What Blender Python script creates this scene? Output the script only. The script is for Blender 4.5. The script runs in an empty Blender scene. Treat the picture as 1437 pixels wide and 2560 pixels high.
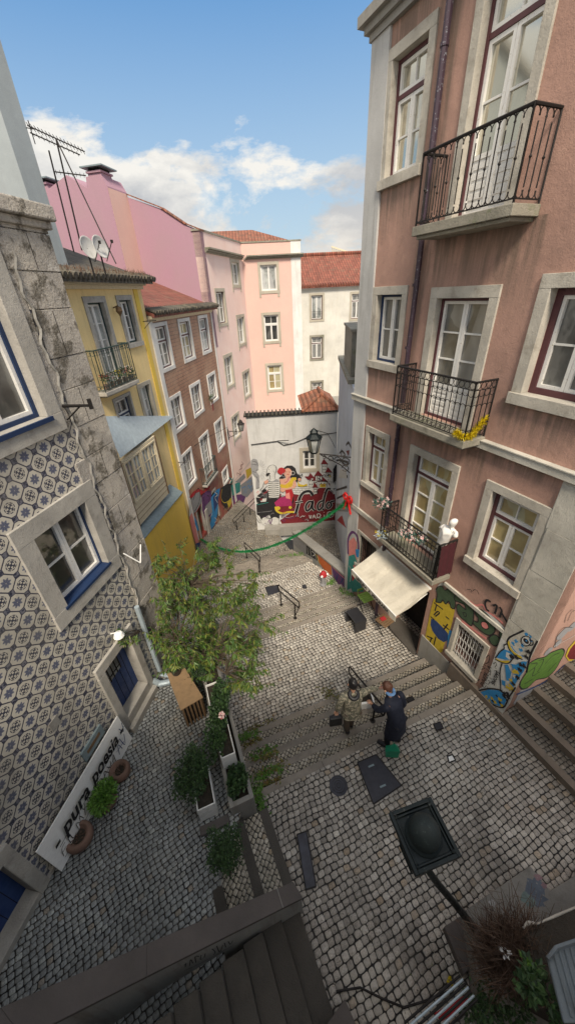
import bpy, math, random
import numpy as np
from math import sin, cos, pi, radians as R_
from mathutils import Vector, Matrix
rnd = random.Random(7)
SC = bpy.context.scene
COL = SC.collection

# ---------------------------------------------------------------- camera
FPX, CX, CY = 893.8, 718.5, 1280.0
PITCH, ROLL = R_(31.466), R_(-3.0)
fw = np.array([0, cos(PITCH), -sin(PITCH)]); r0 = np.array([1., 0, 0]); u0 = np.cross(r0, fw)
RT = cos(ROLL)*r0 + sin(ROLL)*u0; UP = -sin(ROLL)*r0 + cos(ROLL)*u0
CAMP = np.array([0, 0, 8.])
cam = bpy.data.cameras.new('camera'); co = bpy.data.objects.new('camera', cam); COL.objects.link(co)
co.matrix_world = Matrix(((RT[0], UP[0], -fw[0], 0), (RT[1], UP[1], -fw[1], 0), (RT[2], UP[2], -fw[2], 8), (0, 0, 0, 1)))
cam.sensor_fit = 'HORIZONTAL'; cam.sensor_width = 36; cam.lens = 36*FPX/1437
cam.clip_start = .05; cam.clip_end = 2000
SC.camera = co

# ---------------------------------------------------------------- node helper
class E:
    """socket wrapper with arithmetic"""
    def __init__(s, nt, k): s.nt = nt; s.k = k
    def _m(s, op, *a, clamp=False):
        n = s.nt.nodes.new('ShaderNodeMath'); n.operation = op; n.use_clamp = clamp
        for i, v in enumerate((s,)+a):
            if isinstance(v, E): s.nt.links.new(v.k, n.inputs[i])
            else: n.inputs[i].default_value = v
        return E(s.nt, n.outputs[0])
    def __add__(s, o): return s._m('ADD', o)
    __radd__ = __add__
    def __sub__(s, o): return s._m('SUBTRACT', o)
    def __rsub__(s, o): return (s*-1) + o
    def __mul__(s, o): return s._m('MULTIPLY', o)
    __rmul__ = __mul__
    def __truediv__(s, o): return s._m('DIVIDE', o)
    def lt(s, o): return s._m('LESS_THAN', o)
    def gt(s, o): return s._m('GREATER_THAN', o)
    def abs(s): return s._m('ABSOLUTE')
    def floor(s): return s._m('FLOOR')
    def fract(s): return s._m('FRACT')
    def mod(s, o): return s._m('FLOORED_MODULO', o)
    def mx(s, o): return s._m('MAXIMUM', o)
    def mn(s, o): return s._m('MINIMUM', o)
    def sin(s): return s._m('SINE')
    def cos(s): return s._m('COSINE')
    def atan2(s, o): return s._m('ARCTAN2', o)
    def sqrt(s): return s._m('SQRT')
    def pw(s, o): return s._m('POWER', o)
    def ramp(s, a, b, lo=0., hi=1.):
        n = s.nt.nodes.new('ShaderNodeMapRange'); n.clamp = True
        s.nt.links.new(s.k, n.inputs[0])
        for i, v in enumerate((a, b, lo, hi)): n.inputs[i+1].default_value = v
        return E(s.nt, n.outputs[0])

class NT:
    def __init__(s, nt):
        s.nt = nt
    def node(s, t, **k):
        n = s.nt.nodes.new(t)
        for a, b in k.items(): setattr(n, a, b)
        return n
    def link(s, a, b): s.nt.links.new(a.k if isinstance(a, E) else a, b)
    def pos(s):
        return E(s.nt, s.node('ShaderNodeNewGeometry').outputs['Position'])
    def xyz(s, v):
        n = s.node('ShaderNodeSeparateXYZ'); s.link(v, n.inputs[0]); return [E(s.nt, o) for o in n.outputs]
    def comb(s, x, y, z=0.):
        n = s.node('ShaderNodeCombineXYZ')
        for i, v in enumerate((x, y, z)):
            if isinstance(v, E): s.link(v, n.inputs[i])
            else: n.inputs[i].default_value = v
        return E(s.nt, n.outputs[0])
    def noise(s, v, sc, det=3., rough=.55, dist=0., col=False):
        n = s.node('ShaderNodeTexNoise'); s.link(v, n.inputs['Vector']); n.inputs['Scale'].default_value = sc
        n.inputs['Detail'].default_value = det; n.inputs['Roughness'].default_value = rough; n.inputs['Distortion'].default_value = dist
        return E(s.nt, n.outputs[1 if col else 0])
    def vor(s, v, sc, feat='F1', rand=1., out='Distance', dim='3D'):
        n = s.node('ShaderNodeTexVoronoi', feature=feat, voronoi_dimensions=dim); s.link(v, n.inputs['Vector'])
        n.inputs['Scale'].default_value = sc; n.inputs['Randomness'].default_value = rand
        return E(s.nt, n.outputs[out])
    def mix(s, f, a, b, mode='MIX'):
        n = s.node('ShaderNodeMix', data_type='RGBA', blend_type=mode)
        for i, v in ((0, f), (6, a), (7, b)):
            if isinstance(v, E): s.link(v, n.inputs[i])
            elif i == 0: n.inputs[0].default_value = v
            else: n.inputs[i].default_value = (*v, 1)
        return E(s.nt, n.outputs[2])
    def ramp(s, f, stops):
        n = s.node('ShaderNodeValToRGB'); s.link(f, n.inputs[0]); cr = n.color_ramp
        while len(cr.elements) < len(stops): cr.elements.new(.5)
        for e, (p, c) in zip(cr.elements, stops): e.position = p; e.color = (*c, 1)
        return E(s.nt, n.outputs[0])
    def vadd(s, a, b):
        n = s.node('ShaderNodeVectorMath', operation='ADD'); s.link(a, n.inputs[0]); s.link(b, n.inputs[1]); return E(s.nt, n.outputs[0])
    def vscale(s, a, k):
        n = s.node('ShaderNodeVectorMath', operation='SCALE'); s.link(a, n.inputs[0]); n.inputs['Scale'].default_value = k; return E(s.nt, n.outputs[0])
    def vmul(s, a, v):
        n = s.node('ShaderNodeVectorMath', operation='MULTIPLY'); s.link(a, n.inputs[0]); n.inputs[1].default_value = v; return E(s.nt, n.outputs[0])

MATS = {}
def material(name, fn):
    if name in MATS: return MATS[name]
    m = bpy.data.materials.new(name); m.use_nodes = True; nt = m.node_tree
    bs = nt.nodes['Principled BSDF']; N = NT(nt); N.bs = bs
    fn(N, bs); MATS[name] = m; return m
def bump(N, h, strength=.4, dist=.02):
    b = N.node('ShaderNodeBump'); b.inputs['Strength'].default_value = strength; b.inputs['Distance'].default_value = dist
    N.link(h, b.inputs['Height']); N.link(b.outputs[0], N.bs.inputs['Normal'])

# ---------------------------------------------------------------- world and sun
SUN_EL, SUN_AZ = 48., 176.      # degrees; azimuth from +Y towards +X
w = bpy.data.worlds.new('World'); SC.world = w; w.use_nodes = True
wn = NT(w.node_tree); bg = w.node_tree.nodes['Background']
sky = wn.node('ShaderNodeTexSky', sky_type='NISHITA', sun_disc=False)
sky.sun_elevation = R_(SUN_EL); sky.sun_rotation = R_(SUN_AZ); sky.air_density = 1.2; sky.dust_density = .6; sky.ozone_density = 3.2
tc = wn.node('ShaderNodeTexCoord'); gen = E(w.node_tree, tc.outputs['Generated'])
gx, gy, gz = wn.xyz(gen)
warp = wn.vadd(wn.vmul(gen, (1., 1., 2.2)), wn.comb(5.3, 1.1, .4))
n1 = wn.noise(warp, 3.1, 10., .61, .2)
wisp = (gx*-1.).ramp(.36, .46)*gz.ramp(.345, .40)*gz.ramp(.54, .46)*.42
n2 = wn.noise(wn.vadd(warp, wn.comb(3.1, 1.7, .06)), 3.1, 10., .61, .2)
lim = (gz - (gx*-1.).ramp(.03, .50, .295, .385)).ramp(-.10, .06, .40, .70)   # a bank of clouds low over the roofs, higher to the left
back = (gy*-1.).ramp(-.2, .35)                # unseen overcast added behind the viewer for more fill light
high = gz.ramp(.48, .66)*.16                # unseen white cover added overhead to raise the ambient light
cov = (n1 - lim + wisp + (back*.16).mx(high + gz.ramp(.48, .5, 0., .12))).ramp(0., .075)
thick = (n1 - lim + (n2-n1)*1.2).ramp(.03, .24)
lit = wn.mix(thick, (5.9, 5.75, 5.4), (3.5, 3.6, 3.75))
warm = gz.ramp(.0, .16, 1., 0.)
lit = wn.mix(warm*.6, lit, (6.6, 5.7, 4.5))
lit = wn.mix((back*.8).mx(high*5.), lit, (8.8, 8.3, 7.5))
skc = wn.mix(.62, E(w.node_tree, sky.outputs[0]), (.45, 1.9, 4.2))
pale = gz.ramp(.04, .42, .92, .05)
skc = wn.mix(pale, skc, (3.6, 4.5, 5.0))
csky = wn.mix(cov, skc, lit)
wn.link(csky, bg.inputs['Color']); bg.inputs['Strength'].default_value = .085
sl = bpy.data.lights.new('sun', 'SUN'); so = bpy.data.objects.new('sun', sl); COL.objects.link(so)
sl.energy = 2.9; sl.angle = R_(14); sl.color = (1., .88, .72)
sd = Vector((sin(R_(SUN_AZ))*cos(R_(SUN_EL)), cos(R_(SUN_AZ))*cos(R_(SUN_EL)), sin(R_(SUN_EL))))
so.rotation_euler = sd.to_track_quat('Z', 'Y').to_euler()
SC.view_settings.view_transform = 'Standard'; SC.view_settings.look = 'None'
SC.view_settings.exposure = .9; SC.view_settings.gamma = 1

# ---------------------------------------------------------------- measuring (sight lines of the photograph -> points on real planes)
def ray(x, y): return fw + RT*(x-CX)/FPX - UP*(y-CY)/FPX
def atz(x, y, z=0.): d = ray(x, y); return CAMP + d*((z-8)/d[2])
class Frame:
    """vertical plane: origin p, a runs along azimuth az, o outwards, z up"""
    def __init__(s, p, az, side=1):
        s.p = np.array([p[0], p[1], 0.]); s.az = az
        s.d = np.array([sin(az), cos(az), 0.]); s.n = np.array([s.d[1], -s.d[0], 0.])*side
    def w(s, a, o, z): return s.p + s.d*a + s.n*o + np.array([0, 0, z])
    def hit(s, x, y, off=0.):
        d = ray(x, y); q = s.p + s.n*off; P = CAMP + d*(((q-CAMP)@s.n)/(d@s.n)); return ((P-s.p)@s.d, P[2])
AR, AL, AB, AP, AF, AM = [R_(v) for v in (-22.5, 12.82, 10, 14.3, 85.76, 88.8)]
FR = Frame((4.37, 4.16), AR, -1)
FL = Frame(atz(135, 2170, .45), AL)
FB = Frame(atz(488, 1376, -3.3), AB)
FP = Frame(FB.w(7.55, 0, 0), AP)
FF = Frame(FP.w(6.2, 0, 0), AF)
FM = Frame(atz(720, 1318, -3.3), AM)
FC = Frame(FF.w(0, -5.0, 0), AF)
FS = Frame((4.37, 4.16), R_(67.5))           # side of the corner house, along the right-hand stairs
FW = Frame((2.62, 16.64), R_(-175.1))        # blue-white wall between corner house and mural wall
FG = Frame(FP.w(0, 0, 0), AP-pi/2, -1)           # mauve gable, runs to the left
S_DIR = np.array([-cos(R_(70)), sin(R_(70)), 0]); T_DIR = np.array([sin(R_(70)), cos(R_(70)), 0])
Q_DIR = np.array([cos(R_(23)), sin(R_(23)), 0]); K_DIR = np.array([sin(R_(23)), -cos(R_(23)), 0])
def st(s, t, z): return S_DIR*s + T_DIR*t + np.array([0, 0, z])
def qk(q, k, z): return Q_DIR*q + K_DIR*k + np.array([0, 0, z])
PROF = [(-9, 0), (3.12, 0)]
for k in range(5): PROF += [(3.121+.36*k, -.166*(k+1)), (3.48+.36*k, -.166*(k+1))]
PROF[-1] = (7.35, -1.0)
for k in range(5): PROF += [(7.351+.4*k, -1.0-.16*(k+1)), (7.75+.4*k, -1.0-.16*(k+1))]
PROF[-1] = (11.12, -1.92)
for k in range(8): PROF += [(11.121+.33*k, -1.92-.155*(k+1)), (11.45+.33*k, -1.92-.155*(k+1))]
PROF[-1] = (17, -3.4); PROF.append((26, -5.6))
def gz_(p):
    s = float(np.dot(p[:2], S_DIR[:2])); return float(np.interp(s, [a for a, b in PROF], [b for a, b in PROF]))
def ground(x, y):
    d = ray(x, y); lo, hi = 5., 45.
    for t in np.linspace(5, 45, 1600):
        P = CAMP + d*t
        if P[2] < gz_(P): return np.array([P[0], P[1], gz_(P)])
    return P

# ---------------------------------------------------------------- mesh builder
class MB:
    def __init__(s): s.v = []; s.f = []; s.m = []
    def add(s, vs, fs, mi=0):
        b = len(s.v); s.v += [tuple(map(float, v)) for v in vs]; s.f += [tuple(i+b for i in f) for f in fs]; s.m += [mi]*len(fs); return s
    def hexa(s, c, mi=0):   # 8 corners: bottom 4 then top 4
        return s.add(c, [(3, 2, 1, 0), (4, 5, 6, 7), (0, 1, 5, 4), (1, 2, 6, 5), (2, 3, 7, 6), (3, 0, 4, 7)], mi)
    def box(s, F, a0, a1, o0, o1, z0, z1, mi=0):
        return s.hexa([F.w(a, o, z) for z in (z0, z1) for a, o in ((a0, o0), (a1, o0), (a1, o1), (a0, o1))], mi)
    def cbox(s, c, sz, rz=0, mi=0, tilt=None):
        M = Matrix.Rotation(rz, 3, 'Z')
        if tilt: M = M @ Matrix.Rotation(tilt[0], 3, tilt[1])
        return s.hexa([np.array(c)+np.array(M @ Vector((x*sz[0]/2, y*sz[1]/2, z*sz[2]/2))) for z in (-1, 1) for x, y in ((-1, -1), (1, -1), (1, 1), (-1, 1))], mi)
    def prism(s, pts, vec, mi=0):
        n = len(pts); vec = np.array(vec); b = [np.array(p) for p in pts]
        return s.add(b+[p+vec for p in b], [tuple(range(n))[::-1], tuple(range(n, 2*n))]+[(i, (i+1) % n, n+(i+1) % n, n+i) for i in range(n)], mi)
    def tube(s, pts, r, seg=6, mi=0, closed=False):
        P = [Vector(p) for p in pts]; n = len(P); rr = r if hasattr(r, '__len__') else [r]*n
        rings = []; prev = None
        for i, p in enumerate(P):
            if closed: t = P[(i+1) % n]-P[i-1]
            else: t = (P[min(i+1, n-1)]-P[max(i-1, 0)])
            t = t.normalized() if t.length > 1e-9 else Vector((0, 0, 1))
            if prev is None: x = t.orthogonal().normalized()
            else:
                x = prev - t*prev.dot(t); x = x.normalized() if x.length > 1e-6 else t.orthogonal().normalized()
            prev = x; y = t.cross(x)
            rings.append([p + (x*cos(2*pi*k/seg)+y*sin(2*pi*k/seg))*rr[i] for k in range(seg)])
        vs = [v for rg in rings for v in rg]; fs = []
        for i in range(n if closed else n-1):
            for k in range(seg):
                a, b = i*seg+k, i*seg+(k+1) % seg; c, d = ((i+1) % n)*seg+(k+1) % seg, ((i+1) % n)*seg+k
                fs.append((a, b, c, d))
        if not closed: fs += [tuple(range(seg))[::-1], tuple(range((n-1)*seg, n*seg))]
        return s.add(vs, fs, mi)
    def lathe(s, c, prof, seg=16, mi=0, rot=None, sq=None):
        vs = []; n = len(prof)
        for r, z in prof:
            for k in range(seg):
                a = 2*pi*k/seg; v = Vector((r*cos(a), r*sin(a), z))
                if rot: v = rot @ v
                vs.append(np.array(c)+np.array(v))
        fs = [(i*seg+k, i*seg+(k+1) % seg, (i+1)*seg+(k+1) % seg, (i+1)*seg+k) for i in range(n-1) for k in range(seg)]
        if prof[0][0] > 1e-6: fs.append(tuple(range(seg))[::-1])
        if prof[-1][0] > 1e-6: fs.append(tuple(range((n-1)*seg, n*seg)))
        return s.add(vs, fs, mi)
    def build(s, name, mats, parent=None, smooth=False, bevel=0, label=None):
        me = bpy.data.meshes.new(name); off = np.array(root_of(parent) if parent is not None else (0, 0, 0))
        me.from_pydata([tuple(np.array(v)-off) for v in s.v], [], s.f)
        mats = mats if isinstance(mats, (list, tuple)) else [mats]
        for m in mats: me.materials.append(m)
        me.polygons.foreach_set('material_index', s.m)
        if smooth: me.polygons.foreach_set('use_smooth', [True]*len(s.f))
        me.validate(); me.update()
        o = bpy.data.objects.new(name, me); COL.objects.link(o)
        if parent is not None: o.parent = parent
        if bevel:
            b = o.modifiers.new('bevel', 'BEVEL'); b.width = bevel; b.segments = 2; b.limit_method = 'ANGLE'
        if label: o['label'] = label
        return o
def root_of(o):
    while o.parent: o = o.parent
    return o.location
def thing(name, label, cat, loc=(0, 0, 0), group=None):
    o = bpy.data.objects.new(name, None); o.location = loc; o.empty_display_size = .2; COL.objects.link(o)
    o.matrix_world = Matrix.Translation(Vector(loc)); return tag(o, label, cat, group)
def tag(o, label, cat, group=None):
    o['label'] = label; o['category'] = cat
    if group: o['group'] = group
    return o
def struct(o, kind='structure', label=None):
    o['kind'] = kind
    if label: o['label'] = label
    return o

# ---------------------------------------------------------------- materials
def plaster(name, col, dirt=(.16, .13, .10), amt=.5, col2=None, rough=.9, drips=.5, bmp=.25):
    def fn(N, b):
        p = N.pos(); x, y, z = N.xyz(p)
        big = N.noise(p, .9, 5, .6); mid = N.noise(p, 4.5, 6, .65); fine = N.noise(p, 60, 3, .6)
        c = N.mix(big.ramp(.35, .68), col, col2 or tuple(v*.8 for v in col))
        st_ = N.noise(N.vmul(p, (3.2, 3.2, .35)), 1.6, 6, .62).ramp(.52, .75)
        c = N.mix(st_*drips, c, dirt)
        c = N.mix(mid.ramp(.56, .8)*amt, c, tuple(v*1.1+.03 for v in col))
        c = N.mix(mid.ramp(.25, .42, .6, 0.)*amt, c, dirt)
        c = N.mix(fine.ramp(.3, .7, .16, 0.), c, (0, 0, 0))
        N.link(c, b.inputs['Base Color']); b.inputs['Roughness'].default_value = rough
        bump(N, fine*.4+mid, bmp, .02)
    return material(name, fn)
def salmon(N, b):
    p = N.pos(); x, y, z = N.xyz(p)
    a = (x-float(FR.p[0]))*float(FR.d[0]) + (y-float(FR.p[1]))*float(FR.d[1])
    big = N.noise(p, .8, 6, .62); mid = N.noise(p, 3.6, 7, .68); fine = N.noise(p, 60, 3, .6)
    st_ = N.noise(N.comb(a*7., z*.5, 0.), 1.3, 6, .6)
    c = N.mix(big.ramp(.36, .64), (.44, .262, .205), (.335, .205, .162))
    c = N.mix(mid.ramp(.55, .72, 0., .4), c, (.54, .34, .26))
    c = N.mix(mid.ramp(.28, .42, .55, 0.), c, (.24, .15, .115))
    tot = None
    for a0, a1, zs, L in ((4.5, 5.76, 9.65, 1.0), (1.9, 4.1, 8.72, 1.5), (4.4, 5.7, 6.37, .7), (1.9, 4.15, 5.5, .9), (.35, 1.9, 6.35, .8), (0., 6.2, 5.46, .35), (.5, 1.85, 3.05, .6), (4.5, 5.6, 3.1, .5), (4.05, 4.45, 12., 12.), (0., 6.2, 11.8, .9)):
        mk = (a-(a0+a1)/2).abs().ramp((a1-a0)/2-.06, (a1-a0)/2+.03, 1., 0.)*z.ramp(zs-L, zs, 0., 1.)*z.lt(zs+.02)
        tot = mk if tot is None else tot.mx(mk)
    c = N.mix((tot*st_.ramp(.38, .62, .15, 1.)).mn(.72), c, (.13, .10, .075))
    c = N.mix(fine.ramp(.3, .7, .16, 0.), c, (0, 0, 0))
    N.link(c, b.inputs['Base Color']); b.inputs['Roughness'].default_value = .9
    bump(N, fine*.3+mid*1.3, .4, .03)
M_SAL = salmon
def paint(name, col, rough=.55, var=.25, metal=0., chip=None, spec=.4):
    def fn(N, b):
        p = N.pos(); a = N.noise(p, 9, 5, .65); f = N.noise(p, 70, 3, .6)
        c = N.mix(a.ramp(.35, .7, 0., var), col, tuple(v*.45 for v in col))
        if chip: c = N.mix(N.noise(p, 24, 6, .7).ramp(.6, .66), c, chip)
        N.link(c, b.inputs['Base Color']); N.link(a.ramp(.3, .7, rough-.12, min(1, rough+.15)), b.inputs['Roughness'])
        b.inputs['Metallic'].default_value = metal; b.inputs['Specular IOR Level'].default_value = spec
        bump(N, f, .12, .006)
    return material(name, fn)
def stone(name, col, dark=(.09, .08, .065), sc=7, amt=.6, bmp=.5, rough=.88, moss=None):
    def fn(N, b):
        p = N.pos(); a = N.noise(p, sc, 7, .68); l = N.noise(p, 1.7, 5, .6); f = N.noise(p, 45, 4, .7); v = N.vor(p, 38, out='Distance')
        c = N.mix(l.ramp(.35, .65), col, tuple(k*.72 for k in col))
        c = N.mix(a.ramp(.52, .78)*amt, c, dark)
        c = N.mix(f.ramp(.55, .8, 0, .5), c, dark)
        c = N.mix(v.ramp(0., .22, .4, 0.), c, tuple(k*.5 for k in col))
        if moss: c = N.mix(N.noise(p, 2.6, 6, .7).ramp(.55, .68)*.75, c, moss)
        N.link(c, b.inputs['Base Color']); b.inputs['Roughness'].default_value = rough
        bump(N, a*.8+f*.6, bmp, .03)
    return material(name, fn)
def cobble(name, pitch, ang, cols, joint=(.010, .009, .008), rand=.8, damp=0.6, gap=.058):
    def fn(N, b):
        p = N.pos(); x, y, z = N.xyz(p)
        wob = N.noise(p, .8, 2, .5, col=True); wob2 = N.noise(p, 6., 2, .5, col=True)
        wx, wy, wz = N.xyz(wob); w2x, w2y, w2z = N.xyz(wob2)
        x = x + (wx-.5)*.16 + (w2x-.5)*pitch*.42; y = y + (wy-.5)*.16 + (w2y-.5)*pitch*.42
        ca, sa = cos(R_(ang)), sin(R_(ang))
        v = (y*ca - x*sa)/pitch; row = v.floor(); fv = v-row-.5
        wn1 = N.node('ShaderNodeTexWhiteNoise', noise_dimensions='1D'); N.link(row, wn1.inputs['W'])
        u = (x*ca + y*sa)/pitch*rand + E(N.nt, wn1.outputs['Value'])*3.
        cu_ = u.floor(); fu = u-cu_-.5
        wn2 = N.node('ShaderNodeTexWhiteNoise', noise_dimensions='2D'); N.link(N.comb(cu_, row), wn2.inputs['Vector'])
        cr, cg, cb = N.xyz(E(N.nt, wn2.outputs['Color']))
        fn_ = N.noise(p, 42, 5, .7); big = N.noise(p, .75, 5, .6); mid = N.noise(p, 5, 4, .6)
        fu = fu + (cg-.5)*.10; fv = fv + (cb-.5)*.10
        d4 = ((fu*2.).abs().pw(4.) + (fv*2.).abs().pw(4.)).pw(.25)
        e = (1.-d4)*.5 + (cr-.5)*.04
        e2 = e + (fn_-.5)*.07
        st_ = N.ramp(cr, [(0., cols[0]), (.35, cols[1]), (.7, cols[2]), (1., cols[3])])
        st_ = N.mix(cg.ramp(0, 1, 0., .55), st_, tuple(k*.4 for k in cols[1]))
        st_ = N.mix(cb.gt(.95)*.45, st_, (.34, .22, .10))
        st_ = N.mix(fn_.ramp(.48, .72)*.75, st_, (.05, .045, .04))
        st_ = N.mix(big.ramp(.42, .66)*damp, st_, tuple(k*.3 for k in cols[0]))
        st_ = N.mix(mid.ramp(.55, .8)*.5, st_, tuple(k*.45 for k in cols[2]))
        patch = N.noise(p, .42, 3, .6, .6); st_ = N.mix(patch.ramp(.55, .62, 0., .45), st_, tuple(k*.55 for k in cols[0])); st_ = N.mix(patch.ramp(.36, .44, .30, 0.), st_, (.62, .58, .5))
        crack = N.noise(p, 15, 5, .75); st_ = N.mix(crack.ramp(.60, .68, 0., .8), st_, (.03, .028, .024))
        inside = e2.ramp(gap*.55, gap*1.35)*N.noise(p, 2.3, 5, .7).ramp(.66, .74, 1., .25)
        c = N.mix(inside, N.mix(N.noise(p, 1.7, 4, .6).ramp(.45, .62), joint, (.055, .05, .042)), st_)
        N.link(c, b.inputs['Base Color'])
        N.link(cg.ramp(0, 1, .5, .85), b.inputs['Roughness']); b.inputs['Specular IOR Level'].default_value = .45
        h = e2.ramp(0., .30)
        bump(N, h.pw(.6) + fn_*.18 + cr*.25, .9, .022)
    return material(name, fn)

M_ = {}
M_['cob_plaza'] = cobble('cobble_plaza', .088, 22, [(.33, .30, .26), (.52, .47, .41), (.44, .40, .35), (.64, .59, .52)], damp=.55)
M_['cob_land'] = cobble('cobble_landing', .088, 21, [(.50, .46, .40), (.63, .58, .51), (.57, .53, .46), (.74, .69, .61)], damp=.3)
M_['cob_court'] = cobble('cobble_court', .068, 33, [(.30, .32, .32), (.42, .44, .44), (.36, .375, .37), (.50, .52, .50)], damp=.45)
M_['cob_tread'] = cobble('cobble_tread', .066, 65, [(.42, .38, .3), (.56, .51, .41), (.5, .45, .37), (.66, .6, .5)], rand=.85, damp=.5)
M_['cob_far'] = cobble('cobble_far', .1, 8, [(.27, .25, .21), (.38, .35, .29), (.3, .28, .24), (.44, .4, .34)], damp=.4)
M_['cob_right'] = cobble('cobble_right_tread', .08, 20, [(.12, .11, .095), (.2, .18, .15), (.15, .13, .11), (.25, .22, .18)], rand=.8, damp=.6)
M_['nosing'] = stone('step_stone', (.25, .22, .185), sc=5, amt=.55, bmp=.35)
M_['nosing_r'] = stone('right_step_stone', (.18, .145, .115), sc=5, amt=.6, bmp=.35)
M_['dstep'] = stone('dark_step_stone', (.075, .067, .057), sc=4, amt=.8, bmp=.6)  # this and the coping below darkened to put foreground shade into the stone
M_['cope'] = stone('coping_stone', (.10, .086, .08), sc=6, amt=.5, bmp=.3)
M_['cement'] = plaster('cement', (.30, .29, .265), amt=.6, drips=.4)
M_['retain'] = plaster('retaining_plaster', (.36, .36, .34), amt=.5, drips=.8)
M_['pinkR'] = material('salmon_weathered', M_SAL)
M_['pinkR_old'] = plaster('salmon_plaster', (.45, .275, .215), dirt=(.19, .12, .09), amt=.5, col2=(.37, .235, .19), drips=.55)
M_['pinkP'] = plaster('pale_pink_plaster', (.82, .64, .58), dirt=(.6, .45, .4), amt=.25, col2=(.78, .56, .5), drips=.2, bmp=.1)
M_['pinkF'] = plaster('rose_plaster', (.68, .44, .38), dirt=(.58, .42, .36), amt=.3, col2=(.70, .47, .40), drips=.25, bmp=.1)
M_['mauve'] = plaster('mauve_plaster', (.40, .235, .30), dirt=(.34, .21, .25), amt=.25, col2=(.385, .245, .29), drips=.2, bmp=.1)
M_['white'] = plaster('white_plaster', (.74, .73, .70), dirt=(.34, .31, .27), amt=.3, drips=.45, bmp=.15)
M_['whiteM'] = plaster('mural_wall_plaster', (.60, .60, .59), dirt=(.27, .26, .24), amt=.4, drips=.5, bmp=.2)
M_['pilast'] = plaster('pilaster_plaster', (.50, .50, .49), dirt=(.24, .23, .21), amt=.4, drips=.7, bmp=.2)
M_['cream'] = plaster('cream_plaster', (.66, .64, .58), dirt=(.5, .44, .34), amt=.3, drips=.4, bmp=.12)
M_['bluewhite'] = plaster('bluish_plaster', (.55, .60, .68), dirt=(.33, .34, .36), amt=.3, drips=.3, bmp=.15)
M_['greyplast'] = plaster('grey_plaster', (.33, .37, .39), dirt=(.22, .22, .22), amt=.2, drips=.3, bmp=.1)
M_['yellow'] = plaster('yellow_plaster', (.82, .62, .29), dirt=(.38, .26, .12), amt=.45, col2=(.82, .64, .32), drips=.3)
M_['yellow2'] = plaster('strong_yellow_plaster', (.80, .56, .09), dirt=(.38, .28, .08), amt=.3, col2=(.74, .52, .11), drips=.2)
def oldstone(N, b):
    p = N.pos(); a = N.noise(p, 2.6, 7, .66); f = N.noise(p, 32, 5, .7); l = N.noise(p, 1.2, 4, .6); v = N.vor(N.vadd(p, N.vscale(N.noise(p, 3., 3, .5, col=True), .35)), 2.3, 'DISTANCE_TO_EDGE')
    c = N.mix(l.ramp(.38, .62), (.46, .425, .37), (.33, .31, .285))
    c = N.mix(f.ramp(.45, .75, 0., .6), c, (.20, .17, .14))
    c = N.mix(a.ramp(.53, .59, 0., .85)*f.ramp(.3, .55, .5, 1.), c, (.075, .065, .045))
    c = N.mix(a.ramp(.40, .33)*.5, c, (.6, .58, .53))
    N.link(c, b.inputs['Base Color']); b.inputs['Roughness'].default_value = .92
    bump(N, a*1.2+f*.5, 1., .04)
M_['stoneL'] = material('old_quoin_stone', oldstone)
M_['surL'] = stone('left_surround_stone', (.42, .40, .36), dark=(.12, .11, .1), sc=5, amt=.6, bmp=.4)
M_['surR'] = stone('limestone_surround', (.47, .44, .38), dark=(.16, .135, .1), sc=4, amt=.75, bmp=.45)
M_['surP'] = plaster('taupe_surround', (.46, .42, .34), dirt=(.3, .27, .2), amt=.3, drips=.4)
M_['quoin'] = stone('quoin_stone', (.50, .48, .42), dark=(.2, .18, .15), sc=5, amt=.7, bmp=.5)
M_['slab'] = stone('balcony_slab', (.28, .26, .21), dark=(.07, .07, .05), sc=6, amt=.8, bmp=.6, moss=(.12, .14, .06))
M_['iron'] = paint('wrought_iron', (.028, .025, .024), .6, .3, .6)
M_['irong'] = paint('green_iron', (.035, .065, .06), .55, .3, .3, chip=(.08, .05, .04))
M_['pipe'] = paint('drain_pipe', (.055, .035, .05), .4, .4, .2, chip=(.25, .27, .3))
M_['wwhite'] = paint('white_timber', (.70, .69, .66), .5, .15, chip=(.4, .36, .3))
M_['wred'] = paint('burgundy_timber', (.095, .035, .04), .5, .3)
M_['wblue'] = paint('blue_timber', (.012, .03, .085), .5, .25)
M_['doorblue'] = paint('blue_door_paint', (.014, .045, .16), .45, .3)
M_['dark'] = paint('dark_inside', (.012, .011, .01), .9, .1)
M_['zinc'] = paint('zinc_sheet', (.42, .50, .55), .45, .3, .35)
M_['ledge'] = stone('stained_concrete', (.20, .19, .17), dark=(.08, .075, .065), sc=4, amt=.8, bmp=.4)
M_['tin'] = stone('weathered_tin', (.17, .20, .22), dark=(.07, .07, .065), sc=5, amt=.7, bmp=.3)
M_['lead'] = paint('lead_flashing', (.22, .28, .30), .6, .4, .2)
M_['cream_t'] = paint('cream_timber', (.62, .55, .40), .7, .3, chip=(.3, .18, .1))
M_['plate'] = paint('steel_plate', (.055, .055, .065), .45, .35, .6)
M_['cast'] = paint('lantern_green', (.008, .013, .014), .42, .35, .4, chip=(.07, .08, .07))
M_['black'] = paint('black_plastic', (.02, .02, .023), .4, .2)
M_['canvas'] = plaster('awning_canvas', (.58, .54, .45), dirt=(.26, .22, .16), amt=.5, drips=.4, rough=.95, bmp=.2)
M_['whitep'] = paint('white_enamel', (.78, .78, .76), .3, .08)
M_['mannequin'] = paint('mannequin_white', (.80, .78, .74), .4, .08)
M_['wood'] = paint('worn_wood', (.17, .105, .055), .7, .5)
M_['woodl'] = paint('light_wood', (.30, .20, .11), .6, .4)
M_['clay'] = stone('clay', (.20, .12, .09), sc=9, amt=.5, bmp=.3)
M_['soil'] = stone('soil', (.035, .027, .018), sc=12, amt=.5, bmp=1.)
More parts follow.
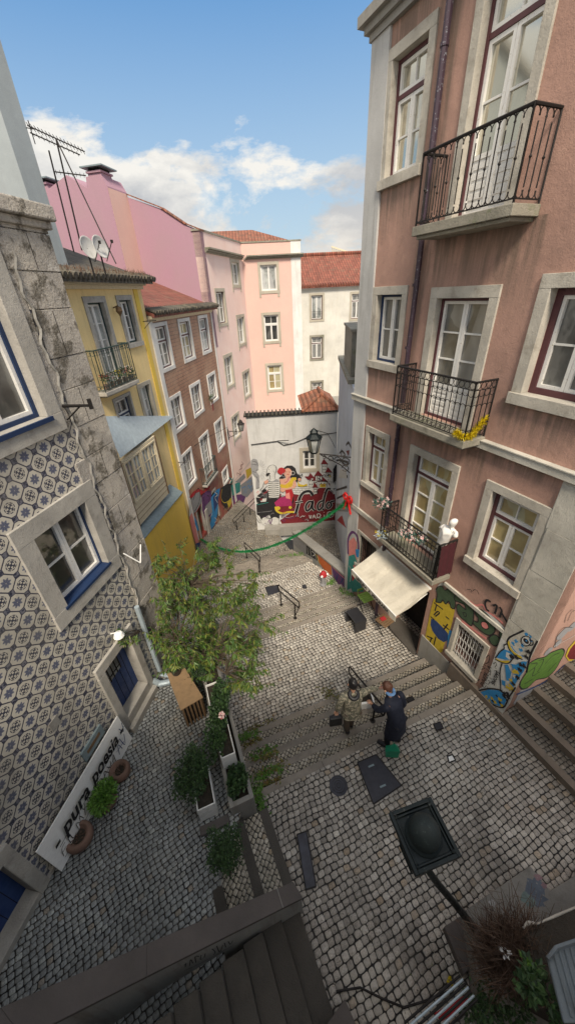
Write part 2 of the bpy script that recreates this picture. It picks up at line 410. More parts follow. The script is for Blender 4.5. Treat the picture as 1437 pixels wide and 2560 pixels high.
M_['lime'] = paint('lime_paint', (.30, .50, .10), .5, .2)
for nm, c in dict(red=(.36, .02, .025), dred=(.15, .012, .018), yel=(.52, .38, .03), blk=(.015, .014, .016), wht=(.52, .52, .50), grn=(.05, .085, .045), pnk=(.62, .22, .2), blu=(.03, .22, .48), teal=(.03, .22, .2), pur=(.12, .04, .14), org=(.5, .12, .03), gry=(.25, .25, .26), skin=(.55, .30, .22), lgrn=(.08, .17, .025), dblu=(.02, .05, .16), mag=(.3, .02, .1)).items():
    M_['g_'+nm] = paint('spray_'+nm, c, .75, .35)

def glass(name, col, col2=None, rough=.05):
    """pane seen from outside: dark room or curtain behind, uneven old glass in front"""
    def fn(N, b):
        p = N.pos(); x, y, z = N.xyz(p); c2 = col2 or tuple(k*.35 for k in col)
        c = N.mix(N.noise(p, 1.3, 4, .6).ramp(.40, .58), col, c2)
        fold = ((x+y)*34. + N.noise(p, 2.2, 2, .5)*9.).sin().ramp(-1, 1, .62, 1.)
        cur = N.noise(N.comb(x*1.1, y*1.1, z*.3), 1.1, 2, .4, 1.3).ramp(.52, .535)
        lace = N.mix(fold, tuple(k*.25+.03 for k in col), tuple(min(.5, k*1.5+.12) for k in col))
        c = N.mix(cur*.6, c, lace)
        N.link(c, b.inputs['Base Color']); b.inputs['Roughness'].default_value = .35
        b.inputs['Coat Weight'].default_value = 1.; b.inputs['Coat Roughness'].default_value = rough; b.inputs['Coat IOR'].default_value = 1.75
        bm = N.node('ShaderNodeBump'); bm.inputs['Strength'].default_value = .22; bm.inputs['Distance'].default_value = .02; N.link(N.noise(p, 3.2, 2, .5), bm.inputs['Height']); N.link(bm.outputs[0], b.inputs['Coat Normal'])
    return material(name, fn)
M_['glass'] = glass('window_glass', (.045, .045, .04), (.02, .02, .02))
M_['glass_c'] = glass('curtained_glass', (.42, .34, .16), (.26, .2, .09))
M_['glass_w'] = glass('net_curtain_glass', (.42, .44, .42), (.18, .19, .18))
M_['glass_g'] = glass('grey_glass', (.13, .13, .12), (.06, .06, .055))
M_['glass_b'] = glass('blueish_glass', (.20, .25, .29), (.12, .15, .18))
M_['glass_m'] = material('sky_mirror_glass', lambda N, b: (setattr(b.inputs['Base Color'], 'default_value', (.62, .6, .52, 1)), setattr(b.inputs['Metallic'], 'default_value', .9), setattr(b.inputs['Roughness'], 'default_value', .07)))

def azulejo(N, b):
    p = N.pos(); x, y, z = N.xyz(p)
    a = (x-float(FL.p[0]))*float(FL.d[0]) + (y-float(FL.p[1]))*float(FL.d[1])
    z = z - 6.33; a = a - 2.545
    r2 = math.sqrt(.5); P = .2333
    u = (a+z)*(r2/P) + .5 + 40; v = (a-z)*(r2/P) + .5 + 40
    fu = u.fract()-.5; fv = v.fract()-.5
    au, av = fu.abs(), fv.abs()
    par = (u.floor()+v.floor()).mod(2.)
    m1 = au.mx(av); m2 = au+av
    octo = m1.lt(.462)*m2.lt(.735)
    line = m1.lt(.462)*0. + (1-octo)
    small = m2.gt(.80)
    rad = (fu*fu+fv*fv).sqrt(); th = fu.atan2(fv)
    pet = rad.lt((th*8.).cos()*.055+.27)*rad.gt(.035)
    petin = rad.lt((th*8.).cos()*.04+.17)*(((th*8.).cos()).gt(.2))
    scr = (((rad-.30).abs().lt(.028))*((th*4.).cos().abs().gt(.35))).mx(((rad-.2).abs().lt(.03))*((th*4.).sin().abs().gt(.6))).mx(rad.lt(.08)).mx(rad.lt((th*4.).cos()*.12+.14)*rad.gt(.03)*(th*4.).cos().gt(.3))
    cre = (.52, .49, .42); navy = (.032, .036, .062); mid = (.13, .14, .19)
    nz = N.noise(p, 30, 3, .6)
    c1 = N.mix(pet, cre, mid); c1 = N.mix(petin, c1, (.07, .08, .14))
    c2 = N.mix(scr, cre, navy)
    c = N.mix(par, c1, c2)
    ou = N.mix(small, (.045, .045, .07), N.mix((nz.gt(.5)), navy, (.15, .15, .18)))
    c = N.mix(octo, ou, c)
    gl = ((u*1.).fract()-.5).abs().gt(.49)
    c = N.mix(N.noise(p, 1.3, 5, .65).ramp(.45, .75, 0., .55), c, (.14, .13, .115))
    c = N.mix(N.noise(p, 7, 5, .7).ramp(.58, .75, 0., .5), c, (.2, .18, .15))
    N.link(c, b.inputs['Base Color']); b.inputs['Roughness'].default_value = .34; b.inputs['Specular IOR Level'].default_value = .5
    bump(N, (m1.ramp(.46, .5, 1., 0.))*.5 + N.noise(p, 5, 3, .5)*.6, .25, .01)
M_['azul'] = material('azulejo_tiles', azulejo)
def browntile(N, b):
    p = N.pos(); x, y, z = N.xyz(p)
    a = (x-float(FB.p[0]))*float(FB.d[0]) + (y-float(FB.p[1]))*float(FB.d[1])
    br = N.node('ShaderNodeTexBrick'); br.offset = 0.; N.link(N.comb(a, z, 0.), br.inputs['Vector'])
    for k, v in (('Scale', 1.), ('Brick Width', .145), ('Row Height', .145), ('Mortar Size', .014), ('Mortar Smooth', .4), ('Bias', 0.)): br.inputs[k].default_value = v
    br.inputs['Color1'].default_value = (.34, .17, .10, 1); br.inputs['Color2'].default_value = (.25, .115, .07, 1); br.inputs['Mortar'].default_value = (.10, .055, .04, 1)
    c = N.mix(N.noise(p, .8, 5, .6).ramp(.4, .7, 0., .6), E(N.nt, br.outputs[0]), (.42, .28, .19))
    c = N.mix(z.ramp(-3.3, .8, 1., 0.)*N.noise(p, 1.1, 4, .6).ramp(.42, .55), c, (.30, .06, .05))
    N.link(c, b.inputs['Base Color']); b.inputs['Roughness'].default_value = .5
    bump(N, E(N.nt, br.outputs[1])*-1., .6, .015)
M_['btile'] = material('brown_relief_tiles', browntile)
def rooftile(name, F, col=(.36, .10, .055), old=.3, along=None):
    def fn(N, b):
        p = N.pos(); x, y, z = N.xyz(p)
        a = x*float(F.d[0]) + y*float(F.d[1]); o = x*float(F.n[0]) + y*float(F.n[1])
        wv = ((a/.21)*2*pi).sin(); rw = (o/.34).fract()
        cell = N.noise(N.comb((a/.21).floor(), (o/.34).floor(), 0.), 3.7, 1, .5)
        c = N.mix(cell.ramp(.35, .65), col, tuple(k*.6 for k in col))
        c = N.mix(wv.ramp(-1, -.3, .75, 0.), c, tuple(k*.28 for k in col))
        c = N.mix(rw.gt(.9)*.6, c, tuple(k*.3 for k in col))
        c = N.mix(N.noise(p, 2.2, 5, .65).ramp(.5, .7)*old, c, (.14, .12, .08))
        N.link(c, b.inputs['Base Color']); b.inputs['Roughness'].default_value = .85
        bump(N, wv*.5+rw*.5, .8, .05)
    return material(name, fn)
M_['roofB'] = rooftile('roof_tiles_brown_house', FB, (.27, .09, .065), .45)
M_['roofF'] = rooftile('roof_tiles_pink_house', FF, (.32, .12, .07), .45)
M_['roofC'] = rooftile('roof_tiles_cream_house', FC, (.30, .10, .065), .45)
M_['roofM'] = rooftile('roof_tiles_small', FM, (.40, .15, .08), .5)
M_['roofY'] = rooftile('roof_tiles_mossy', FB, (.10, .09, .07), .9)
def leafm(name, cols, rough=.5):
    def fn(N, b):
        g = N.node('ShaderNodeNewGeometry'); r = E(N.nt, g.outputs['Random Per Island'])
        c = N.ramp(r, [(i/(len(cols)-1), k) for i, k in enumerate(cols)])
        N.link(c, b.inputs['Base Color']); b.inputs['Roughness'].default_value = rough
        b.inputs['Specular IOR Level'].default_value = .35
    return material(name, fn)
M_['leaf'] = leafm('tree_leaves', [(.02, .05, .010), (.04, .09, .014), (.06, .11, .018), (.14, .16, .028), (.03, .07, .012), (.05, .10, .016), (.14, .13, .025)])
M_['leafd'] = leafm('dark_leaves', [(.012, .03, .012), (.03, .06, .02), (.05, .10, .03), (.02, .05, .02)])
M_['leafb'] = leafm('bright_leaves', [(.05, .13, .02), (.09, .20, .03), (.12, .24, .04), (.05, .1, .02)])
M_['leafy'] = leafm('fallen_leaves', [(.10, .11, .02), (.22, .19, .03), (.06, .09, .02), (.15, .08, .03), (.08, .12, .03)])
M_['twig'] = leafm('dry_twigs', [(.06, .035, .022), (.11, .065, .045), (.15, .10, .07), (.05, .03, .02)], .85)
M_['bark'] = stone('bark', (.10, .075, .05), sc=14, amt=.6, bmp=.8)
M_['flr'] = leafm('flower_petals', [(.6, .12, .14), (.75, .7, .65), (.7, .35, .35), (.75, .74, .7)])

# ---------------------------------------------------------------- architectural helpers
def wall(F, a0, a1, z0, z1, holes, th=.35, o=0., mb=None, mi=0):
    mb = mb or MB()
    As = sorted({a0, a1, *[h[i] for h in holes for i in (0, 1)]}); Zs = sorted({z0, z1, *[h[i] for h in holes for i in (2, 3)]})
    As = [a for a in As if a0 <= a <= a1]; Zs = [z for z in Zs if z0 <= z <= z1]
    inh = lambda a, z: any(h[0] < a < h[1] and h[2] < z < h[3] for h in holes)
    na, nz = len(As), len(Zs)
    fr = [F.w(a, o, z) for z in Zs for a in As]; bk = [F.w(a, o-th, z) for z in Zs for a in As]
    fs = []; n = na*nz
    solid = [[not inh((As[i]+As[i+1])/2, (Zs[j]+Zs[j+1])/2) for i in range(na-1)] for j in range(nz-1)]
    S = lambda i, j: 0 <= i < na-1 and 0 <= j < nz-1 and solid[j][i]
    for j in range(nz-1):
        for i in range(na-1):
            if not solid[j][i]: continue
            a, b, c, d = j*na+i, j*na+i+1, (j+1)*na+i+1, (j+1)*na+i
            fs += [(a, b, c, d), (n+d, n+c, n+b, n+a)]
            if not S(i, j-1): fs.append((a, n+a, n+b, b))
            if not S(i, j+1): fs.append((d, c, n+c, n+d))
            if not S(i-1, j): fs.append((a, d, n+d, n+a))
            if not S(i+1, j): fs.append((b, n+b, n+c, c))
    mb.add(fr+bk, fs, mi); return mb
def surround(F, parent, a0, a1, z0, z1, w=.15, mat='surR', proud=.035, sill=True, bottom=True, ears=False):
    m = MB(); lo = z0-w if bottom else z0
    e = .004; m.box(F, a0-w, a0+e, -.12, proud, z0+e, z1-e); m.box(F, a1-e, a1+w, -.12, proud, z0+e, z1-e)
    m.box(F, a0-w, a1+w, -.12, proud+.002, z1-e, z1+w)
    if bottom: m.box(F, a0-w-.01, a1+w+.01, -.12, proud+(.05 if sill else .002), z0-w, z0+e)
    if ears:
        for a in (a0-w, a1): m.box(F, a, a+w*.8, 0, proud-.006, z0-w-.22, z0-w)
    return m.build('surround', M_[mat], parent, bevel=.006)
def window(F, parent, a0, a1, z0, z1, sur=.15, smat='surR', liner='wred', sash='wwhite', glz='glass', rows=2, cols=2, transom=0., leafs=2, depth=.13, bottom=True, panel=0., ears=False, proud=.035, sill=True, label=None, lw=.05, name='window'):
    """timber frame, opening sashes with glazing bars, panes, stone surround"""
    m = MB(); d0 = -depth-.07
    def ring(b0, b1, y0, y1, wd, o0, o1, mi):
        m.box(F, b0, b0+wd, o0, o1, y0, y1, mi); m.box(F, b1-wd, b1, o0, o1, y0, y1, mi)
        m.box(F, b0+wd, b1-wd, o0, o1, y1-wd, y1, mi); m.box(F, b0+wd, b1-wd, o0, o1, y0, y0+wd, mi)
    ring(a0, a1, z0, z1, lw, d0-.02, -depth+.03, 0)
    A0, A1, Z0, Z1 = a0+lw, a1-lw, z0+lw, z1-lw
    g = MB(); sw = .05
    def leaf(b0, b1, y0, y1, nr, nc, pan=0.):
        ring(b0, b1, y0, y1, sw, d0, -depth+.005, 1)
        yb = y0+sw
        if pan:
            m.box(F, b0+sw, b1-sw, d0+.01, -depth-.015, yb, yb+pan, 1)
            for k in range(int(pan/.12)): m.box(F, b0+sw+.03, b1-sw-.03, d0+.01, -depth-.004, yb+.03+k*.12, yb+.10+k*.12, 1)
            m.box(F, b0+sw, b1-sw, d0, -depth, yb+pan, yb+pan+.06, 1); yb += pan+.06
        for i in range(1, nc): x = b0+sw+(b1-b0-2*sw)*i/nc; m.box(F, x-.012, x+.012, d0+.015, -depth-.01, yb, y1-sw, 1)
        for i in range(1, nr): y = yb+(y1-sw-yb)*i/nr; m.box(F, b0+sw, b1-sw, d0+.018, -depth-.013, y-.014, y+.014, 1)
        g.box(F, b0+sw-.01, b1-sw+.01, d0+.02, d0+.03, yb-.01, y1-sw+.01, 0)
    zt = Z1
    if transom:
        zt = Z1-transom; m.box(F, A0, A1, d0, -depth+.02, zt-.03, zt+.03, 0)
        leaf(A0+.004, A1-.004, zt+.032, Z1-.004, 1, 2); zt -= .034
    for i in range(leafs):
        wd = (A1-A0)/leafs; leaf(A0+wd*i+.003, A0+wd*(i+1)-.003, Z0+.003, zt, rows, max(1, cols//leafs), panel)
    wo = m.build(name, [M_[liner], M_[sash]], parent, label=label)
    g.build('pane', M_[glz], wo)
    if sur: surround(F, wo, a0, a1, z0, z1, sur, smat, proud, sill, bottom, ears)
    return wo
def arcpts(c, ax, ay, r, a0, a1, n=8):
    return [np.array(c)+np.array(ax)*r*cos(a0+(a1-a0)*i/n)+np.array(ay)*r*sin(a0+(a1-a0)*i/n) for i in range(n+1)]
def railing(F, parent, a0, a1, o, zb, zt, mat='iron', step=.115, style=0, o_in=0., r=.009):
    """three sided balcony railing with scrolls"""
    m = MB(); U = np.array([0, 0, 1.])
    for (p, q) in (((a0, o_in), (a0, o)), ((a0, o), (a1, o)), ((a1, o), (a1, o_in))):
        P, Q = F.w(*p, 0), F.w(*q, 0); L = np.linalg.norm(Q-P); dr = (Q-P)/L
        m.tube([P+U*zt, Q+U*zt], .02, 6); m.tube([P+U*(zb+.05), Q+U*(zb+.05)], .011, 4)
        n = max(2, int(round(L/step)))
        if style == 0: m.tube([P+U*(zt-.13), Q+U*(zt-.13)], .009, 4)
        if style != 1: m.tube([P+U*(zb+.17), Q+U*(zb+.17)], .009, 4)
        for i in range(n+1):
            x = P+dr*L*i/n
            if i in (0, n): m.tube([x+U*zb, x+U*(zt+.005)], .015, 6); continue
            top = zt if style else zt-.13
            if style == 1 and i % 2: m.tube([x+U*(zb+.16), x+U*(zt-.14)], r, 4); m.lathe(x+U*(zb+zt)/2, [(.004, -.03), (.022, 0), (.004, .03)], 6)
            else: m.tube([x+U*(zb+.05), x+U*top], r, 4)
        for i in range(n):
            c = P+dr*L*(i+.5)/n; h = L/n/2
            if style == 0:     # pointed arches in the middle, small rings above, scroll band below
                m.tube(arcpts(c+U*(zt-.13-.30), dr, U, h, 0, pi, 6), .007, 4)
                m.tube(arcpts(c+U*(zt-.065), dr, U, min(h, .055), 0, 2*pi, 8), .006, 4)
                m.tube(arcpts(c+U*(zt-.19), dr, U, h*.9, pi, 2*pi, 6), .006, 4)
                m.tube(arcpts(c+U*(zb+.11), dr, U, .035, 0, 1.6*pi, 7), .006, 4)
            elif style == 1:   # C scrolls top and bottom
                sg = 1 if i % 2 else -1
                m.tube(arcpts(c+U*(zt-.07), dr*sg, U, h*.95, -.2*pi, 1.15*pi, 8), .007, 4)
                m.tube(arcpts(c+U*(zb+.11), dr*sg, U, h*.95, .85*pi, 2.2*pi, 8), .007, 4)
            else:
                m.tube(arcpts(c+U*(zt-.09), dr, U, h*.9, 0, 2*pi, 7), .006, 4)
                m.tube(arcpts(c+U*(zb+.11), dr, U, h*.8, 0, 2*pi, 7), .006, 4)
    return m.build('railing', M_[mat], parent)
def gable_roof(F, a0, a1, o0, z0, orr, zr, th=.12, mb=None, mi=0):
    mb = mb or MB()
    return mb.hexa([F.w(a0, o0, z0-th), F.w(a1, o0, z0-th), F.w(a1, orr, zr-th), F.w(a0, orr, zr-th), F.w(a0, o0, z0), F.w(a1, o0, z0), F.w(a1, orr, zr), F.w(a0, orr, zr)], mi)
def pantiles(F, parent, a0, a1, o, z, r=.085, L=.4, slope=.35, mat='roofY', name='eave_tiles'):
    m = MB(); n = int((a1-a0)/.2)
    for i in range(n):
        a = a0+(i+.5)*(a1-a0)/n; j = rnd.uniform(-.02, .02)
        p = [F.w(a, o+.02+j, z), F.w(a, o-L, z+L*slope)]
        m.tube(p, [r, r*.9], 8)
    return m.build(name, M_[mat], parent, smooth=False)

# flat paint on a wall: traced outlines, a few millimetres proud
class Paint:
    def __init__(s, F, conv, off0=.004, hoff=0.): s.F = F; s.conv = conv; s.mb = MB(); s.mats = []; s.k = 0; s.off = off0; s.hoff = hoff
    def mi(s, m):
        if m not in s.mats: s.mats.append(m)
        return s.mats.index(m)
    def pt(s, p): return s.F.hit(*s.conv(*p), s.hoff)
    def nxt(s): s.k += 1; return s.off+s.k*.0003
    def poly(s, mat, pts, az=False):
        from mathutils.geometry import tessellate_polygon
        q = pts if az else [s.pt(p) for p in pts]; o = s.nxt()
        tri = tessellate_polygon([[Vector((a, z, 0)) for a, z in q]])
        s.mb.add([s.F.w(a, o+s.hoff, z) for a, z in q], [tuple(t) for t in tri], s.mi(mat)); return s
    def stroke(s, mat, pts, wd=.02, az=False, closed=False):
        q = [np.array(p if az else s.pt(p)) for p in pts]; o = s.nxt()
        if closed: q.append(q[0])
        # smooth (Catmull-Rom)
        Q = []
        if len(q) > 2:
            for i in range(len(q)-1):
                p0, p1, p2, p3 = q[max(i-1, 0)], q[i], q[i+1], q[min(i+2, len(q)-1)]
                for t in (0, .25, .5, .75): Q.append(.5*((2*p1)+(-p0+p2)*t+(2*p0-5*p1+4*p2-p3)*t*t+(-p0+3*p1-3*p2+p3)*t**3))
            Q.append(q[-1])
        else: Q = q
        vs = []; n = len(Q)
        for i in range(n):
            t = Q[min(i+1, n-1)]-Q[max(i-1, 0)]; L = np.hypot(*t) or 1; nn = np.array([-t[1], t[0]])/L*wd/2
            vs += [s.F.w(*(Q[i]+nn)[[0]], o+s.hoff, (Q[i]+nn)[1]), s.F.w(*(Q[i]-nn)[[0]], o+s.hoff, (Q[i]-nn)[1])]
        s.mb.add(vs, [(2*i, 2*i+1, 2*i+3, 2*i+2) for i in range(n-1)], s.mi(mat)); return s
    def blob(s, mat, c, r, n=14, jag=.15, az=False, sx=1.):
        a, z = c if az else s.pt(c)
        return s.poly(mat, [(a+sx*r*(1+rnd.uniform(-jag, jag))*cos(2*pi*i/n), z+r*(1+rnd.uniform(-jag, jag))*sin(2*pi*i/n)) for i in range(n)], az=True)
    def build(s, name, parent, label=None): return s.mb.build(name, [M_[m] for m in s.mats], parent, label=label)
def text_mesh(body, size=1., bold=0., shear=0., spacing=1.):
    cu = bpy.data.curves.new('lettering', 'FONT'); cu.body = body; cu.size = size; cu.offset = bold; cu.shear = shear; cu.space_character = spacing; cu.resolution_u = 3
    ob = bpy.data.objects.new('lettering', cu); COL.objects.link(ob); bpy.context.view_layer.update()
    dg = bpy.context.evaluated_depsgraph_get(); me = bpy.data.meshes.new_from_object(ob.evaluated_get(dg))
    vs = [tuple(v.co) for v in me.vertices]; fs = [tuple(p.vertices) for p in me.polygons]
    bpy.data.objects.remove(ob); bpy.data.curves.remove(cu); bpy.data.meshes.remove(me); return vs, fs
def lettering(F, body, a, z, size, da, dz, off, mat, parent, bold=0., shear=0., wid=None, name='lettering', spacing=1.):
    """text on a wall plane; (da,dz) = reading direction"""
    vs, fs = text_mesh(body, size, bold, shear, spacing)
    sx = wid/(max(v[0] for v in vs)-min(v[0] for v in vs)) if wid else 1.
    L = math.hypot(da, dz); ua, uz = da/L, dz/L
    flip = -1 if np.dot(np.cross(F.d, [0, 0, 1.]), F.n) < 0 else 1
    m = MB(); pa, pz = (-uz, ua) if (ua > 0 or flip == 1) else (uz, -ua)
    m.add([F.w(a+v[0]*sx*ua+v[1]*pa, off, z+v[0]*sx*uz+v[1]*pz) for v in vs], fs)
    return m.build(name, M_[mat], parent)

# ================================================================ GROUND
def sheet(name, pts, mat, th=.0):
    m = MB(); n = len(pts)
    if th: m.prism([np.array(p)-np.array([0, 0, th]) for p in pts], (0, 0, th))
    else: m.add(pts, [tuple(range(n))])
    o = m.build(name, M_[mat]); struct(o); return o
base = sheet('ground', [(-400, -400, -7.5), (400, -400, -7.5), (400, 400, -7.5), (-400, 400, -7.5)], 'cement')
# plaza
sheet('plaza_paving', [qk(.2, 4.2, 0), qk(5.6, 4.2, 0), qk(5.6, -2.3, 0), st(3.12, 5.6, 0), st(3.12, .0, 0)], 'cob_plaza')
def flight(name, risers, drop, ztop, t0, t1, treadmat, nosemat, s_prev, wd=.11):
    """stone nosings and cobbled treads descending along s"""
    m = MB(); z = ztop; sp = s_prev
    for k, s in enumerate(risers):
        a, b = (s-wd, s); zz = z-drop*k
        m.hexa([st(x, t, y) for y in (zz-drop-.25, zz+.004) for x, t in ((a, t0), (a, t1), (b+.012, t1), (b+.012, t0))], 1)
        for q in range(3):    # joints between the long stones
            t = t0+(t1-t0)*(.2+.27*q+rnd.uniform(-.05, .05)); m.hexa([st(x, y_, h) for h in (zz, zz+.0052) for x, y_ in ((a, t), (a, t+.008), (b, t+.008), (b, t))], 2)
        if k: m.hexa([st(x, t, y) for y in (zz-.4, zz) for x, t in ((sp, t0), (sp, t1), (a, t1), (a, t0))], 0)
        sp = s
    o = m.build(name, [M_[treadmat], M_[nosemat], M_['dark']]); struct(o); return o
flight('upper_steps', [3.12+.36*k for k in range(5)], .166, 0, -1.6, 5.7, 'cob_tread', 'nosing', 2.9)
sheet('middle_landing_paving', [st(4.56, -2.6, -.83), st(4.56, 5.9, -.83), st(7.22, 6.5, -1.0), st(7.22, -4.4, -1.0)], 'cob_land')
flight('middle_steps', [7.35+.4*k for k in range(5)], .16, -1.0, -5.2, 5.6, 'cob_tread', 'nosing', 7.2)
sheet('lower_landing_paving', [st(8.95, -6.5, -1.8), st(8.95, 5.7, -1.8), st(11, 4.9, -1.92), st(11, -6.5, -1.92)], 'cob_land')
flight('lower_steps', [11.12+.33*k for k in range(8)], .155, -1.92, -5.9, 5.05, 'cob_far', 'nosing', 11.)
sheet('lower_street_paving', [st(13.43, -7.2, -3.16), st(13.43, 5.0, -3.16), st(17, 5.0, -3.4), st(17, -7.2, -3.4)], 'cob_far')
sheet('sloping_street_paving', [st(17, -8.2, -3.4), st(17, 5., -3.4), st(31, 4., -6.8), st(31, -15, -6.8)], 'cob_far')
# lane on the right behind the low wall, falling to the painted wall
laneA = [(.33, 14.7, -2.95), (2.15, 9.8, -1.15), (3.4, 9.9, -1.15), (3.6, 16.9, -3.30), (.3, 16.9, -3.33)]
m = MB(); m.add([(p[0], p[1], p[2]) for p in laneA], [(0, 1, 2), (0, 2, 3), (0, 3, 4)]); struct(m.build('side_lane_paving', M_['cob_far']))
# raised court on the left
sheet('court_paving', [FL.w(-3.5, -.2, .45), FL.w(4.3, -.2, .45), (-3.5, 8.4, .45), (-2.75, 8.4, .45), (-1.0, 2.75, .45), qk(-.67, -1.9, .45), qk(-.67, 3, .45)], 'cob_court')
# three steps down from the court to the plaza
m = MB()
for k, (q, z) in enumerate(((-.52, .45), (.03, .30), (.47, .15))):
    m.hexa([qk(x, kk, y) for y in (z-.35, z+.004) for x, kk in ((q-.15, -2.75 if k else -2.05), (q-.15, -1.52), (q, -1.52), (q, -2.75 if k else -2.05))], 1)
    if k: m.hexa([qk(x, kk, y) for y in (z-.3, z) for x, kk in (((-.52, .03)[k-1], -2.75), ((-.52, .03)[k-1], -1.52), (q-.15, -1.52), (q-.15, -2.75))], 0)
struct(m.build('court_steps', [M_['cob_tread'], M_['dstep']]))
# stone curb at the head of the court steps
m = MB(); a, b = atz(498, 2068, .52), atz(570, 2035, .52); d = (b-a)/np.linalg.norm(b-a); n_ = np.array([d[1], -d[0], 0])
m.prism([a, b, b+n_*.13, a+n_*.13], (0, 0, -.5)); struct(m.build('court_curb', M_['cope'], bevel=.01))
# steps on the right climbing beside the corner house
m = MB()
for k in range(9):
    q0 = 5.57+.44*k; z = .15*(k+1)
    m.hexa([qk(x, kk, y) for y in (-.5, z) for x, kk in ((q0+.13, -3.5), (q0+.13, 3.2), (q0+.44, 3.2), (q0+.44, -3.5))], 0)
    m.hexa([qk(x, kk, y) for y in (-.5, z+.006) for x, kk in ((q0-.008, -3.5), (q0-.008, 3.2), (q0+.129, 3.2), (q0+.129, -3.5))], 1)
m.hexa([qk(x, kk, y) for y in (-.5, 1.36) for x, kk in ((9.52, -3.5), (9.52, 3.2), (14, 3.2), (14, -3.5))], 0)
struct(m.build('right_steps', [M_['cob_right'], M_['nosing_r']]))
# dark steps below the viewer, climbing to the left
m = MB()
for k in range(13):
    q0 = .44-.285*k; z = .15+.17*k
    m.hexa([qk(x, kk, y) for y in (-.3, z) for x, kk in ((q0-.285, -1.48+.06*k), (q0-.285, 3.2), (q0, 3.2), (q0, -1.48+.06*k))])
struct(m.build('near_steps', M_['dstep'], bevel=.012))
# paving far below behind the mural wall
sheet('back_yard_paving', [(-1.7, 17, -.4), (9, 17, -.4), (9, 34, -.4), (-2.6, 34, -.4)], 'cement')

# ================================================================ CORNER HOUSE (right)
def house(name, label, loc): return thing(name, label, 'building', loc)
RH = house('corner_house', 'tall salmon-plastered corner house with three iron balconies and graffiti along its foot', FR.w(0, 0, 0))
H = [(4.66, 5.55, 9.8, 11.35), (2.65, 3.62, 8.88, 11.42), (4.66, 5.5, 6.52, 7.88), (2.55, 3.68, 5.66, 7.80), (.60, 1.60, 6.5, 7.90),
     (4.70, 5.42, 3.28, 4.77), (2.55, 3.66, 2.42, 4.78), (.70, 1.60, 3.2, 4.78), (2.47, 3.72, -.85, 1.48), (.80, 1.50, .36, 1.38), (4.62, 5.5, .2, 1.42)]
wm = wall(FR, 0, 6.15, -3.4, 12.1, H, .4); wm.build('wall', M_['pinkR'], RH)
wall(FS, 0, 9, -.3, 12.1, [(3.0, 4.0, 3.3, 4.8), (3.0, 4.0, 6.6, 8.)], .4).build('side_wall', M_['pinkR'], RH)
m = MB(); m.hexa([FR.w(a, o, z) for z in (-3.4, 12.1) for a, o in ((5.76, -.4), (6.15, -.4), (6.15, -9), (5.76, -9))]); m.build('end_wall', M_['bluewhite'], RH)
m = MB(); m.hexa([FR.w(a, o, z) for z in (11.9, 12.1) for a, o in ((.0, -.4), (6.15, -.4), (6.15, -9), (.0, -9))]); m.build('roof', M_['zinc'], RH)
m = MB()   # inner dark core so no light leaks through openings
m.hexa([FR.w(a, o, z) for z in (-3.3, 11.8) for a, o in ((.42, -.9), (5.7, -.9), (5.7, -1.), (.42, -1.))]); m.build('inner_wall', M_['dark'], RH)
m = MB(); m.box(FR, 5.66, 6.19, 0, .035, -3.4, 5.45); m.box(FR, 5.66, 6.19, 0, .045, 5.62, 11.8)
m.build('corner_pilaster', M_['pilast'], RH)
m = MB(); m.box(FR, -.03, .56, 0, .035, 1.5, 5.45); 
for k, (z0, z1) in enumerate(((1.95, 2.5), (2.5, 3.2), (3.2, 3.75), (3.75, 4.6), (4.6, 5.40))): m.box(FR, -.04, .55-.03*(k % 2), .035, .042+.004*(k % 2), z0+.006, z1-.006)
m.build('corner_quoins', M_['quoin'], RH)
m = MB(); m.box(FR, -.06, 6.22, 0, .10, 5.47, 5.60); m.box(FR, -.06, 6.24, 0, .12, 5.602, 5.62); m.build('string_course', M_['quoin'], RH)
m = MB(); m.box(FR, 4.1, 6.2, 0, .06, 2.14, 2.28); m.build('lower_band', M_['quoin'], RH); m = MB(); m.box(FR, .56, 2.1, 0, .05, 2.08, 2.16); m.build('lower_band', M_['quoin'], RH)
m = MB()
for o, z0, z1 in ((.08, 11.78, 11.88), (.15, 11.881, 11.98), (.24, 11.981, 12.12)): m.box(FR, -o, 6.15+o, -.3, o, z0, z1)
m.box(FR, -.05, 6.15, -.3, -.0, 12.121, 12.8)
m.build('cornice', M_['cement'], RH)
W = lambda h, **k: window(FR, RH, *h, **k)
W(H[0], rows=2, cols=2, transom=.42, glz='glass_m', sur=.15)
W(H[1], rows=2, cols=2, transom=.5, bottom=False, panel=.62, glz='glass_m', name='balcony_door', sur=.15)
W(H[2], rows=2, liner='wblue', sur=.15)
W(H[3], rows=3, bottom=False, panel=.5, name='balcony_door', sur=.17, glz='glass_g')
W(H[4], rows=2, sur=.17, glz='glass_g', depth=.16, lw=.09)
W(H[5], rows=2, transom=.36, glz='glass_c', sur=.14)
W(H[6], rows=4, transom=.42, glz='glass_c', bottom=False, name='balcony_door', sur=.16)
W(H[7], rows=2, transom=.42, glz='glass_c', sur=.16, lw=.07)
for h in ((3.0, 4.0, 3.3, 4.8), (3.0, 4.0, 6.6, 8.)): window(FS, RH, *h)
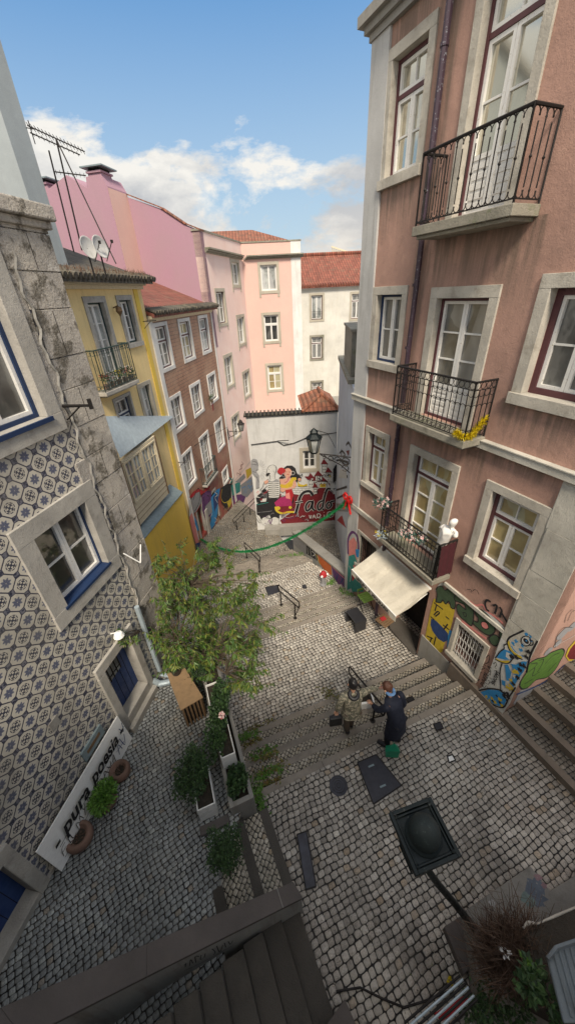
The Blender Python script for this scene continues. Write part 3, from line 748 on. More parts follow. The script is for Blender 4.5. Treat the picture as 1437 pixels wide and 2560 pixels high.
# ground floor grated openings
for (a0, a1, z0, z1), nb in ((H[9], 8), (H[10], 8)):
    m = MB()
    for i in range(nb+1):
        a = a0+.03+(a1-a0-.06)*i/nb; m.tube([FR.w(a, -.06, z0), FR.w(a, -.06, z1)], .009, 5)
    for i in range(nb):
        a = a0+.03+(a1-a0-.06)*i/nb; b = a+(a1-a0-.06)/nb
        for z in np.linspace(z0+.05, z1-.25, 4): m.tube([FR.w(a, -.055, z), FR.w((a+b)/2, -.04, z+.1), FR.w(b, -.055, z)], .006, 4)
    g = m.build('window_grating', M_['wwhite' if a0 < 2 else 'iron'], RH)
    m = MB(); m.box(FR, a0-.01, a1+.01, -.32, -.3, z0, z1); m.build('pane', M_['glass'], g)
    surround(FR, g, a0, a1, z0, z1, .10, 'surR', .03)
m = MB(); m.box(FR, 2.5, 3.7, -.75, -.7, -.85, 1.5); m.box(FR, 2.47, 2.55, -.38, -.1, -.85, 1.48); m.build('shop_door', M_['dark'], RH)
m = MB(); m.box(FR, .62, 2.4, 0, .03, -1.0, .02); m.build('plinth', M_['cement'], RH)
m = MB(); m.box(FR, 2.47, 3.75, -.4, .12, -1.1, -.82); m.build('doorstep', M_['dstep'], RH)
# balconies
def balcony(F, par, a0, a1, d, z, th, style, mat='iron', h=1.0, slab='slab', label=None):
    m = MB(); m.box(F, a0, a1, .0, d, z-th, z); m.box(F, a0+.06, a1-.06, .0, d-.06, z-th-.05, z-th)
    b = m.build('balcony', M_[slab], par, bevel=.008, label=label); railing(F, b, a0+.04, a1-.04, d-.04, z, z+h, mat, style=style); return b
balcony(FR, RH, 2.08, 3.98, .52, 8.86, .13, 1, h=.9)
balcony(FR, RH, 2.03, 4.05, .52, 5.66, .13, 0, h=.98)
balcony(FR, RH, 2.03, 4.02, .52, 2.42, .12, 0, h=.96)
# drain pipe
m = MB(); m.tube([FR.w(4.22, .09, z) for z in (12.0, 11.7, 9., 8.72)], .055, 8); m.tube([FR.w(4.2, .09, z) for z in (8.75, 7, 5.8)], .052, 8); m.tube([FR.w(4.22, .09, z) for z in (5.45, 4, 2.5)], .052, 8); m.tube([FR.w(4.22, .09, z) for z in (2.3, .5, -1.4)], .052, 8)
for z in (11.0, 9.8, 8.0, 6.9, 4.9, 3.6): m.tube([FR.w(4.22, .09, z), FR.w(4.22, .09, z+.05)], .066, 8)
m.hexa([FR.w(a, o, z) for z, k in ((11.55, .05), (11.85, .11)) for a, o in ((4.22-k, .02), (4.22+k, .02), (4.22+k, .2), (4.22-k, .2))])
m.build('drain_pipe', M_['pipe'], RH, smooth=False)
# awning over the shop
aw = MB(); za, zf = 1.70, 1.20
vs = []
for i in range(13):
    a = 2.42+(4.36-2.42)*i/12
    for j in range(7): t = j/6; vs.append(FR.w(a, .03+1.0*t, za+(zf-za)*t-.035*sin(pi*t)*(.6+.4*sin(i*2.1))-.012*sin(i*pi)))
aw.add(vs, [(i*7+j, (i+1)*7+j, (i+1)*7+j+1, i*7+j+1) for i in range(12) for j in range(6)])
vs = []
for i in range(25):
    a = 2.42+(4.36-2.42)*i/24
    for z in (zf, zf-.19-.012*sin(i*1.3)): vs.append(FR.w(a, 1.032+.008*sin(i*.9)*(z < zf), z))
aw.add(vs, [(2*i, 2*i+2, 2*i+3, 2*i+1) for i in range(24)])
aw.add([FR.w(2.42, .03, za), FR.w(2.42, 1.03, zf), FR.w(2.42, .6, zf+.1)], [(0, 1, 2)])
awo = aw.build('awning', M_['canvas'], RH, smooth=False)
sm = awo.modifiers.new('thick', 'SOLIDIFY'); sm.thickness = .006
m = MB(); m.tube([FR.w(2.42, 1.03, zf), FR.w(4.36, 1.03, zf)], .018, 6); m.tube([FR.w(2.42, .05, za-.03), FR.w(4.36, .05, za-.03)], .03, 6)
for a in (2.5, 4.28): m.tube([FR.w(a, .05, za-.25), FR.w(a, .6, zf-.02), FR.w(a, 1.02, zf-.01)], .012, 5)
m.build('awning_frame', M_['wwhite'], awo)
lettering(FR, 'LEITURA  A  MOURARIA', 4.12, zf-.145, .13, -1, 0, 1.046, 'g_blk', awo, bold=.006, wid=1.45)

# graffiti of the corner house
k8 = 1/2.448
c7 = lambda u, v: (850+u*k8, 1250+v*k8)
zc = lambda u, v: (1050+u/5.748, 1430+v/5.748)
fc = lambda u, v: (1150+u/5.007, 1500+v/5.007)
P = Paint(FR, zc, .006)
P.poly('g_yel', [(200, 380), (260, 410), (350, 430), (430, 470), (500, 550), (470, 700), (430, 850), (380, 960), (350, 1040), (320, 1150), (230, 1190), (150, 1160), (50, 1110), (60, 1000), (110, 760), (150, 560)])
P.poly('g_dblu', [(160, 670), (230, 700), (330, 800), (400, 880), (400, 980), (340, 1010), (260, 960), (180, 850), (150, 760)])
for l in ([(200, 440), (330, 540)], [(240, 470), (215, 560)], [(200, 620), (250, 570), (280, 590), (220, 640)], [(150, 640), (210, 690)], [(370, 640), (420, 680)], [(330, 760), (420, 830)], [(400, 750), (340, 830)], [(100, 920), (190, 960)], [(170, 940), (120, 1080)], [(230, 930), (200, 1050)], [(80, 980), (120, 1010)], [(90, 1060), (140, 1100)]): P.stroke('g_blk', l, .035)
P.blob('g_blk', (240, 1145), .035)
P.poly('g_blu', [(430, 830), (480, 860), (440, 1100), (390, 1080), (400, 930)])
P.stroke('g_wht', [(240, 280), (330, 170), (520, 300), (760, 500), (1000, 620), (1225, 830)], .07)
P.stroke('g_pnk', [(720, 420), (800, 480), (900, 470), (960, 560), (1080, 640), (1200, 740)], .04)
P.stroke('g_pnk', [(600, 700), (760, 820), (960, 960)], .06)
def bubble(pts, w=.025, fill='g_grn', hole=None):
    P.poly(fill, pts); P.stroke('g_blk', pts, w, closed=True)
    if hole: P.poly('g_pnk' if len(hole) > 5 else 'g_grn', hole); P.stroke('g_blk', hole, w*.8, closed=True)
bubble([(230, 430), (250, 330), (240, 240), (310, 200), (360, 260), (420, 240), (490, 300), (510, 400), (500, 520), (450, 510), (420, 420), (370, 460), (330, 400), (300, 440)])
bubble([(510, 320), (580, 330), (680, 400), (760, 500), (775, 620), (750, 760), (700, 750), (660, 700), (600, 660), (550, 590), (530, 500), (560, 460), (610, 500), (660, 540), (640, 470), (560, 430), (500, 400)], hole=[(620, 580), (660, 590), (670, 630), (640, 640)])
bubble([(800, 520), (880, 540), (980, 620), (1060, 740), (1080, 850), (1020, 905), (940, 890), (840, 810), (770, 740), (780, 700), (830, 720), (840, 660), (800, 600)], hole=[(900, 710), (960, 730), (990, 800), (950, 820), (900, 790), (880, 740)])
bubble([(990, 950), (1050, 900), (1120, 920), (1150, 990), (1100, 1060), (1030, 1030)])
bubble([(1150, 830), (1210, 820), (1225, 900), (1190, 1000), (1150, 960)])
for l in ([(1020, 430), (970, 400), (940, 450), (960, 530), (1000, 560)], [(1050, 480), (1110, 480), (1080, 600)], [(1150, 500), (1180, 560), (1145, 650)], [(1170, 570), (1210, 640), (1290, 770)]): P.stroke('g_blk', l, .045)
for l in ([(415, 1270), (440, 1320), (470, 1280)], [(440, 1320), (435, 1390)], [(480, 1350), (500, 1330), (510, 1380), (490, 1400), (478, 1360)], [(560, 1370), (530, 1400), (545, 1450), (575, 1430), (560, 1420)], [(600, 1450), (630, 1440), (640, 1490), (610, 1500), (598, 1460)], [(740, 1540), (690, 1560), (690, 1650), (760, 1650), (770, 1600), (730, 1600)]): P.stroke('g_blk', l, .02)
for l in ([(930, 1250), (1000, 1190), (990, 1290), (940, 1320)], [(900, 1310), (960, 1350)], [(880, 1340), (940, 1380), (870, 1400)], [(810, 1400), (900, 1450)], [(840, 1500), (830, 1560), (860, 1540)]): P.stroke('g_blk', l, .014)
for l in ([(1000, 690), (1060, 720), (1040, 770), (1100, 760)], [(680, 250), (740, 250), (740, 290)], [(760, 280), (790, 250), (830, 270), (850, 320)]): P.stroke('g_blk', l, .01)
P.build('graffiti', RH)
P = Paint(FR, fc, .040)
FXO = lambda *p: list(p)
P.poly('g_wht', FXO((560, 380), (700, 420), (900, 330), (1050, 370), (960, 600), (820, 900), (720, 1100), (640, 1290), (520, 1450), (480, 1440), (380, 1340), (280, 1240), (210, 1130), (300, 1080), (420, 780)))
P.poly('g_blu', [(650, 460), (760, 400), (900, 345), (1000, 350), (1045, 375), (960, 560), (880, 720), (800, 700), (700, 640), (640, 560), (610, 520)])
P.poly('g_wht', [(640, 500), (760, 440), (880, 380), (930, 440), (930, 520), (860, 600), (820, 690), (760, 680), (680, 600)])
for c in ((700, 470), (740, 560), (830, 500), (900, 440), (680, 540), (780, 620), (850, 420), (720, 510), (900, 500), (800, 560)): P.blob('g_blu', c, .035, jag=.5)
P.stroke('g_yel', [(622, 500), (640, 580), (700, 660), (790, 715)], .05)
P.stroke('g_blk', [(605, 520), (640, 460), (760, 400), (900, 338), (1000, 340), (1048, 375), (980, 520), (900, 680), (850, 900)], .032)
P.stroke('g_blk', [(605, 520), (640, 620), (720, 700), (800, 735)], .026)
P.blob('g_wht', (845, 505), .085, jag=.03); P.blob('g_blk', (845, 505), .055, jag=.03); P.blob('g_blu', (850, 500), .018)
P.stroke('g_blk', [fc and (845+62*cos(t), 505+62*sin(t)) for t in np.linspace(0, 2*pi, 14)], .018)
P.stroke('g_blk', [(890, 500), (930, 500), (930, 550), (890, 560)], .018)
P.poly('g_blu', [(470, 710), (520, 640), (580, 610), (660, 640), (690, 680), (650, 740), (580, 740)])
P.poly('g_wht', [(600, 640), (680, 680), (640, 740), (590, 700)]); P.blob('g_blk', (665, 700), .05, jag=.3)
P.stroke('g_yel', [(465, 730), (540, 765), (640, 765)], .05)
P.stroke('g_blk', [(460, 720), (520, 640), (570, 600), (570, 560), (610, 540)], .022); P.stroke('g_blk', [(460, 735), (560, 780), (640, 775), (690, 700)], .022)
P.stroke('g_blk', [(545, 780), (520, 880), (520, 1000), (530, 1110)], .025)
P.poly('g_blu', [(580, 800), (620, 800), (660, 900), (640, 1000), (600, 1000)])
P.poly('g_blu', [(660, 790), (720, 800), (800, 760), (860, 760), (820, 880), (760, 960), (700, 1060), (660, 1120), (640, 1040), (700, 920)])
P.poly('g_blu', [(540, 990), (590, 1010), (580, 1070), (545, 1050)])
P.poly('g_wht', [(680, 930), (720, 930), (700, 980)])
for c in ((715, 880), (690, 890), (740, 900), (660, 1000), (640, 1100), (610, 1080), (680, 1110), (650, 1060)): P.blob('g_yel', c, .04, jag=.5)
for c in ((780, 800), (820, 820), (770, 860), (720, 700), (850, 700), (880, 640), (690, 1040), (740, 960), (570, 1160), (620, 1200), (540, 1130), (590, 1230), (610, 1160)): P.blob('g_blk', c, .045, jag=.5)
P.poly('g_blu', [(260, 1150), (380, 1110), (500, 1120), (560, 1160), (600, 1250), (560, 1330), (460, 1300), (360, 1240)])
for c in ((350, 1200), (420, 1220), (460, 1270), (520, 1230), (550, 1310), (390, 1250), (320, 1210)): P.blob('g_yel', c, .042, jag=.5)
for c in ((430, 1250), (480, 1190), (520, 1270), (580, 1200), (560, 1180)): P.blob('g_blk', c, .03, jag=.5)
P.stroke('g_blk', [(220, 1130), (380, 1100), (500, 1110), (560, 1150)], .03)
P.stroke('g_blk', [(180, 1150), (270, 1200), (400, 1280), (560, 1335), (640, 1200), (720, 1080)], .03)
P.stroke('g_yel', [(190, 1150), (250, 1175)], .03)
for l in ([(440, 790), (470, 770), (480, 800), (460, 830), (480, 850)], [(455, 870), (485, 880), (470, 900)], [(460, 920), (490, 915)], [(330, 1090), (350, 1060), (370, 1090)], [(345, 1030), (380, 1050)], [(370, 990), (400, 1010), (380, 1040)], [(395, 960), (420, 980)], [(380, 890), (400, 930), (410, 880)], [(420, 1040), (460, 1010), (440, 970)]): P.stroke('g_blk', l, .013)
for x in range(4): P.stroke('g_gry', [(400+x*30, 1310+x*30), (430+x*28, 1290+x*28)], .02); P.stroke('g_blk', [(410+x*26, 1330+x*24), (440+x*24, 1350+x*22)], .01)
P.build('fish_painting', RH)
lettering(FR, 'SARDINE', .40, 1.12, .11, -.0, -1, .055, 'g_blk', RH, bold=.003)
lettering(FR, 'PVNIZE  LA', .50, .36, .14, .0, 1, .055, 'g_blk', RH, bold=.002)
# side wall graffiti (green lettering, grey bubbles)
P = Paint(FS, fc, .006)
P.poly('g_gry', [(660, 1300), (750, 1130), (900, 1090), (1150, 1000), (1320, 800), (1320, 860), (1130, 980), (930, 1150), (700, 1330)])
P.poly('g_lgrn', [(740, 1080), (760, 1010), (830, 900), (860, 800), (950, 740), (1060, 710), (1130, 660), (1270, 610), (1300, 660), (1250, 760), (1180, 880), (1080, 970), (950, 1000), (850, 1090), (780, 1115)])
P.stroke('g_blk', [(740, 1080), (760, 1010), (830, 900), (860, 800), (950, 740), (1060, 710), (1130, 660), (1270, 610), (1300, 660), (1250, 760), (1180, 880), (1080, 970), (950, 1000), (850, 1090), (780, 1115)], .03, closed=True)
for l in ([(850, 900), (930, 850), (900, 950), (990, 900)], [(880, 800), (960, 790), (920, 850)], [(980, 760), (1040, 740), (1010, 820), (960, 900)], [(1060, 800), (1150, 700), (1240, 660)], [(1090, 900), (1200, 780)], [(800, 1050), (900, 990)]): P.stroke('g_blk', l, .022)
for c, r in (((1280, 420), .16), ((1100, 640), .11), ((1220, 540), .11), ((1400, 330), .13)): P.blob('g_gry', c, r, jag=.12); 
P.stroke('g_blk', [(1180, 600), (1200, 460), (1280, 350), (1400, 340)], .012); P.stroke('g_blk', [(1300, 280), (1330, 180), (1400, 110)], .012); P.stroke('g_blk', [(1340, 260), (1390, 150), (1430, 130)], .012)
P.stroke('g_wht', [(1170, 580), (1300, 510), (1430, 440)], .012)
P.poly('g_yel', [(1310, 700), (1350, 600), (1437, 500), (1437, 770), (1350, 760)]); P.poly('g_dred', [(1330, 700), (1370, 610), (1437, 530), (1437, 740), (1360, 740)])
P.stroke('g_dblu', [(700, 1180), (900, 1100), (1100, 990), (1300, 810)], .05)
P.build('graffiti', RH)
# painting on the far end of the corner house, beside the shop
P = Paint(FR, c7, .040)
P.poly('g_pnk', [(60, 250), (90, 225), (110, 260), (100, 320), (110, 380), (90, 440), (70, 480), (60, 400)])
P.stroke('g_pur', [(55, 330), (55, 240), (80, 195), (110, 220), (120, 290), (105, 340)], .09)
P.poly('g_teal', [(60, 340), (95, 330), (110, 380), (85, 400), (110, 470), (70, 540), (48, 550), (52, 430)])
P.poly('g_red', [(75, 430), (105, 420), (100, 470), (80, 500)])
P.poly('g_blu', [(100, 300), (125, 300), (120, 350), (105, 345)])
P.stroke('g_wht', [(62, 400), (75, 440), (65, 500)], .03)
P.poly('g_teal', [(60, 500), (120, 480), (150, 560), (80, 560)])
P.build('graffiti', RH)

# ================================================================ TILED HOUSE (left)
LH = house('tiled_house', 'tall house clad in blue and white patterned tiles with worn stone quoins', FL.w(0, 0, .45))
HL = [(2.12, 3.16, 4.04, 5.30), (1.95, 3.10, 6.69, 8.6), (2.17, 2.94, .83, 2.32), (-1.1, -.29, .56, 1.74)]
wall(FL, -3.2, 4.23, -1.5, 9.0, HL, .4).build('wall', M_['azul'], LH)
m = MB(); m.hexa([FL.w(a, o, z) for z in (-3.5, 9.) for a, o in ((3.83, -.4), (4.23, -.4), (4.23, -6), (3.83, -6))]); m.build('end_wall', M_['stoneL'], LH)
m = MB(); m.box(FL, -3.2, 3.8, -.95, -.9, .4, 8.9); m.build('inner_wall', M_['dark'], LH)
# quoins: irregular blocks with a ragged inner edge
m = MB(); z = -1.5; k = 0
while z < 8.98:
    h = min(rnd.uniform(.42, .62), 9.0-z); e = rnd.uniform(-.05, .07)
    m.box(FL, 3.50+e-(.22 if k % 3 == 1 else 0)*(z > 3), 4.245, 0, .025+.006*(k % 2), z+.006, z+h-.006)
    if k % 2: m.box(FL, 3.84, 3.852, .025, .0335, z+.02, z+h-.02, 1)
    z += h; k += 1
m.build('quoins', [M_['stoneL'], M_['dark']], LH, bevel=.02)
m = wall(FL, -3.2, 3.47, 6.49, 9.0, [HL[1]], .019, .020); m.build('upper_render', M_['stoneL'], LH)
# wavy mortar line beside the quoins
m = MB(); pts = [FL.w(3.49+.035*sin(z*9)+.02*sin(z*23), .034, z) for z in np.arange(2.4, 8.6, .06)]
m.tube(pts, .018, 5); m.build('cable', M_['cement'], LH)
m = MB(); m.box(FL, -3.3, 4.31, -.5, .07, 8.86, 8.95); m.box(FL, -3.3, 4.36, -.5, .13, 8.951, 9.12); m.build('cornice', M_['stoneL'], LH, bevel=.02)
m = MB(); m.hexa([FL.w(a, o, z) for z in (9.0, 9.1) for a, o in ((-3.2, -.45), (4.3, -.45), (4.3, -6), (-3.2, -6))]); m.build('roof', M_['roofY'], LH)
window(FL, LH, *HL[0], sur=.27, smat='surL', liner='wblue', rows=2, cols=2, lw=.03, depth=.12, proud=.04, sill=False)
window(FL, LH, *HL[1], sur=.25, smat='surL', liner='wblue', rows=2, cols=2, lw=.06, depth=.12, proud=.045, sill=False, glz='glass_g')
m = MB(); m.box(FL, 2.07, 3.19, -.1, .06, 4.0, 4.045); m.build('window_sill', M_['wblue'], LH); m = MB(); m.box(FL, 1.9, 3.15, -.1, .08, 6.63, 6.69); m.build('window_sill', M_['wblue'], LH)
def plankdoor(F, par, a0, a1, z0, z1, mat, grille=True):
    m = MB(); m.box(F, a0+.007, a1-.007, -.24, -.18, z0+.013, z1-.007)
    for i in range(1, 5): a = a0+(a1-a0)*i/5; m.box(F, a-.004, a+.004, -.18, -.176, z0+.013, z1-.01, 1)
    d = m.build('door', [M_[mat], M_['dark']], par)
    if grille:
        m = MB(); m.box(F, a0+.06, a1-.25, -.18, -.17, z1-.62, z1-.08, 0); g = m.build('pane', M_['glass_w'], d)
        m = MB()
        for i in range(5): a = a0+.08+(a1-a0-.35)*i/4; m.tube([F.w(a, -.15, z1-.62), F.w(a, -.15, z1-.08)], .01, 4)
        for z in (z1-.5, z1-.2): m.tube([F.w(a0+.06, -.15, z), F.w(a1-.25, -.15, z)], .01, 4)
        m.build('grille', M_['iron'], d)
    m = MB(); m.lathe(F.w(a0+.08, -.15, z0+.8), [(.03, -.02), (.035, 0), (.03, .02)], 8); m.build('handle', M_['iron'], d)
    return d
plankdoor(FL, LH, *HL[2], 'doorblue'); plankdoor(FL, LH, *HL[3], 'doorblue', False)
for h in (HL[2], HL[3]):
    m = MB(); a0, a1, z0, z1 = h
    m.box(FL, a0-.17, a0+.006, -.39, .05, z0-.3, z1-.006); m.box(FL, a1-.006, a1+.17, -.39, .05, z0-.3, z1-.006); m.box(FL, a0-.17, a1+.17, -.39, .052, z1-.006, z1+.22)
    m.build('door_surround', M_['surL'], LH, bevel=.012)
    m = MB(); m.box(FL, a0+.006, a1-.006, -.38, .06, .3, z0+.012); m.box(FL, a0-.1, a1+.1, .055, .16, .3, z0-.22); m.build('doorstep', M_['surL'], LH, bevel=.01)
m = MB(); m.box(FL, -3.2, -.0+3.5, .0, .03, .3, .52); m.build('plinth', M_['stoneL'], LH)
# letter box, plaque, sconce, brackets
m = MB(); m.box(FL, 1.15, 1.66, .0, .035, 1.27, 1.53); m.box(FL, 1.24, 1.57, .035, .04, 1.37, 1.44, 1); m.build('letter_box', [M_['lead'], M_['wood']], LH)
m = MB(); m.box(FL, 1.03, 1.19, .0, .012, 2.47, 2.66); m.build('wall_patch', M_['cement'], LH)
m = MB(); c = FL.w(2.63, .17, 2.76); m.lathe(c, [(.001, .10), (.07, .07), (.10, 0), (.09, -.02), (.001, -.03)], 12); m.tube([FL.w(2.63, .0, 2.78), FL.w(2.63, .17, 2.86)], .012, 5)
m.build('wall_lamp', M_['whitep'], LH)
m = MB(); m.tube([FL.w(3.42, .03, 6.74), FL.w(3.45, .45, 6.75)], .014, 5); m.tube([FL.w(3.42, .03, 6.55), FL.w(3.44, .3, 6.74)], .011, 5); m.tube([FL.w(3.4, .06, 6.76), FL.w(3.4, .52, 6.77)], .022, 6)
m.tube([FL.w(3.4, .52, 6.72), FL.w(3.4, .52, 6.86)], .03, 6); m.build('wall_bracket', M_['iron'], LH)
m = MB(); m.tube([FL.w(3.55, .05, 3.95), FL.w(3.72, .2, 3.6)], .014, 5); m.tube([FL.w(3.72, .2, 3.6), FL.w(3.98, .12, 3.85)], .012, 5); m.build('clothes_bracket', M_['whitep'], LH)
m = MB(); m.tube([FL.w(3.35, .09, 2.75), FL.w(3.33, .09, 1.0), FL.w(3.3, .12, .62), FL.w(3.36, .4, .5)], .05, 8); m.build('white_pipe', M_['zinc'], LH)
# white sign board
sg = thing('sign_board', 'long white board lettered pura poesia leaning at the foot of the tiled wall', 'sign', FL.w(.95, .07, .45))
m = MB(); m.hexa([FL.w(a, o, z) for z, oo in ((.46, .14), (1.25, .06)) for a, o in ((-.02, oo), (1.97, oo), (1.97, oo+.02), (-.02, oo+.02))]); m.build('board', M_['whitep'], sg)
FSg = Frame(FL.w(0, .165, 0), AL)
def slabtext(body, a, z, size, wid):
    return lettering(FSg, body, a, z, size, 1, 0, 0., 'g_blk', sg, bold=.012, shear=.25, wid=wid)
slabtext('- pura', .10, .88, .42, .78); slabtext('poesia -', .98, .88, .42, .92)
P = Paint(FSg, lambda a, z: (a, z), -.012)
for l in ([(.12, .62), (.16, .78), (.24, .8)], [(.15, .7), (.22, .71)], [(.28, .62), (.29, .78)], [(.34, .79), (.34, .63), (.42, .63)], [(.46, .62), (.48, .78), (.53, .68), (.57, .79), (.6, .63)], [(.64, .64), (.7, .78), (.75, .63)], [(.12, .57), (.5, .56), (.85, .58)], [(.5, .84), (.6, .86), (.55, .76)], [(.66, .84), (.68, .77), (.73, .85)], [(.78, .78), (.8, .86), (.84, .78)], [(.16, .86), (.8, .885)]): P.stroke('g_blk', l, .012, az=True)
for l in ([(1.05, .62), (1.1, .8), (1.15, .7)], [(1.18, .62), (1.22, .8), (1.28, .64)], [(1.3, .8), (1.36, .66), (1.4, .8)], [(1.42, .64), (1.5, .82), (1.48, .6)], [(1.06, .7), (1.5, .72)], [(1.6, .6), (1.66, .84), (1.7, .62)], [(1.58, .74), (1.8, .7)], [(1.74, .9), (1.78, .6), (1.86, .84)], [(1.82, 1.1), (1.88, .9), (1.92, 1.12)], [(1.8, 1.0), (1.94, .98)], [(1.55, .86), (1.72, .93)], [(1.05, .86), (1.7, .885)]): P.stroke('g_dblu' if l[0][0] > 1.5 else 'g_blk', l, .014, az=True)
P.build('scribble', sg)

# ================================================================ YELLOW HOUSE
YH = house('yellow_house', 'yellow plastered house with green-iron balcony, mossy eave and timber bay under a zinc roof', FB.w(0, 0, -3.3))
HY = [(-3.05, -2.25, 5.62, 8.02), (-1.35, -.62, 6.75, 8.05), (-3.1, -2.2, 3.2, 5.22), (-1.45, -.72, 3.8, 5.28)]
wall(FB, -6, .3, -3.5, 8.55, HY, .4).build('wall', M_['yellow'], YH)
m = MB(); m.box(FB, -6, .28, -.95, -.9, -3., 8.5); m.build('inner_wall', M_['dark'], YH)
window(FB, YH, *HY[0], rows=4, liner='irong', glz='glass_w', bottom=False, name='balcony_door', sur=.16, smat='surL', panel=.3)
window(FB, YH, *HY[1], rows=3, liner='irong', glz='glass', sur=.14, smat='surL')
window(FB, YH, *HY[2], rows=2, liner='wblue', sash='wwhite', glz='glass', bottom=False, sur=.1, smat='surL', transom=.5, name='balcony_door')
window(FB, YH, *HY[3], rows=3, liner='irong', glz='glass_w', sur=.14, smat='surP')
m = MB(); m.box(FB, -6, .34, 0, .10, 8.36, 8.46); m.box(FB, -6, .36, 0, .22, 8.461, 8.56); m.build('cornice', M_['cream_t'], YH)
m = MB(); gable_roof(FB, -6, .5, .42, 8.62, -4.2, 10.3, mb=m); ro = m.build('roof', M_['roofY'], YH)
pantiles(FB, ro, -6, .75, .46, 8.64, mat='roofY')
m = MB()      # weeds on the mossy eave
for i in range(500):
    a = rnd.uniform(-5.5, .6); o = rnd.uniform(.0, .5); p = FB.w(a, o, 8.7+(.46-o)*.35); h = rnd.uniform(.04, .16); dx = np.array([rnd.uniform(-.05, .05), rnd.uniform(-.05, .05), h])
    m.add([p-np.array([.01, 0, 0]), p+np.array([.01, 0, 0]), p+dx], [(0, 1, 2)])
struct(m.build('roof_weeds', M_['twig'], YH), 'stuff')
b = balcony(FB, YH, -3.97, -2.0, .42, 5.70, .11, 2, 'irong', h=1.15, slab='surL')
m = MB(); m.box(FB, -.27, .0, 0, .03, -3.4, 8.36); m.build('pilaster', M_['yellow2'], YH)
# bay with zinc roof
by = MB(); d1 = .35
A0, A1, Z0, Z1 = -4.24, -1.78, 1.1, 3.60
by.box(FB, A0, A1, 0, d1, Z0, 1.93); by.box(FB, A0, A0+.1, 0, d1, 1.93, Z1); by.box(FB, A1-.1, A1, 0, d1, 1.93, Z1); by.box(FB, A0+.1, A1-.1, 0, d1, 3.5, Z1)
for z in (1.3, 1.5, 1.7): by.box(FB, A0, A1, d1, d1+.008, z, z+.012, 1)
for a in (A0-.02, A1-.04): by.box(FB, a, a+.06, d1, d1+.02, Z0, Z1, 1)
bo = by.build('bay', [M_['cream_t'], M_['wood']], YH)
FBb = Frame(FB.w(0, d1+.05, 0), AB)
mid_ = (A0+A1)/2
for a0, a1 in ((A0+.12, mid_-.02), (mid_+.02, A1-.12)):
    window(FBb, bo, a0, a1, 1.94, 3.49, sur=0, liner='cream_t', sash='cream_t', rows=3, cols=4, glz='glass_b', leafs=2, depth=.05)
m = MB(); R4 = [FB.w(-3.9, .0, 4.95), FB.w(-4.34, .48, 3.78), FB.w(.45, .10, 3.64), FB.w(.5, -.0, 3.66)]
m.prism([np.array(p) for p in R4], (0, 0, .03)); m.tube([R4[1], R4[2]], .022, 5)
for t_ in (.25, .5, .75): m.tube([R4[0]*(1-t_)+R4[3]*t_+np.array([0, 0, .035]), R4[1]*(1-t_)+R4[2]*t_+np.array([0, 0, .035])], .008, 4)
m.build('bay_roof', M_['zinc'], bo)
m = MB(); m.box(FB, -6.5, -.95, 0, .48, -3.4, .66); m.build('lower_wall', M_['yellow2'], YH)
m = MB(); m.hexa([FB.w(a, o, z) for (a, o, z) in ((-6.5, 0, .67), (-.93, 0, .67), (-.93, .53, .67), (-6.5, .53, .67), (-6.5, 0, 1.08), (-.93, 0, 1.08), (-.93, .53, .70), (-6.5, .53, .70))]); m.build('flashing', M_['lead'], YH)
for (a, z, L) in ((-.1, 7.35, .55), (.25, 1.6, .5)):
    m = MB(); m.tube([FB.w(a, 0, z), FB.w(a, L, z+.02)], .014, 5); m.tube([FB.w(a, 0, z-.25), FB.w(a, L*.6, z)], .01, 5); m.tube([FB.w(a-.3, L*.6, z+.01), FB.w(a+.3, L*.6, z+.01)], .01, 5); m.build('wall_bracket', M_['iron'], YH)
m = MB(); m.lathe(FB.w(-1.75, .18, 7.75), [(.02, .14), (.09, .1), (.11, 0), (.04, -.1), (.01, -.16)], 8); m.tube([FB.w(-1.75, 0, 7.85), FB.w(-1.75, .18, 7.9)], .02, 5); m.build('wall_lantern', M_['wood'], YH)

# ================================================================ BROWN TILED HOUSE
BH = house('brown_house', 'house faced in small brown relief tiles with white window surrounds and graffiti below', FB.w(4, 0, -3.6))
HB = []
cols_ = ((.72, 1.72), (3.08, 4.22), (5.58, 6.70))
for r, (z0, z1) in enumerate(((5.55, 7.1), (2.95, 4.27), (.08, 1.62))):
    for c, (a0, a1) in enumerate(cols_):
        HB.append((a0, a1, -.68 if (r == 2 and c == 1) else z0, z1))
HB.append((5.6, 6.5, -2.3, -1.5))
GB = [(1.0, 1.75, -3.25, -1.25), (3.0, 3.9, -3.6, -1.75), (6.7, 7.3, -4.6, -2.75)]
wall(FB, .3, 7.55, -5.6, 7.5, HB+GB, .4).build('wall', M_['btile'], BH)
m = MB(); m.box(FB, .32, 7.5, -.95, -.9, -5, 7.4); m.build('inner_wall', M_['dark'], BH)
for i, h in enumerate(HB):
    dr = (i == 7); top = i < 3
    window(FB, BH, *h, sur=.14, smat='white', liner='wred', rows=5 if dr else (2 if top else 3), cols=2, transom=.5 if top else 0, glz='glass_c' if i in (1,) else ('glass_w' if i in (2, 8) else 'glass'), depth=.1, bottom=not dr, sill=False, name='balcony_door' if dr else 'window')
m = MB(); m.box(FB, .3, .58, 0, .05, -3.0, 7.5); m.build('pilaster', M_['white'], BH); m = MB(); m.box(FB, 7.42, 7.57, 0, .04, -4.6, 7.3); m.build('pilaster', M_['white'], BH)
m = MB(); m.box(FB, .3, 7.6, 0, .08, 7.3, 7.4); m.box(FB, .3, 7.65, 0, .2, 7.401, 7.5); m.build('cornice', M_['cream_t'], BH)
m = MB(); gable_roof(FB, .3, 7.9, .3, 7.55, -5., 9.6, mb=m); ro = m.build('roof', M_['roofB'], BH)
pantiles(FB, ro, .35, 8.0, .36, 7.58, mat='roofY')
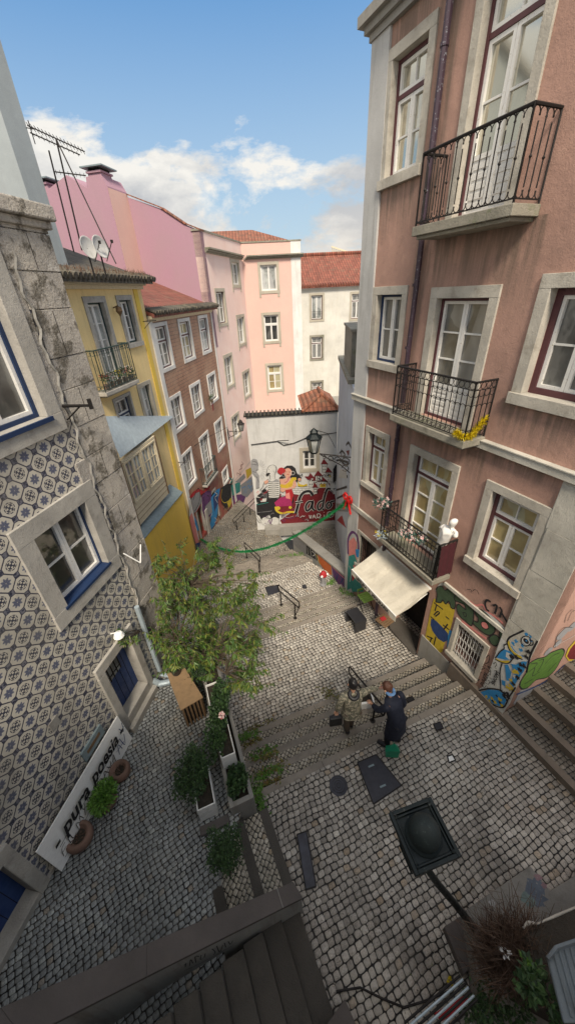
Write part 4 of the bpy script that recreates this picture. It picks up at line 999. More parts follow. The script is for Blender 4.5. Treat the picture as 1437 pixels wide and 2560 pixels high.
balcony(FB, BH, 2.35, 4.28, .28, -.70, .1, 2, 'irong', h=.98, slab='surL')
for g in GB:
    m = MB(); m.box(FB, g[0], g[1], -.3, -.22, g[2], g[3]); m.box(FB, g[0]+.1, g[1]-.1, -.22, -.21, g[2]+.2, g[3]-.8); dd = m.build('door', M_['wood'], BH)
    surround(FB, dd, g[0], g[1], g[2], g[3], .1, 'surL', .05, bottom=False)
m = MB(); m.box(FB, 1.85, 2.15, 0, .12, -3.7, -2.0); m.build('stone_post', M_['surL'], BH)
z5 = lambda u, v: (470+u/5.9875, 1150+v/5.9875)
P = Paint(FB, z5, .052)
P.poly('g_wht', [(0, 590), (30, 600), (40, 780), (60, 900), (40, 920), (5, 850)])
P.poly('g_pnk', [(5, 850), (45, 790), (90, 960), (150, 1230), (100, 1250), (40, 1030)])
P.poly('g_blu', [(80, 830), (110, 900), (150, 1050), (130, 1060), (90, 960)])
P.poly('g_red', [(0, 560), (60, 480), (140, 420), (230, 470), (260, 380), (320, 390), (300, 440), (180, 520), (60, 560)])
P.poly('g_gry', [(30, 590), (100, 500), (160, 470), (190, 620), (120, 760), (70, 800)]); P.stroke('g_blk', [(60, 600), (130, 430), (160, 470), (150, 640), (90, 760)], .05)
P.poly('g_pur', [(190, 540), (250, 470), (330, 460), (350, 640), (360, 800), (250, 900), (200, 760)])
P.poly('g_blu', [(330, 560), (420, 440), (470, 420), (440, 560), (430, 800), (390, 960), (330, 1050), (290, 1060), (330, 900)])
P.poly('g_gry', [(240, 700), (330, 600), (350, 780), (270, 850)])
P.poly('g_dblu', [(360, 560), (430, 470), (440, 640), (380, 780)]); P.stroke('g_wht', [(380, 480), (430, 520), (390, 560), (430, 640)], .05)
P.poly('g_blk', [(480, 420), (560, 360), (630, 350), (640, 600), (560, 720), (490, 640)])
P.poly('g_yel', [(570, 640), (630, 560), (640, 640), (600, 720)]); P.stroke('g_yel', [(500, 430), (480, 560), (530, 640), (610, 600)], .05)
P.stroke('g_blk', [(520, 740), (560, 690), (590, 760), (630, 680)], .06); P.stroke('g_wht', [(270, 940), (350, 800)], .05); P.stroke('g_red', [(100, 790), (180, 660)], .04)
P.stroke('g_yel', [(150, 1200), (200, 1170)], .08); P.poly('g_dblu', [(100, 1250), (160, 1230), (170, 1300), (110, 1360)])
P.stroke('g_teal', [(600, 260), (650, 300), (620, 340)], .08)
for l in ([(210, 560), (240, 700), (220, 840)], [(270, 520), (310, 560), (290, 640)], [(440, 840), (480, 900), (420, 960)], [(380, 860), (420, 900), (380, 940)]): P.stroke(rnd.choice(['g_blk', 'g_wht', 'g_teal']), l, .04)
P.build('graffiti', BH)
m = MB(); m.tube([FB.w(2.3, 0, 1.6), FB.w(3.5, .2, 1.58), FB.w(7.4, .15, .9)], .012, 4); m.build('cable', M_['iron'], BH)
# street lamp on the far corner of the brown house
def lantern(F, par, c, h, glz='glass_w', mat='iron', seg=6):
    """hexagonal glazed street lantern hanging or standing at c (bottom)"""
    m = MB(); c = np.array(c); r0_, r1_ = h*.16, h*.30
    gl = MB(); gl.lathe(c, [(r0_*.93, h*.06), (r1_*.93, h*.62)], seg); 
    m.lathe(c, [(.01, -.03*h), (r0_, 0), (r0_, h*.06)], seg); m.lathe(c, [(r1_*1.1, h*.62), (r1_*1.12, h*.66), (r1_*.55, h*.80), (r1_*.5, h*.86), (r1_*.6, h*.88), (r1_*.3, h*.97), (.01, h*1.04)], seg)
    for k in range(seg):
        a = 2*pi*k/seg; e = np.array([cos(a), sin(a), 0]); m.tube([c+e*r0_+np.array([0, 0, h*.05]), c+e*r1_+np.array([0, 0, h*.64])], .011*h/.6, 4)
    o = m.build('lantern_frame', M_[mat], par); gl.build('glass_panes', M_[glz], o); return o
sl_ = thing('street_lamp', 'black bracket street lamp fixed where the brown tiled and pink houses meet', 'street lamp', FP.w(0, 0, .4))
m = MB(); m.box(FP, -.05, .05, .03, .07, .0, .75)
m.tube([FP.w(0, .06, .58), FP.w(0, 1.0, .60)], .02, 6); m.tube(arcpts(FP.w(0, .3, .40), FP.n, np.array([0, 0, 1.]), .17, 0, 1.9*pi, 12), .014, 4); m.tube(arcpts(FP.w(0, .62, .47), FP.n, np.array([0, 0, 1.]), .10, 0, 1.9*pi, 10), .012, 4); m.tube([FP.w(0, .07, .12), FP.w(0, .5, .35), FP.w(0, .9, .58)], .014, 4)
m.build('bracket', M_['iron'], sl_); lantern(FP, sl_, FP.w(0, 1.0, .62), .72)

# ================================================================ PINK HOUSE
PH = house('pink_house', 'pale pink house with taupe window surrounds, stone cornice and L-shaped front', FP.w(3, 0, -5))
cA, cB = (1.05, 2.25), (4.05, 5.35)
HP = [(*cA, 6.65, 8.25), (*cB, 8.6, 9.78), (*cB, 5.2, 6.78), (*cA, 3.1, 4.8), (*cB, 1.7, 3.3), (*cA, -.4, 1.05)]
wall(FP, 0, 6.2, -8, 10.85, HP, .4).build('wall', M_['pinkP'], PH)
for i, h in enumerate(HP): window(FP, PH, *h, sur=.17, smat='surP', liner='wwhite' if i else 'wred', rows=3 if i in (3, 4, 5) else 2, glz='glass' if i in (0, 3, 4, 5) else 'glass_g', depth=.12, ears=True, sill=False)
HF = [(1.14, 2.22, 8.2, 9.66), (1.14, 2.16, 5.08, 6.76), (1.16, 2.2, 1.66, 3.44)]
wall(FF, 0, 3.2, -.6, 10.85, HF, .4).build('front_wall', M_['pinkF'], PH)
for i, h in enumerate(HF): window(FF, PH, *h, sur=.17, smat='surP', liner='wwhite', rows=1 if i == 0 else (1 if i == 1 else 2), cols=2, transom=0 if i == 0 else .55, glz=('glass_w', 'glass', 'glass_c')[i], depth=.12, ears=True, sill=False)
m = MB(); m.box(FF, 3.2, 3.85, -.4, .03, -.6, 9.95); m.box(FF, 3.2, 3.85, -.4, .02, 9.951, 10.85); m.build('white_edge', M_['white'], PH)
m = MB(); m.hexa([FF.w(a, o, z) for z in (-.6, 10.8) for a, o in ((3.45, -.4), (3.85, -.4), (3.85, -5.3), (3.45, -5.3))]); m.build('end_wall', M_['white'], PH)
m = MB()
for dz, o in ((0, .10), (.07, .2), (.15, .30)):
    m.box(FP, .3, 6.2-o, 0, o, 9.98+dz, 10.05+dz); m.box(FF, o, 4.0, 0, o, 9.98+dz+.001, 10.05+dz+.001)
m.build('cornice', M_['slab'], PH)
m = MB(); m.box(FP, -.05, 6.2, -.45, .04, 10.85, 10.93); m.box(FF, 0, 3.9, -.45, .04, 10.851, 10.931); m.build('parapet_coping', M_['slab'], PH)
m = MB()   # hipped roof behind the parapet
A = [FF.w(-5.6, -.4, 10.8), FF.w(3.8, -.4, 10.8), FF.w(3.8, -7, 10.8), FF.w(-5.6, -7, 10.8)]; Rr = [FF.w(-3.2, -3.2, 11.9), FF.w(.9, -3.2, 11.9)]
m.add(A+Rr, [(0, 1, 5, 4), (1, 2, 5), (2, 3, 4, 5), (3, 0, 4)]); m.build('roof', M_['roofF'], PH)
m = MB(); gable_roof(FP, .3, 5.8, -.42, 10.86, -4.2, 12.1, mb=m); m.build('roof', M_['roofF'], PH)
# mauve gable, raking parapet, chimneys
def gpt(x, y, off=0): return FG.hit(x, y, off)
gm = MB()
prof = [(0, 5.5), (0, 10.84), (.77, 11.14), (1.91, 11.84), (4.2, 12.62), (4.2, 5.5)]
gm.prism([FG.w(a, 0, z) for a, z in prof], FG.n*-.4); gm.build('gable_wall', M_['mauve'], PH)
gm = MB(); o2 = 1.5
prof = [(3.55, 5.5), (3.55, 12.55), (3.75, 12.95), (4.55, 12.95), (4.62, 12.55), (5.53, 13.1), (6.5, 12.78), (6.6, 12.75), (7.35, 12.62), (8.05, 12.22), (8.05, 5.5)]
gm.prism([FG.w(a, o2, z) for a, z in prof], FG.n*-1.5); gm.build('gable_wall', M_['mauve'], PH)
gm = MB(); gm.hexa([FG.w(a, o, z) for z in (5.5, 12.5) for a, o in ((3.549, 0), (3.549, 1.5), (3.56, 1.5), (3.56, 0))]); gm.build('gable_return', M_['pinkF'], PH)  # lighter rose puts the brighter light on this side into the colour
for a0, a1, zt in ((3.62, 4.55, 13.25), (6.62, 7.32, 13.1)):
    m = MB(); m.hexa([FG.w(a, o, z) for z, k in ((12.4, 0), (zt-.2, .14)) for a, o in ((a0+k, 1.48), (a1-k, 1.48), (a1-k, .7), (a0+k, .7))])
    m.box(FG, a0+.08, a1-.08, .62, 1.54, zt-.2, zt-.13)
    ch = m.build('chimney', M_['mauve'], PH)
    m = MB(); m.box(FG, a0+.18, a1-.18, .7, 1.46, zt-.13, zt-.02, 1); m.box(FG, a0-.1, a1+.1, .5, 1.66, zt-.02, zt+.03); m.build('chimney_cap', [M_['lead'], M_['dark']], ch)
m = MB(); pr = [(-.05, 10.86), (.77, 11.17), (1.91, 11.87), (3.6, 12.5)]
for i in range(3): m.hexa([FG.w(a, o, z+dz) for dz in (0, .05) for a, z, o in ((pr[i][0], pr[i][1], .06), (pr[i+1][0], pr[i+1][1], .06), (pr[i+1][0], pr[i+1][1], -.45), (pr[i][0], pr[i][1], -.45))])
m.build('gable_tiles', M_['roofF'], PH)
P = Paint(FP, z5, .01)
P.poly('g_teal', [(640, 380), (780, 320), (780, 470), (700, 520), (645, 530)]); 
for x in range(660, 780, 25): P.stroke('g_blk', [(x, 380), (x+8, 500)], .025)
P.poly('g_pur', [(650, 540), (720, 520), (880, 500), (830, 640), (640, 720)]); P.stroke('g_mag', [(680, 640), (720, 560), (760, 640), (800, 560)], .05)
P.poly('g_gry', [(780, 380), (980, 220), (1010, 400), (880, 560), (800, 520)]); 
for l in ([(800, 420), (860, 400), (830, 500)], [(880, 340), (940, 300), (900, 420), (960, 380)], [(860, 500), (900, 380), (960, 480)]): P.stroke('g_blu', l, .05)
P.poly('g_yel', [(860, 150), (940, 110), (950, 200), (880, 290)]); P.stroke('g_org', [(880, 160), (900, 260), (930, 140)], .04)
P.poly('g_gry', [(700, 330), (840, 200), (860, 260), (780, 340)]); P.stroke('g_wht', [(690, 320), (930, 20)], .05)
P.stroke('g_dred', [(740, 240), (730, 190), (790, 220), (760, 150), (810, 120), (780, 80), (820, 60), (800, 20)], .03); P.stroke('g_dred', [(770, 240), (800, 160), (790, 100), (830, 50)], .03)
P.build('graffiti', PH)

# ================================================================ CREAM HOUSE (behind)
CH = house('cream_house', 'cream plastered house with dark framed windows and long red tiled roof behind the pink one', FC.w(7, 0, -2))
HC = [(5.32, 6.25, 6.0, 7.75), (5.32, 6.25, 2.95, 4.68), (5.32, 6.25, -.8, .95), (8.7, 9.6, 5.9, 7.7), (8.7, 9.6, 2.9, 4.7)]
wall(FC, 3.5, 16, -2.5, 8.36, HC, .4).build('wall', M_['cream'], CH)
for i, h in enumerate(HC): window(FC, CH, *h, sur=.16, smat='surP' if i % 3 == 0 else 'slab', liner='wred', glz='glass_w' if i == 0 else 'glass_g', rows=1, transom=0 if i == 0 else .45, depth=.12, sill=False)
m = MB()
for z in (6.2, 6.6): m.tube([FC.w(5.32, .03, z), FC.w(6.25, .03, z)], .012, 4)
for k in range(9): m.tube([FC.w(5.35+.11*k, .03, 6.1), FC.w(5.35+.11*k, .03, 6.6)], .008, 4)
m.build('window_rail', M_['iron'], CH)
m = MB(); gable_roof(FC, 3.3, 16, .3, 8.38, -4.6, 10.75, mb=m); ro = m.build('roof', M_['roofC'], CH); pantiles(FC, ro, 3.4, 16, .34, 8.4, mat='roofC')
m = MB(); m.tube([FC.w(3.3, -4.5, 10.8), FC.w(16, -4.5, 10.8)], .13, 6); m.build('ridge_tiles', M_['roofC'], ro)
m = MB(); m.box(FC, 3.5, 16, 0, .06, 8.2, 8.3); m.build('cornice', M_['white'], CH)
# crane far behind
cr = thing('tower_crane', 'white lattice crane jib just showing above the red roof', 'crane', (26, 140, -5))
m = MB(); c0 = CAMP+ray(828, 637)/ray(828, 637)[1]*140; c1 = CAMP+ray(893, 656)/ray(893, 656)[1]*140; up = np.array([0, 0, 2.2])
m.tube([c0, c1], .28, 4); m.tube([c0+up, c1+up*.9], .28, 4)
for i in range(14): t = i/14; m.tube([c0+(c1-c0)*t, c0+(c1-c0)*(t+.035)+up, c0+(c1-c0)*(t+.07)], .16, 4)
m.build('jib', M_['cream_t'], cr)
m = MB(); q = c0*.35+c1*.65; m.tube([q, q-np.array([0, 0, q[2]+6])], .8, 4); m.build('mast', M_['cream_t'], cr)

# ================================================================ MURAL HOUSE (low white building)
MH = house('mural_house', 'low white house whose front carries the big painted fado mural', FM.w(1, 0, -3.3))
HM = [(.93, 1.62, .22, 1.24)]
wall(FM, -1.72, 2.64, -4.2, 3.12, HM, .35).build('wall', M_['whiteM'], MH)
window(FM, MH, *HM[0], sur=.17, smat='surP', liner='wwhite', rows=2, glz='glass', depth=.14, sill=False)
m = MB(); m.hexa([FM.w(a, o, z) for z in (-5, 2.5) for a, o in ((-1.72, -.35), (-1.45, -.35), (-1.5, -1.6), (-1.75, -1.6))]); m.build('end_wall', M_['white'], MH)
m = MB(); m.box(FM, -1.82, 2.66, -.45, .10, 3.12, 3.17); ro = m.build('wall_coping', M_['dark'], MH); 
m = MB()
for i in range(24): a = -1.76+i*.186; m.tube([FM.w(a, .11, 3.17), FM.w(a, -.45, 3.24)], .035, 6)
m.build('coping_tiles', M_['roofY'], ro)
m = MB(); A = [FM.w(.95, .05, 3.2), FM.w(2.75, .05, 3.2), FM.w(2.75, -3.2, 3.2), FM.w(.95, -3.2, 3.2)]; Rr = [FM.w(2.0, -1.1, 3.72), FM.w(2.0, -2.4, 3.72)]
m.add(A+Rr, [(0, 1, 4), (1, 2, 5, 4), (2, 3, 5), (3, 0, 4, 5)]); rf = m.build('roof', M_['roofM'], MH)
m = MB()
for p, q in ((A[0], Rr[0]), (A[1], Rr[0]), (Rr[0], Rr[1])): m.tube([p, q], .09, 6)
m.build('ridge_tiles', M_['roofM'], rf)
m = MB(); m.box(FM, -1.3, 2.7, .0, .38, -3.6, -3.02); m.box(FM, -1.25, -.45, .38, .65, -3.5, -2.98); m.build('stone_ledge', M_['cement'], MH)
m = MB(); m.tube([FM.w(a, .06, z) for a, z in ((-1.6, 1.75), (-.3, 1.85), (.0, 1.62), (.5, 1.7), (1.3, 2.0), (2.6, 2.1))], .018, 4); m.tube([FM.w(-.3, .06, 1.86), FM.w(.25, .25, 1.92)], .02, 4); m.build('cable', M_['iron'], MH)
mz = lambda u, v: (600+u/4.79, 1100+v/4.79)
P = Paint(FM, mz, .006)
# layered old paint under the figures
for k in range(34):
    u, v = rnd.uniform(190, 1190), rnd.uniform(640, 990); P.blob(rnd.choice(['g_gry', 'g_blk', 'g_dred', 'g_gry', 'g_pur', 'g_dblu', 'g_dred']), (u, v), rnd.uniform(.12, .34), n=12, jag=.5)
for k in range(40):
    u, v = rnd.uniform(190, 1190), rnd.uniform(600, 980); P.stroke(rnd.choice(['g_blk', 'g_wht', 'g_gry', 'g_pnk', 'g_blk']), [(u, v), (u+rnd.uniform(8, 30), v-rnd.uniform(10, 40)), (u+rnd.uniform(20, 50), v+rnd.uniform(-20, 20))], rnd.choice([.02, .04]))
# red field
P.poly('g_dred', [(480, 960), (560, 900), (640, 850), (640, 760), (640, 640), (700, 620), (860, 620), (900, 640), (930, 580), (1000, 560), (1100, 620), (1140, 700), (1160, 840), (1200, 960), (1160, 975), (820, 985), (600, 1000), (500, 1000)])
# houses on the right
for (x0, y0, x1, y1, rf_) in ((820, 450, 880, 560, 0), (880, 480, 920, 560, 0), (940, 490, 1040, 570, 1), (980, 280, 1040, 380, 1), (1030, 380, 1090, 440, 1), (900, 420, 980, 480, 1), (880, 560, 920, 640, 0)):
    P.poly('g_wht', [(x0, y0), (x1, y0), (x1, y1), (x0, y1)]); P.stroke('g_blk', [(x0, y0), (x0, y1)], .02); P.stroke('g_blk', [(x1, y0), (x1, y1)], .02); P.stroke('g_blk', [(x0, y1), (x1, y1)], .015)
    P.poly('g_dred', [(x0-15, y0+5), ((x0+x1)/2-10, y0-60), (x1+15, y0+5)]); P.stroke('g_blk', [(x0-15, y0+5), (x1+15, y0+5)], .02)
    for i in range(2):
        for j in range(2): xx = x0+(x1-x0)*(.28+.4*i); yy = y0+(y1-y0)*(.3+.4*j); P.stroke('g_blk', [(xx, yy-8), (xx, yy+8)], .045)
P.poly('g_yel', [(955, 520), (1025, 520), (1025, 560), (955, 560)]); P.poly('g_dred', [(770, 430), (820, 430), (860, 470), (810, 470)]); P.poly('g_yel', [(1060, 420), (1085, 420), (1075, 445)])
# brick parapet
P.poly('g_wht', [(620, 560), (840, 560), (860, 600), (830, 640), (700, 650), (640, 640)])
for y in (575, 600, 625): P.stroke('g_blk', [(630, y), (840, y)], .014)
for i in range(9): P.stroke('g_blk', [(650+i*22, 575+25*(i % 2)), (650+i*22, 600+25*(i % 2))], .012)
# smoking bald man in striped shirt
P.poly('g_wht', [(330, 330), (360, 300), (400, 295), (435, 320), (440, 370), (420, 410), (415, 470), (380, 500), (365, 460), (350, 410), (320, 400)])
P.stroke('g_blk', [(320, 385), (325, 345), (350, 305), (400, 293), (435, 320), (435, 370), (415, 400), (415, 470), (380, 495), (360, 450), (355, 415), (330, 405), (318, 385)], .02)
P.stroke('g_gry', [(425, 310), (432, 350), (420, 385)], .04); P.poly('g_blk', [(310, 400), (340, 385), (365, 395), (345, 410), (330, 425), (312, 425)]); P.stroke('g_blk', [(340, 350), (352, 345)], .015); P.stroke('g_blk', [(398, 365), (408, 380), (400, 390)], .012)
P.poly('g_wht', [(340, 470), (470, 450), (475, 640), (460, 690), (345, 690)])
for i in range(9): y = 490+i*24; P.stroke('g_blk', [(338, y), (400, y+6), (465, y)], .035)
P.poly('g_gry', [(345, 465), (380, 500), (430, 460), (460, 470), (460, 500), (340, 500)]); 
P.stroke('g_blk', [(340, 460), (290, 500), (270, 560), (240, 590), (260, 600), (330, 540)], .02); P.poly('g_skin', [(285, 490), (330, 470), (340, 500), (300, 525)])
P.stroke('g_blk', [(470, 460), (480, 560), (470, 690)], .02)
P.poly('g_blk', [(195, 760), (340, 690), (470, 690), (480, 800), (470, 930), (370, 930), (350, 880), (260, 950), (200, 880)])
P.poly('g_blk', [(190, 680), (290, 690), (280, 750), (200, 740)]); P.poly('g_wht', [(240, 700), (320, 690), (310, 730), (250, 735)]); P.poly('g_dred', [(230, 700), (270, 690), (260, 730)]); P.poly('g_dred', [(270, 630), (330, 600), (320, 625), (290, 650)])
P.stroke('g_teal', [(200, 770), (340, 740)], .03); P.stroke('g_gry', [(210, 860), (330, 850), (380, 840)], .02)
for cx in (305, 420): P.blob('g_wht', (cx, 965), .26, n=16, jag=.08); P.stroke('g_blk', [(cx-50, 985), (cx-40, 930), (cx, 915), (cx+45, 940), (cx+50, 990)], .02)
P.poly('g_wht', [(195, 890), (230, 900), (270, 980), (240, 985), (200, 940)]); P.stroke('g_blk', [(200, 900), (255, 980)], .02); P.stroke('g_blk', [(195, 930), (230, 985)], .02)
for k in range(5): P.stroke('g_gry', [(245+10*k, 620+15*k), (330, 640+10*k)], .015)
# woman with hoop earrings, yellow bodice, rose and red skirt
P.poly('g_blk', [(520, 330), (560, 300), (620, 298), (660, 330), (680, 390), (720, 430), (740, 450), (700, 460), (680, 500), (640, 450), (560, 430), (500, 455), (460, 450), (500, 420), (515, 380)])
P.blob('g_skin', (570, 385), .26, n=18, jag=.02, sx=.8); P.blob('g_red', (495, 365), .2, n=14, jag=.15)
P.stroke('g_blk', [(540, 378), (560, 372)], .02); P.stroke('g_blk', [(580, 374), (602, 378)], .02); P.stroke('g_red', [(560, 402), (570, 406), (582, 402)], .03)
P.stroke('g_gry', [(525+22*cos(t), 412+22*sin(t)) for t in np.linspace(0, 2*pi, 12)], .022); P.stroke('g_wht', [(630+22*cos(t), 388+22*sin(t)) for t in np.linspace(0, 2*pi, 12)], .022)
P.poly('g_skin', [(550, 420), (595, 420), (600, 450), (660, 460), (675, 540), (650, 570), (560, 590), (510, 620), (480, 600), (490, 540), (470, 460), (540, 455)])
P.poly('g_yel', [(475, 530), (490, 520), (540, 530), (590, 490), (620, 440), (670, 440), (675, 470), (640, 480), (620, 550), (560, 570), (490, 565)])
for i in range(6): P.stroke('g_org', [(500+i*22, 530-i*6), (508+i*20, 565-i*3)], .012)
P.stroke('g_mag', [(590, 430), (560, 490), (530, 500)], .03)
P.poly('g_red', [(540, 590), (620, 580), (640, 650), (620, 740), (560, 720)])
P.poly('g_mag', [(480, 680), (560, 660), (620, 740), (620, 790), (430, 790), (410, 740)]); P.poly('g_pnk', [(540, 640), (590, 620), (600, 700), (550, 690)])
P.poly('g_dred', [(430, 790), (620, 780), (650, 850), (520, 860), (450, 850)])
P.stroke('g_yel', [(425, 790), (440, 840), (500, 870), (580, 855), (660, 855)], .12); P.blob('g_yel', (455, 810), .12); P.blob('g_yel', (600, 800), .09)
P.stroke('g_blk', [(410, 740), (480, 680), (540, 660)], .02); P.stroke('g_blk', [(640, 650), (620, 760), (660, 850)], .02); P.stroke('g_blk', [(430, 870), (520, 890), (650, 870)], .02)
P.poly('g_yel', [(690, 480), (710, 520), (760, 530), (800, 515), (805, 540), (740, 552), (690, 545)]); P.blob('g_skin', (710, 465), .09)
P.stroke('g_blk', [(700, 400), (720, 420), (740, 400), (745, 430)], .03)
# grey portrait with rays, left
P.poly('g_gry', [(130, 240), (160, 215), (200, 225), (220, 270), (215, 340), (190, 360), (230, 420), (230, 560), (190, 570), (190, 440), (140, 380), (130, 320)])
for l in ([(140, 280), (200, 290)], [(150, 250), (190, 255), (215, 300)], [(150, 370), (190, 380)], [(200, 430), (225, 500)]): P.stroke('g_blk', l, .02)
for k in range(9): t = -1.2+k*.28; P.stroke('g_gry', [(215+50*cos(t), 350+60*sin(t)), (215+105*cos(t), 350+130*sin(t))], .012)
# guitar player at the right end
P.poly('g_blk', [(1110, 340), (1150, 280), (1190, 300), (1170, 400), (1150, 480), (1110, 500)]); P.poly('g_wht', [(1150, 430), (1260, 400), (1290, 440), (1200, 480)])
P.stroke('g_blk', [(1110, 500), (1200, 480)], .02)
# lettering: outlined script word
def script(pts, w1=.17):
    P.stroke('g_wht', pts, w1+.05); P.stroke('g_blk', pts, w1)
script([(870, 655), (830, 605), (760, 620), (715, 680), (690, 780), (665, 870)], .15)
script([(660, 740), (700, 735), (750, 728)], .09)
script([(860, 730), (815, 735), (785, 790), (800, 840), (845, 800), (870, 720), (862, 800), (890, 835)], .12)
script([(1080, 580), (1040, 580), (1005, 680), (985, 800), (1000, 830)], .12)
script([(985, 720), (945, 740), (925, 790), (945, 830), (985, 790)], .11)
script([(1065, 730), (1035, 760), (1035, 800), (1065, 805), (1090, 770), (1080, 735), (1130, 720)], .1)
for l in ([(825, 890), (840, 930), (850, 890)], [(865, 930), (882, 885), (900, 925)], [(872, 912), (893, 910)], [(920, 875), (925, 920), (960, 900), (950, 875), (922, 876)], [(1003, 885), (1005, 920)], [(1000, 850), (1002, 862)]): P.stroke('g_wht', l, .045)
P.stroke('g_wht', [(1075+38*cos(t), 882+34*sin(t)) for t in np.linspace(0, 2*pi, 14)], .05)
P.stroke('g_wht', [(500, 880), (560, 920), (640, 900)], .012); P.stroke('g_pur', [(490, 900), (600, 930), (700, 890)], .02)
for k in range(26):
    u, v = rnd.uniform(200, 1180), rnd.uniform(860, 1000); P.stroke(rnd.choice(['g_blk', 'g_wht', 'g_gry', 'g_pur', 'g_red', 'g_blk']), [(u, v), (u+rnd.uniform(8, 30), v-rnd.uniform(10, 40)), (u+rnd.uniform(20, 50), v+rnd.uniform(-20, 20)), (u+rnd.uniform(30, 70), v-rnd.uniform(0, 40))], rnd.choice([.012, .02, .035]))
for k in range(22):
    u, v = rnd.uniform(900, 1150), rnd.uniform(380, 640); P.stroke(rnd.choice(['g_blk', 'g_wht', 'g_blk', 'g_dred']), [(u, v), (u+rnd.uniform(-20, 30), v-rnd.uniform(10, 30)), (u+rnd.uniform(10, 40), v+rnd.uniform(-20, 20))], rnd.choice([.015, .03]))
P.build('mural_painting', MH)
# side return of the mural: bluish wall with black drawing
SW = house('boundary_wall', 'bluish white boundary wall with black street drawings between mural and corner house', FW.w(2, 0, -3))
m = MB(); m.box(FW, -.1, 6.6, -.4, 0, -4, 5.55); m.build('wall', M_['bluewhite'], SW)
m = MB(); m.box(FW, .5, 5.4, -.5, .12, 5.55, 5.68); m.build('ledge', M_['slab'], SW)
m = MB(); m.box(FW, 2.4, 5., -1.6, .02, 5.68, 6.95); m.box(FW, 2.3, 5.1, -1.7, .06, 6.95, 7.02); m.build('stone_tank', M_['slab'], SW)
P = Paint(FW, mz, .004)
P.poly('g_red', [(1160, 960), (1220, 900), (1260, 1030), (1280, 1060)])
for l in ([(1190, 160), (1220, 130), (1260, 180), (1230, 200)], [(1110, 260), (1180, 240), (1300, 270)], [(1150, 300), (1160, 460)], [(1200, 240), (1260, 300), (1300, 280)], [(1220, 400), (1290, 440)], [(1270, 60), (1300, 30), (1330, 90)], [(1160, 700), (1280, 640)], [(1150, 600), (1280, 560)], [(1200, 820), (1310, 800)]): P.stroke('g_blk', l, .09)
P.blob('g_blk', (1215, 160), .2); P.poly('g_wht', [(1200, 350), (1270, 350), (1280, 460), (1180, 450)]); P.blob('g_yel', (1245, 690), .2, sx=.6); P.poly('g_gry', [(1150, 760), (1310, 760), (1310, 860), (1170, 850)]); P.blob('g_wht', (1170, 650), .12); P.poly('g_dred', [(1270, 130), (1310, 120), (1300, 190)])
P.build('drawing', SW)
# building edge seen above the tiled house
GH = house('grey_house', 'plain grey-green plastered house edge rising behind the tiled house roof', (-9, 12, 0))
m = MB(); p1 = CAMP+ray(88, 545)*((12)/ray(88, 545)[1]); p0 = CAMP+ray(-4, 262)*((12)/ray(-4, 262)[1])
m.hexa([(x, y, z) for z in (0, 15) for x, y in ((p1[0]-9, 12), (p1[0], 12), (p1[0]+.2, 12.6), (p1[0]-9, 18))]); m.build('wall', M_['greyplast'], GH)
m = MB(); m.hexa([(x, y, z) for z in (15, 15.2) for x, y in ((p1[0]-9, 11.8), (p1[0]+.2, 11.8), (p1[0]+.3, 13), (p1[0]-9, 18))]); m.build('roof', M_['cement'], GH)
# viewer's side: unseen house added behind the camera to shade the near ground
vh = house('viewer_side_blocker', 'unseen plain house added behind the viewer to shade the near plaza', (0, -3, 0))
m = MB(); m.hexa([(x, y, z) for z in (-1, 7.2) for x, y in ((-9, -14), (9, -14), (9, -1.2), (-9, -1.2))]); m.build('wall', M_['cream'], vh)

# ================================================================ STAIR FURNITURE
def handrail(ft1, ft2, label, h1=.92, ext=.35, posts=2, z1=None):
    """two parallel pipes in a closed loop carried by posts; ft = foot pixels far, near"""
    A = ground(*ft1); B = ground(*ft2); d = B-A; L = np.linalg.norm(d); d = d/L; U = np.array([0, 0, 1.])
    t = thing('handrail', label, 'handrail', A, 'pipe handrails on the stairs')
    m = MB(); a = A-d*ext*.4; b = B+d*ext
    sd_ = np.array([0, 0, 0.])
    loop = [a+U*h1, a+d*.0+U*h1, b+U*h1, b+U*(h1-.06)+d*.04, b+U*(h1-.22)+d*.02, b-d*.04+U*(h1-.27), a+U*(h1-.27), a-d*.05+U*(h1-.2), a-d*.05+U*(h1-.06)]
    m.tube(loop, .021, 7, closed=True); m.build('rail', M_['iron'], t, smooth=True)
    for k in range(posts):
        p = A+(B-A)*k/(posts-1); p = np.array([p[0], p[1], gz_(p)]); e = A[2]+(B[2]-A[2])*k/(posts-1)
        m = MB(); m.tube([p-U*.03, p*1.+np.array([0, 0, e-p[2]+h1-.27])], .022, 7); m.lathe(p, [(.06, 0), (.06, .012), (.03, .02)], 10); m.build('post', M_['iron'], t)
    m = MB(); m.tube([B+U*.12, b+U*(h1-.27)], .014, 6); m.build('brace', M_['iron'], t)
    m = MB()
    q = A*.5+B*.5
    return t
handrail((876, 1730), (931, 1804), 'iron handrail on the upper steps beside the two people', h1=.88)
handrail((703, 1513), (738, 1547), 'iron handrail on the middle steps beside the square cover plate', h1=.92)
handrail((617, 1395), (649, 1430), 'iron handrail on the lower steps under the green garland', h1=.92)
t = handrail((640, 1272), (593, 1324), 'long iron handrail on the sloping street left of the mural', h1=.85, posts=4)
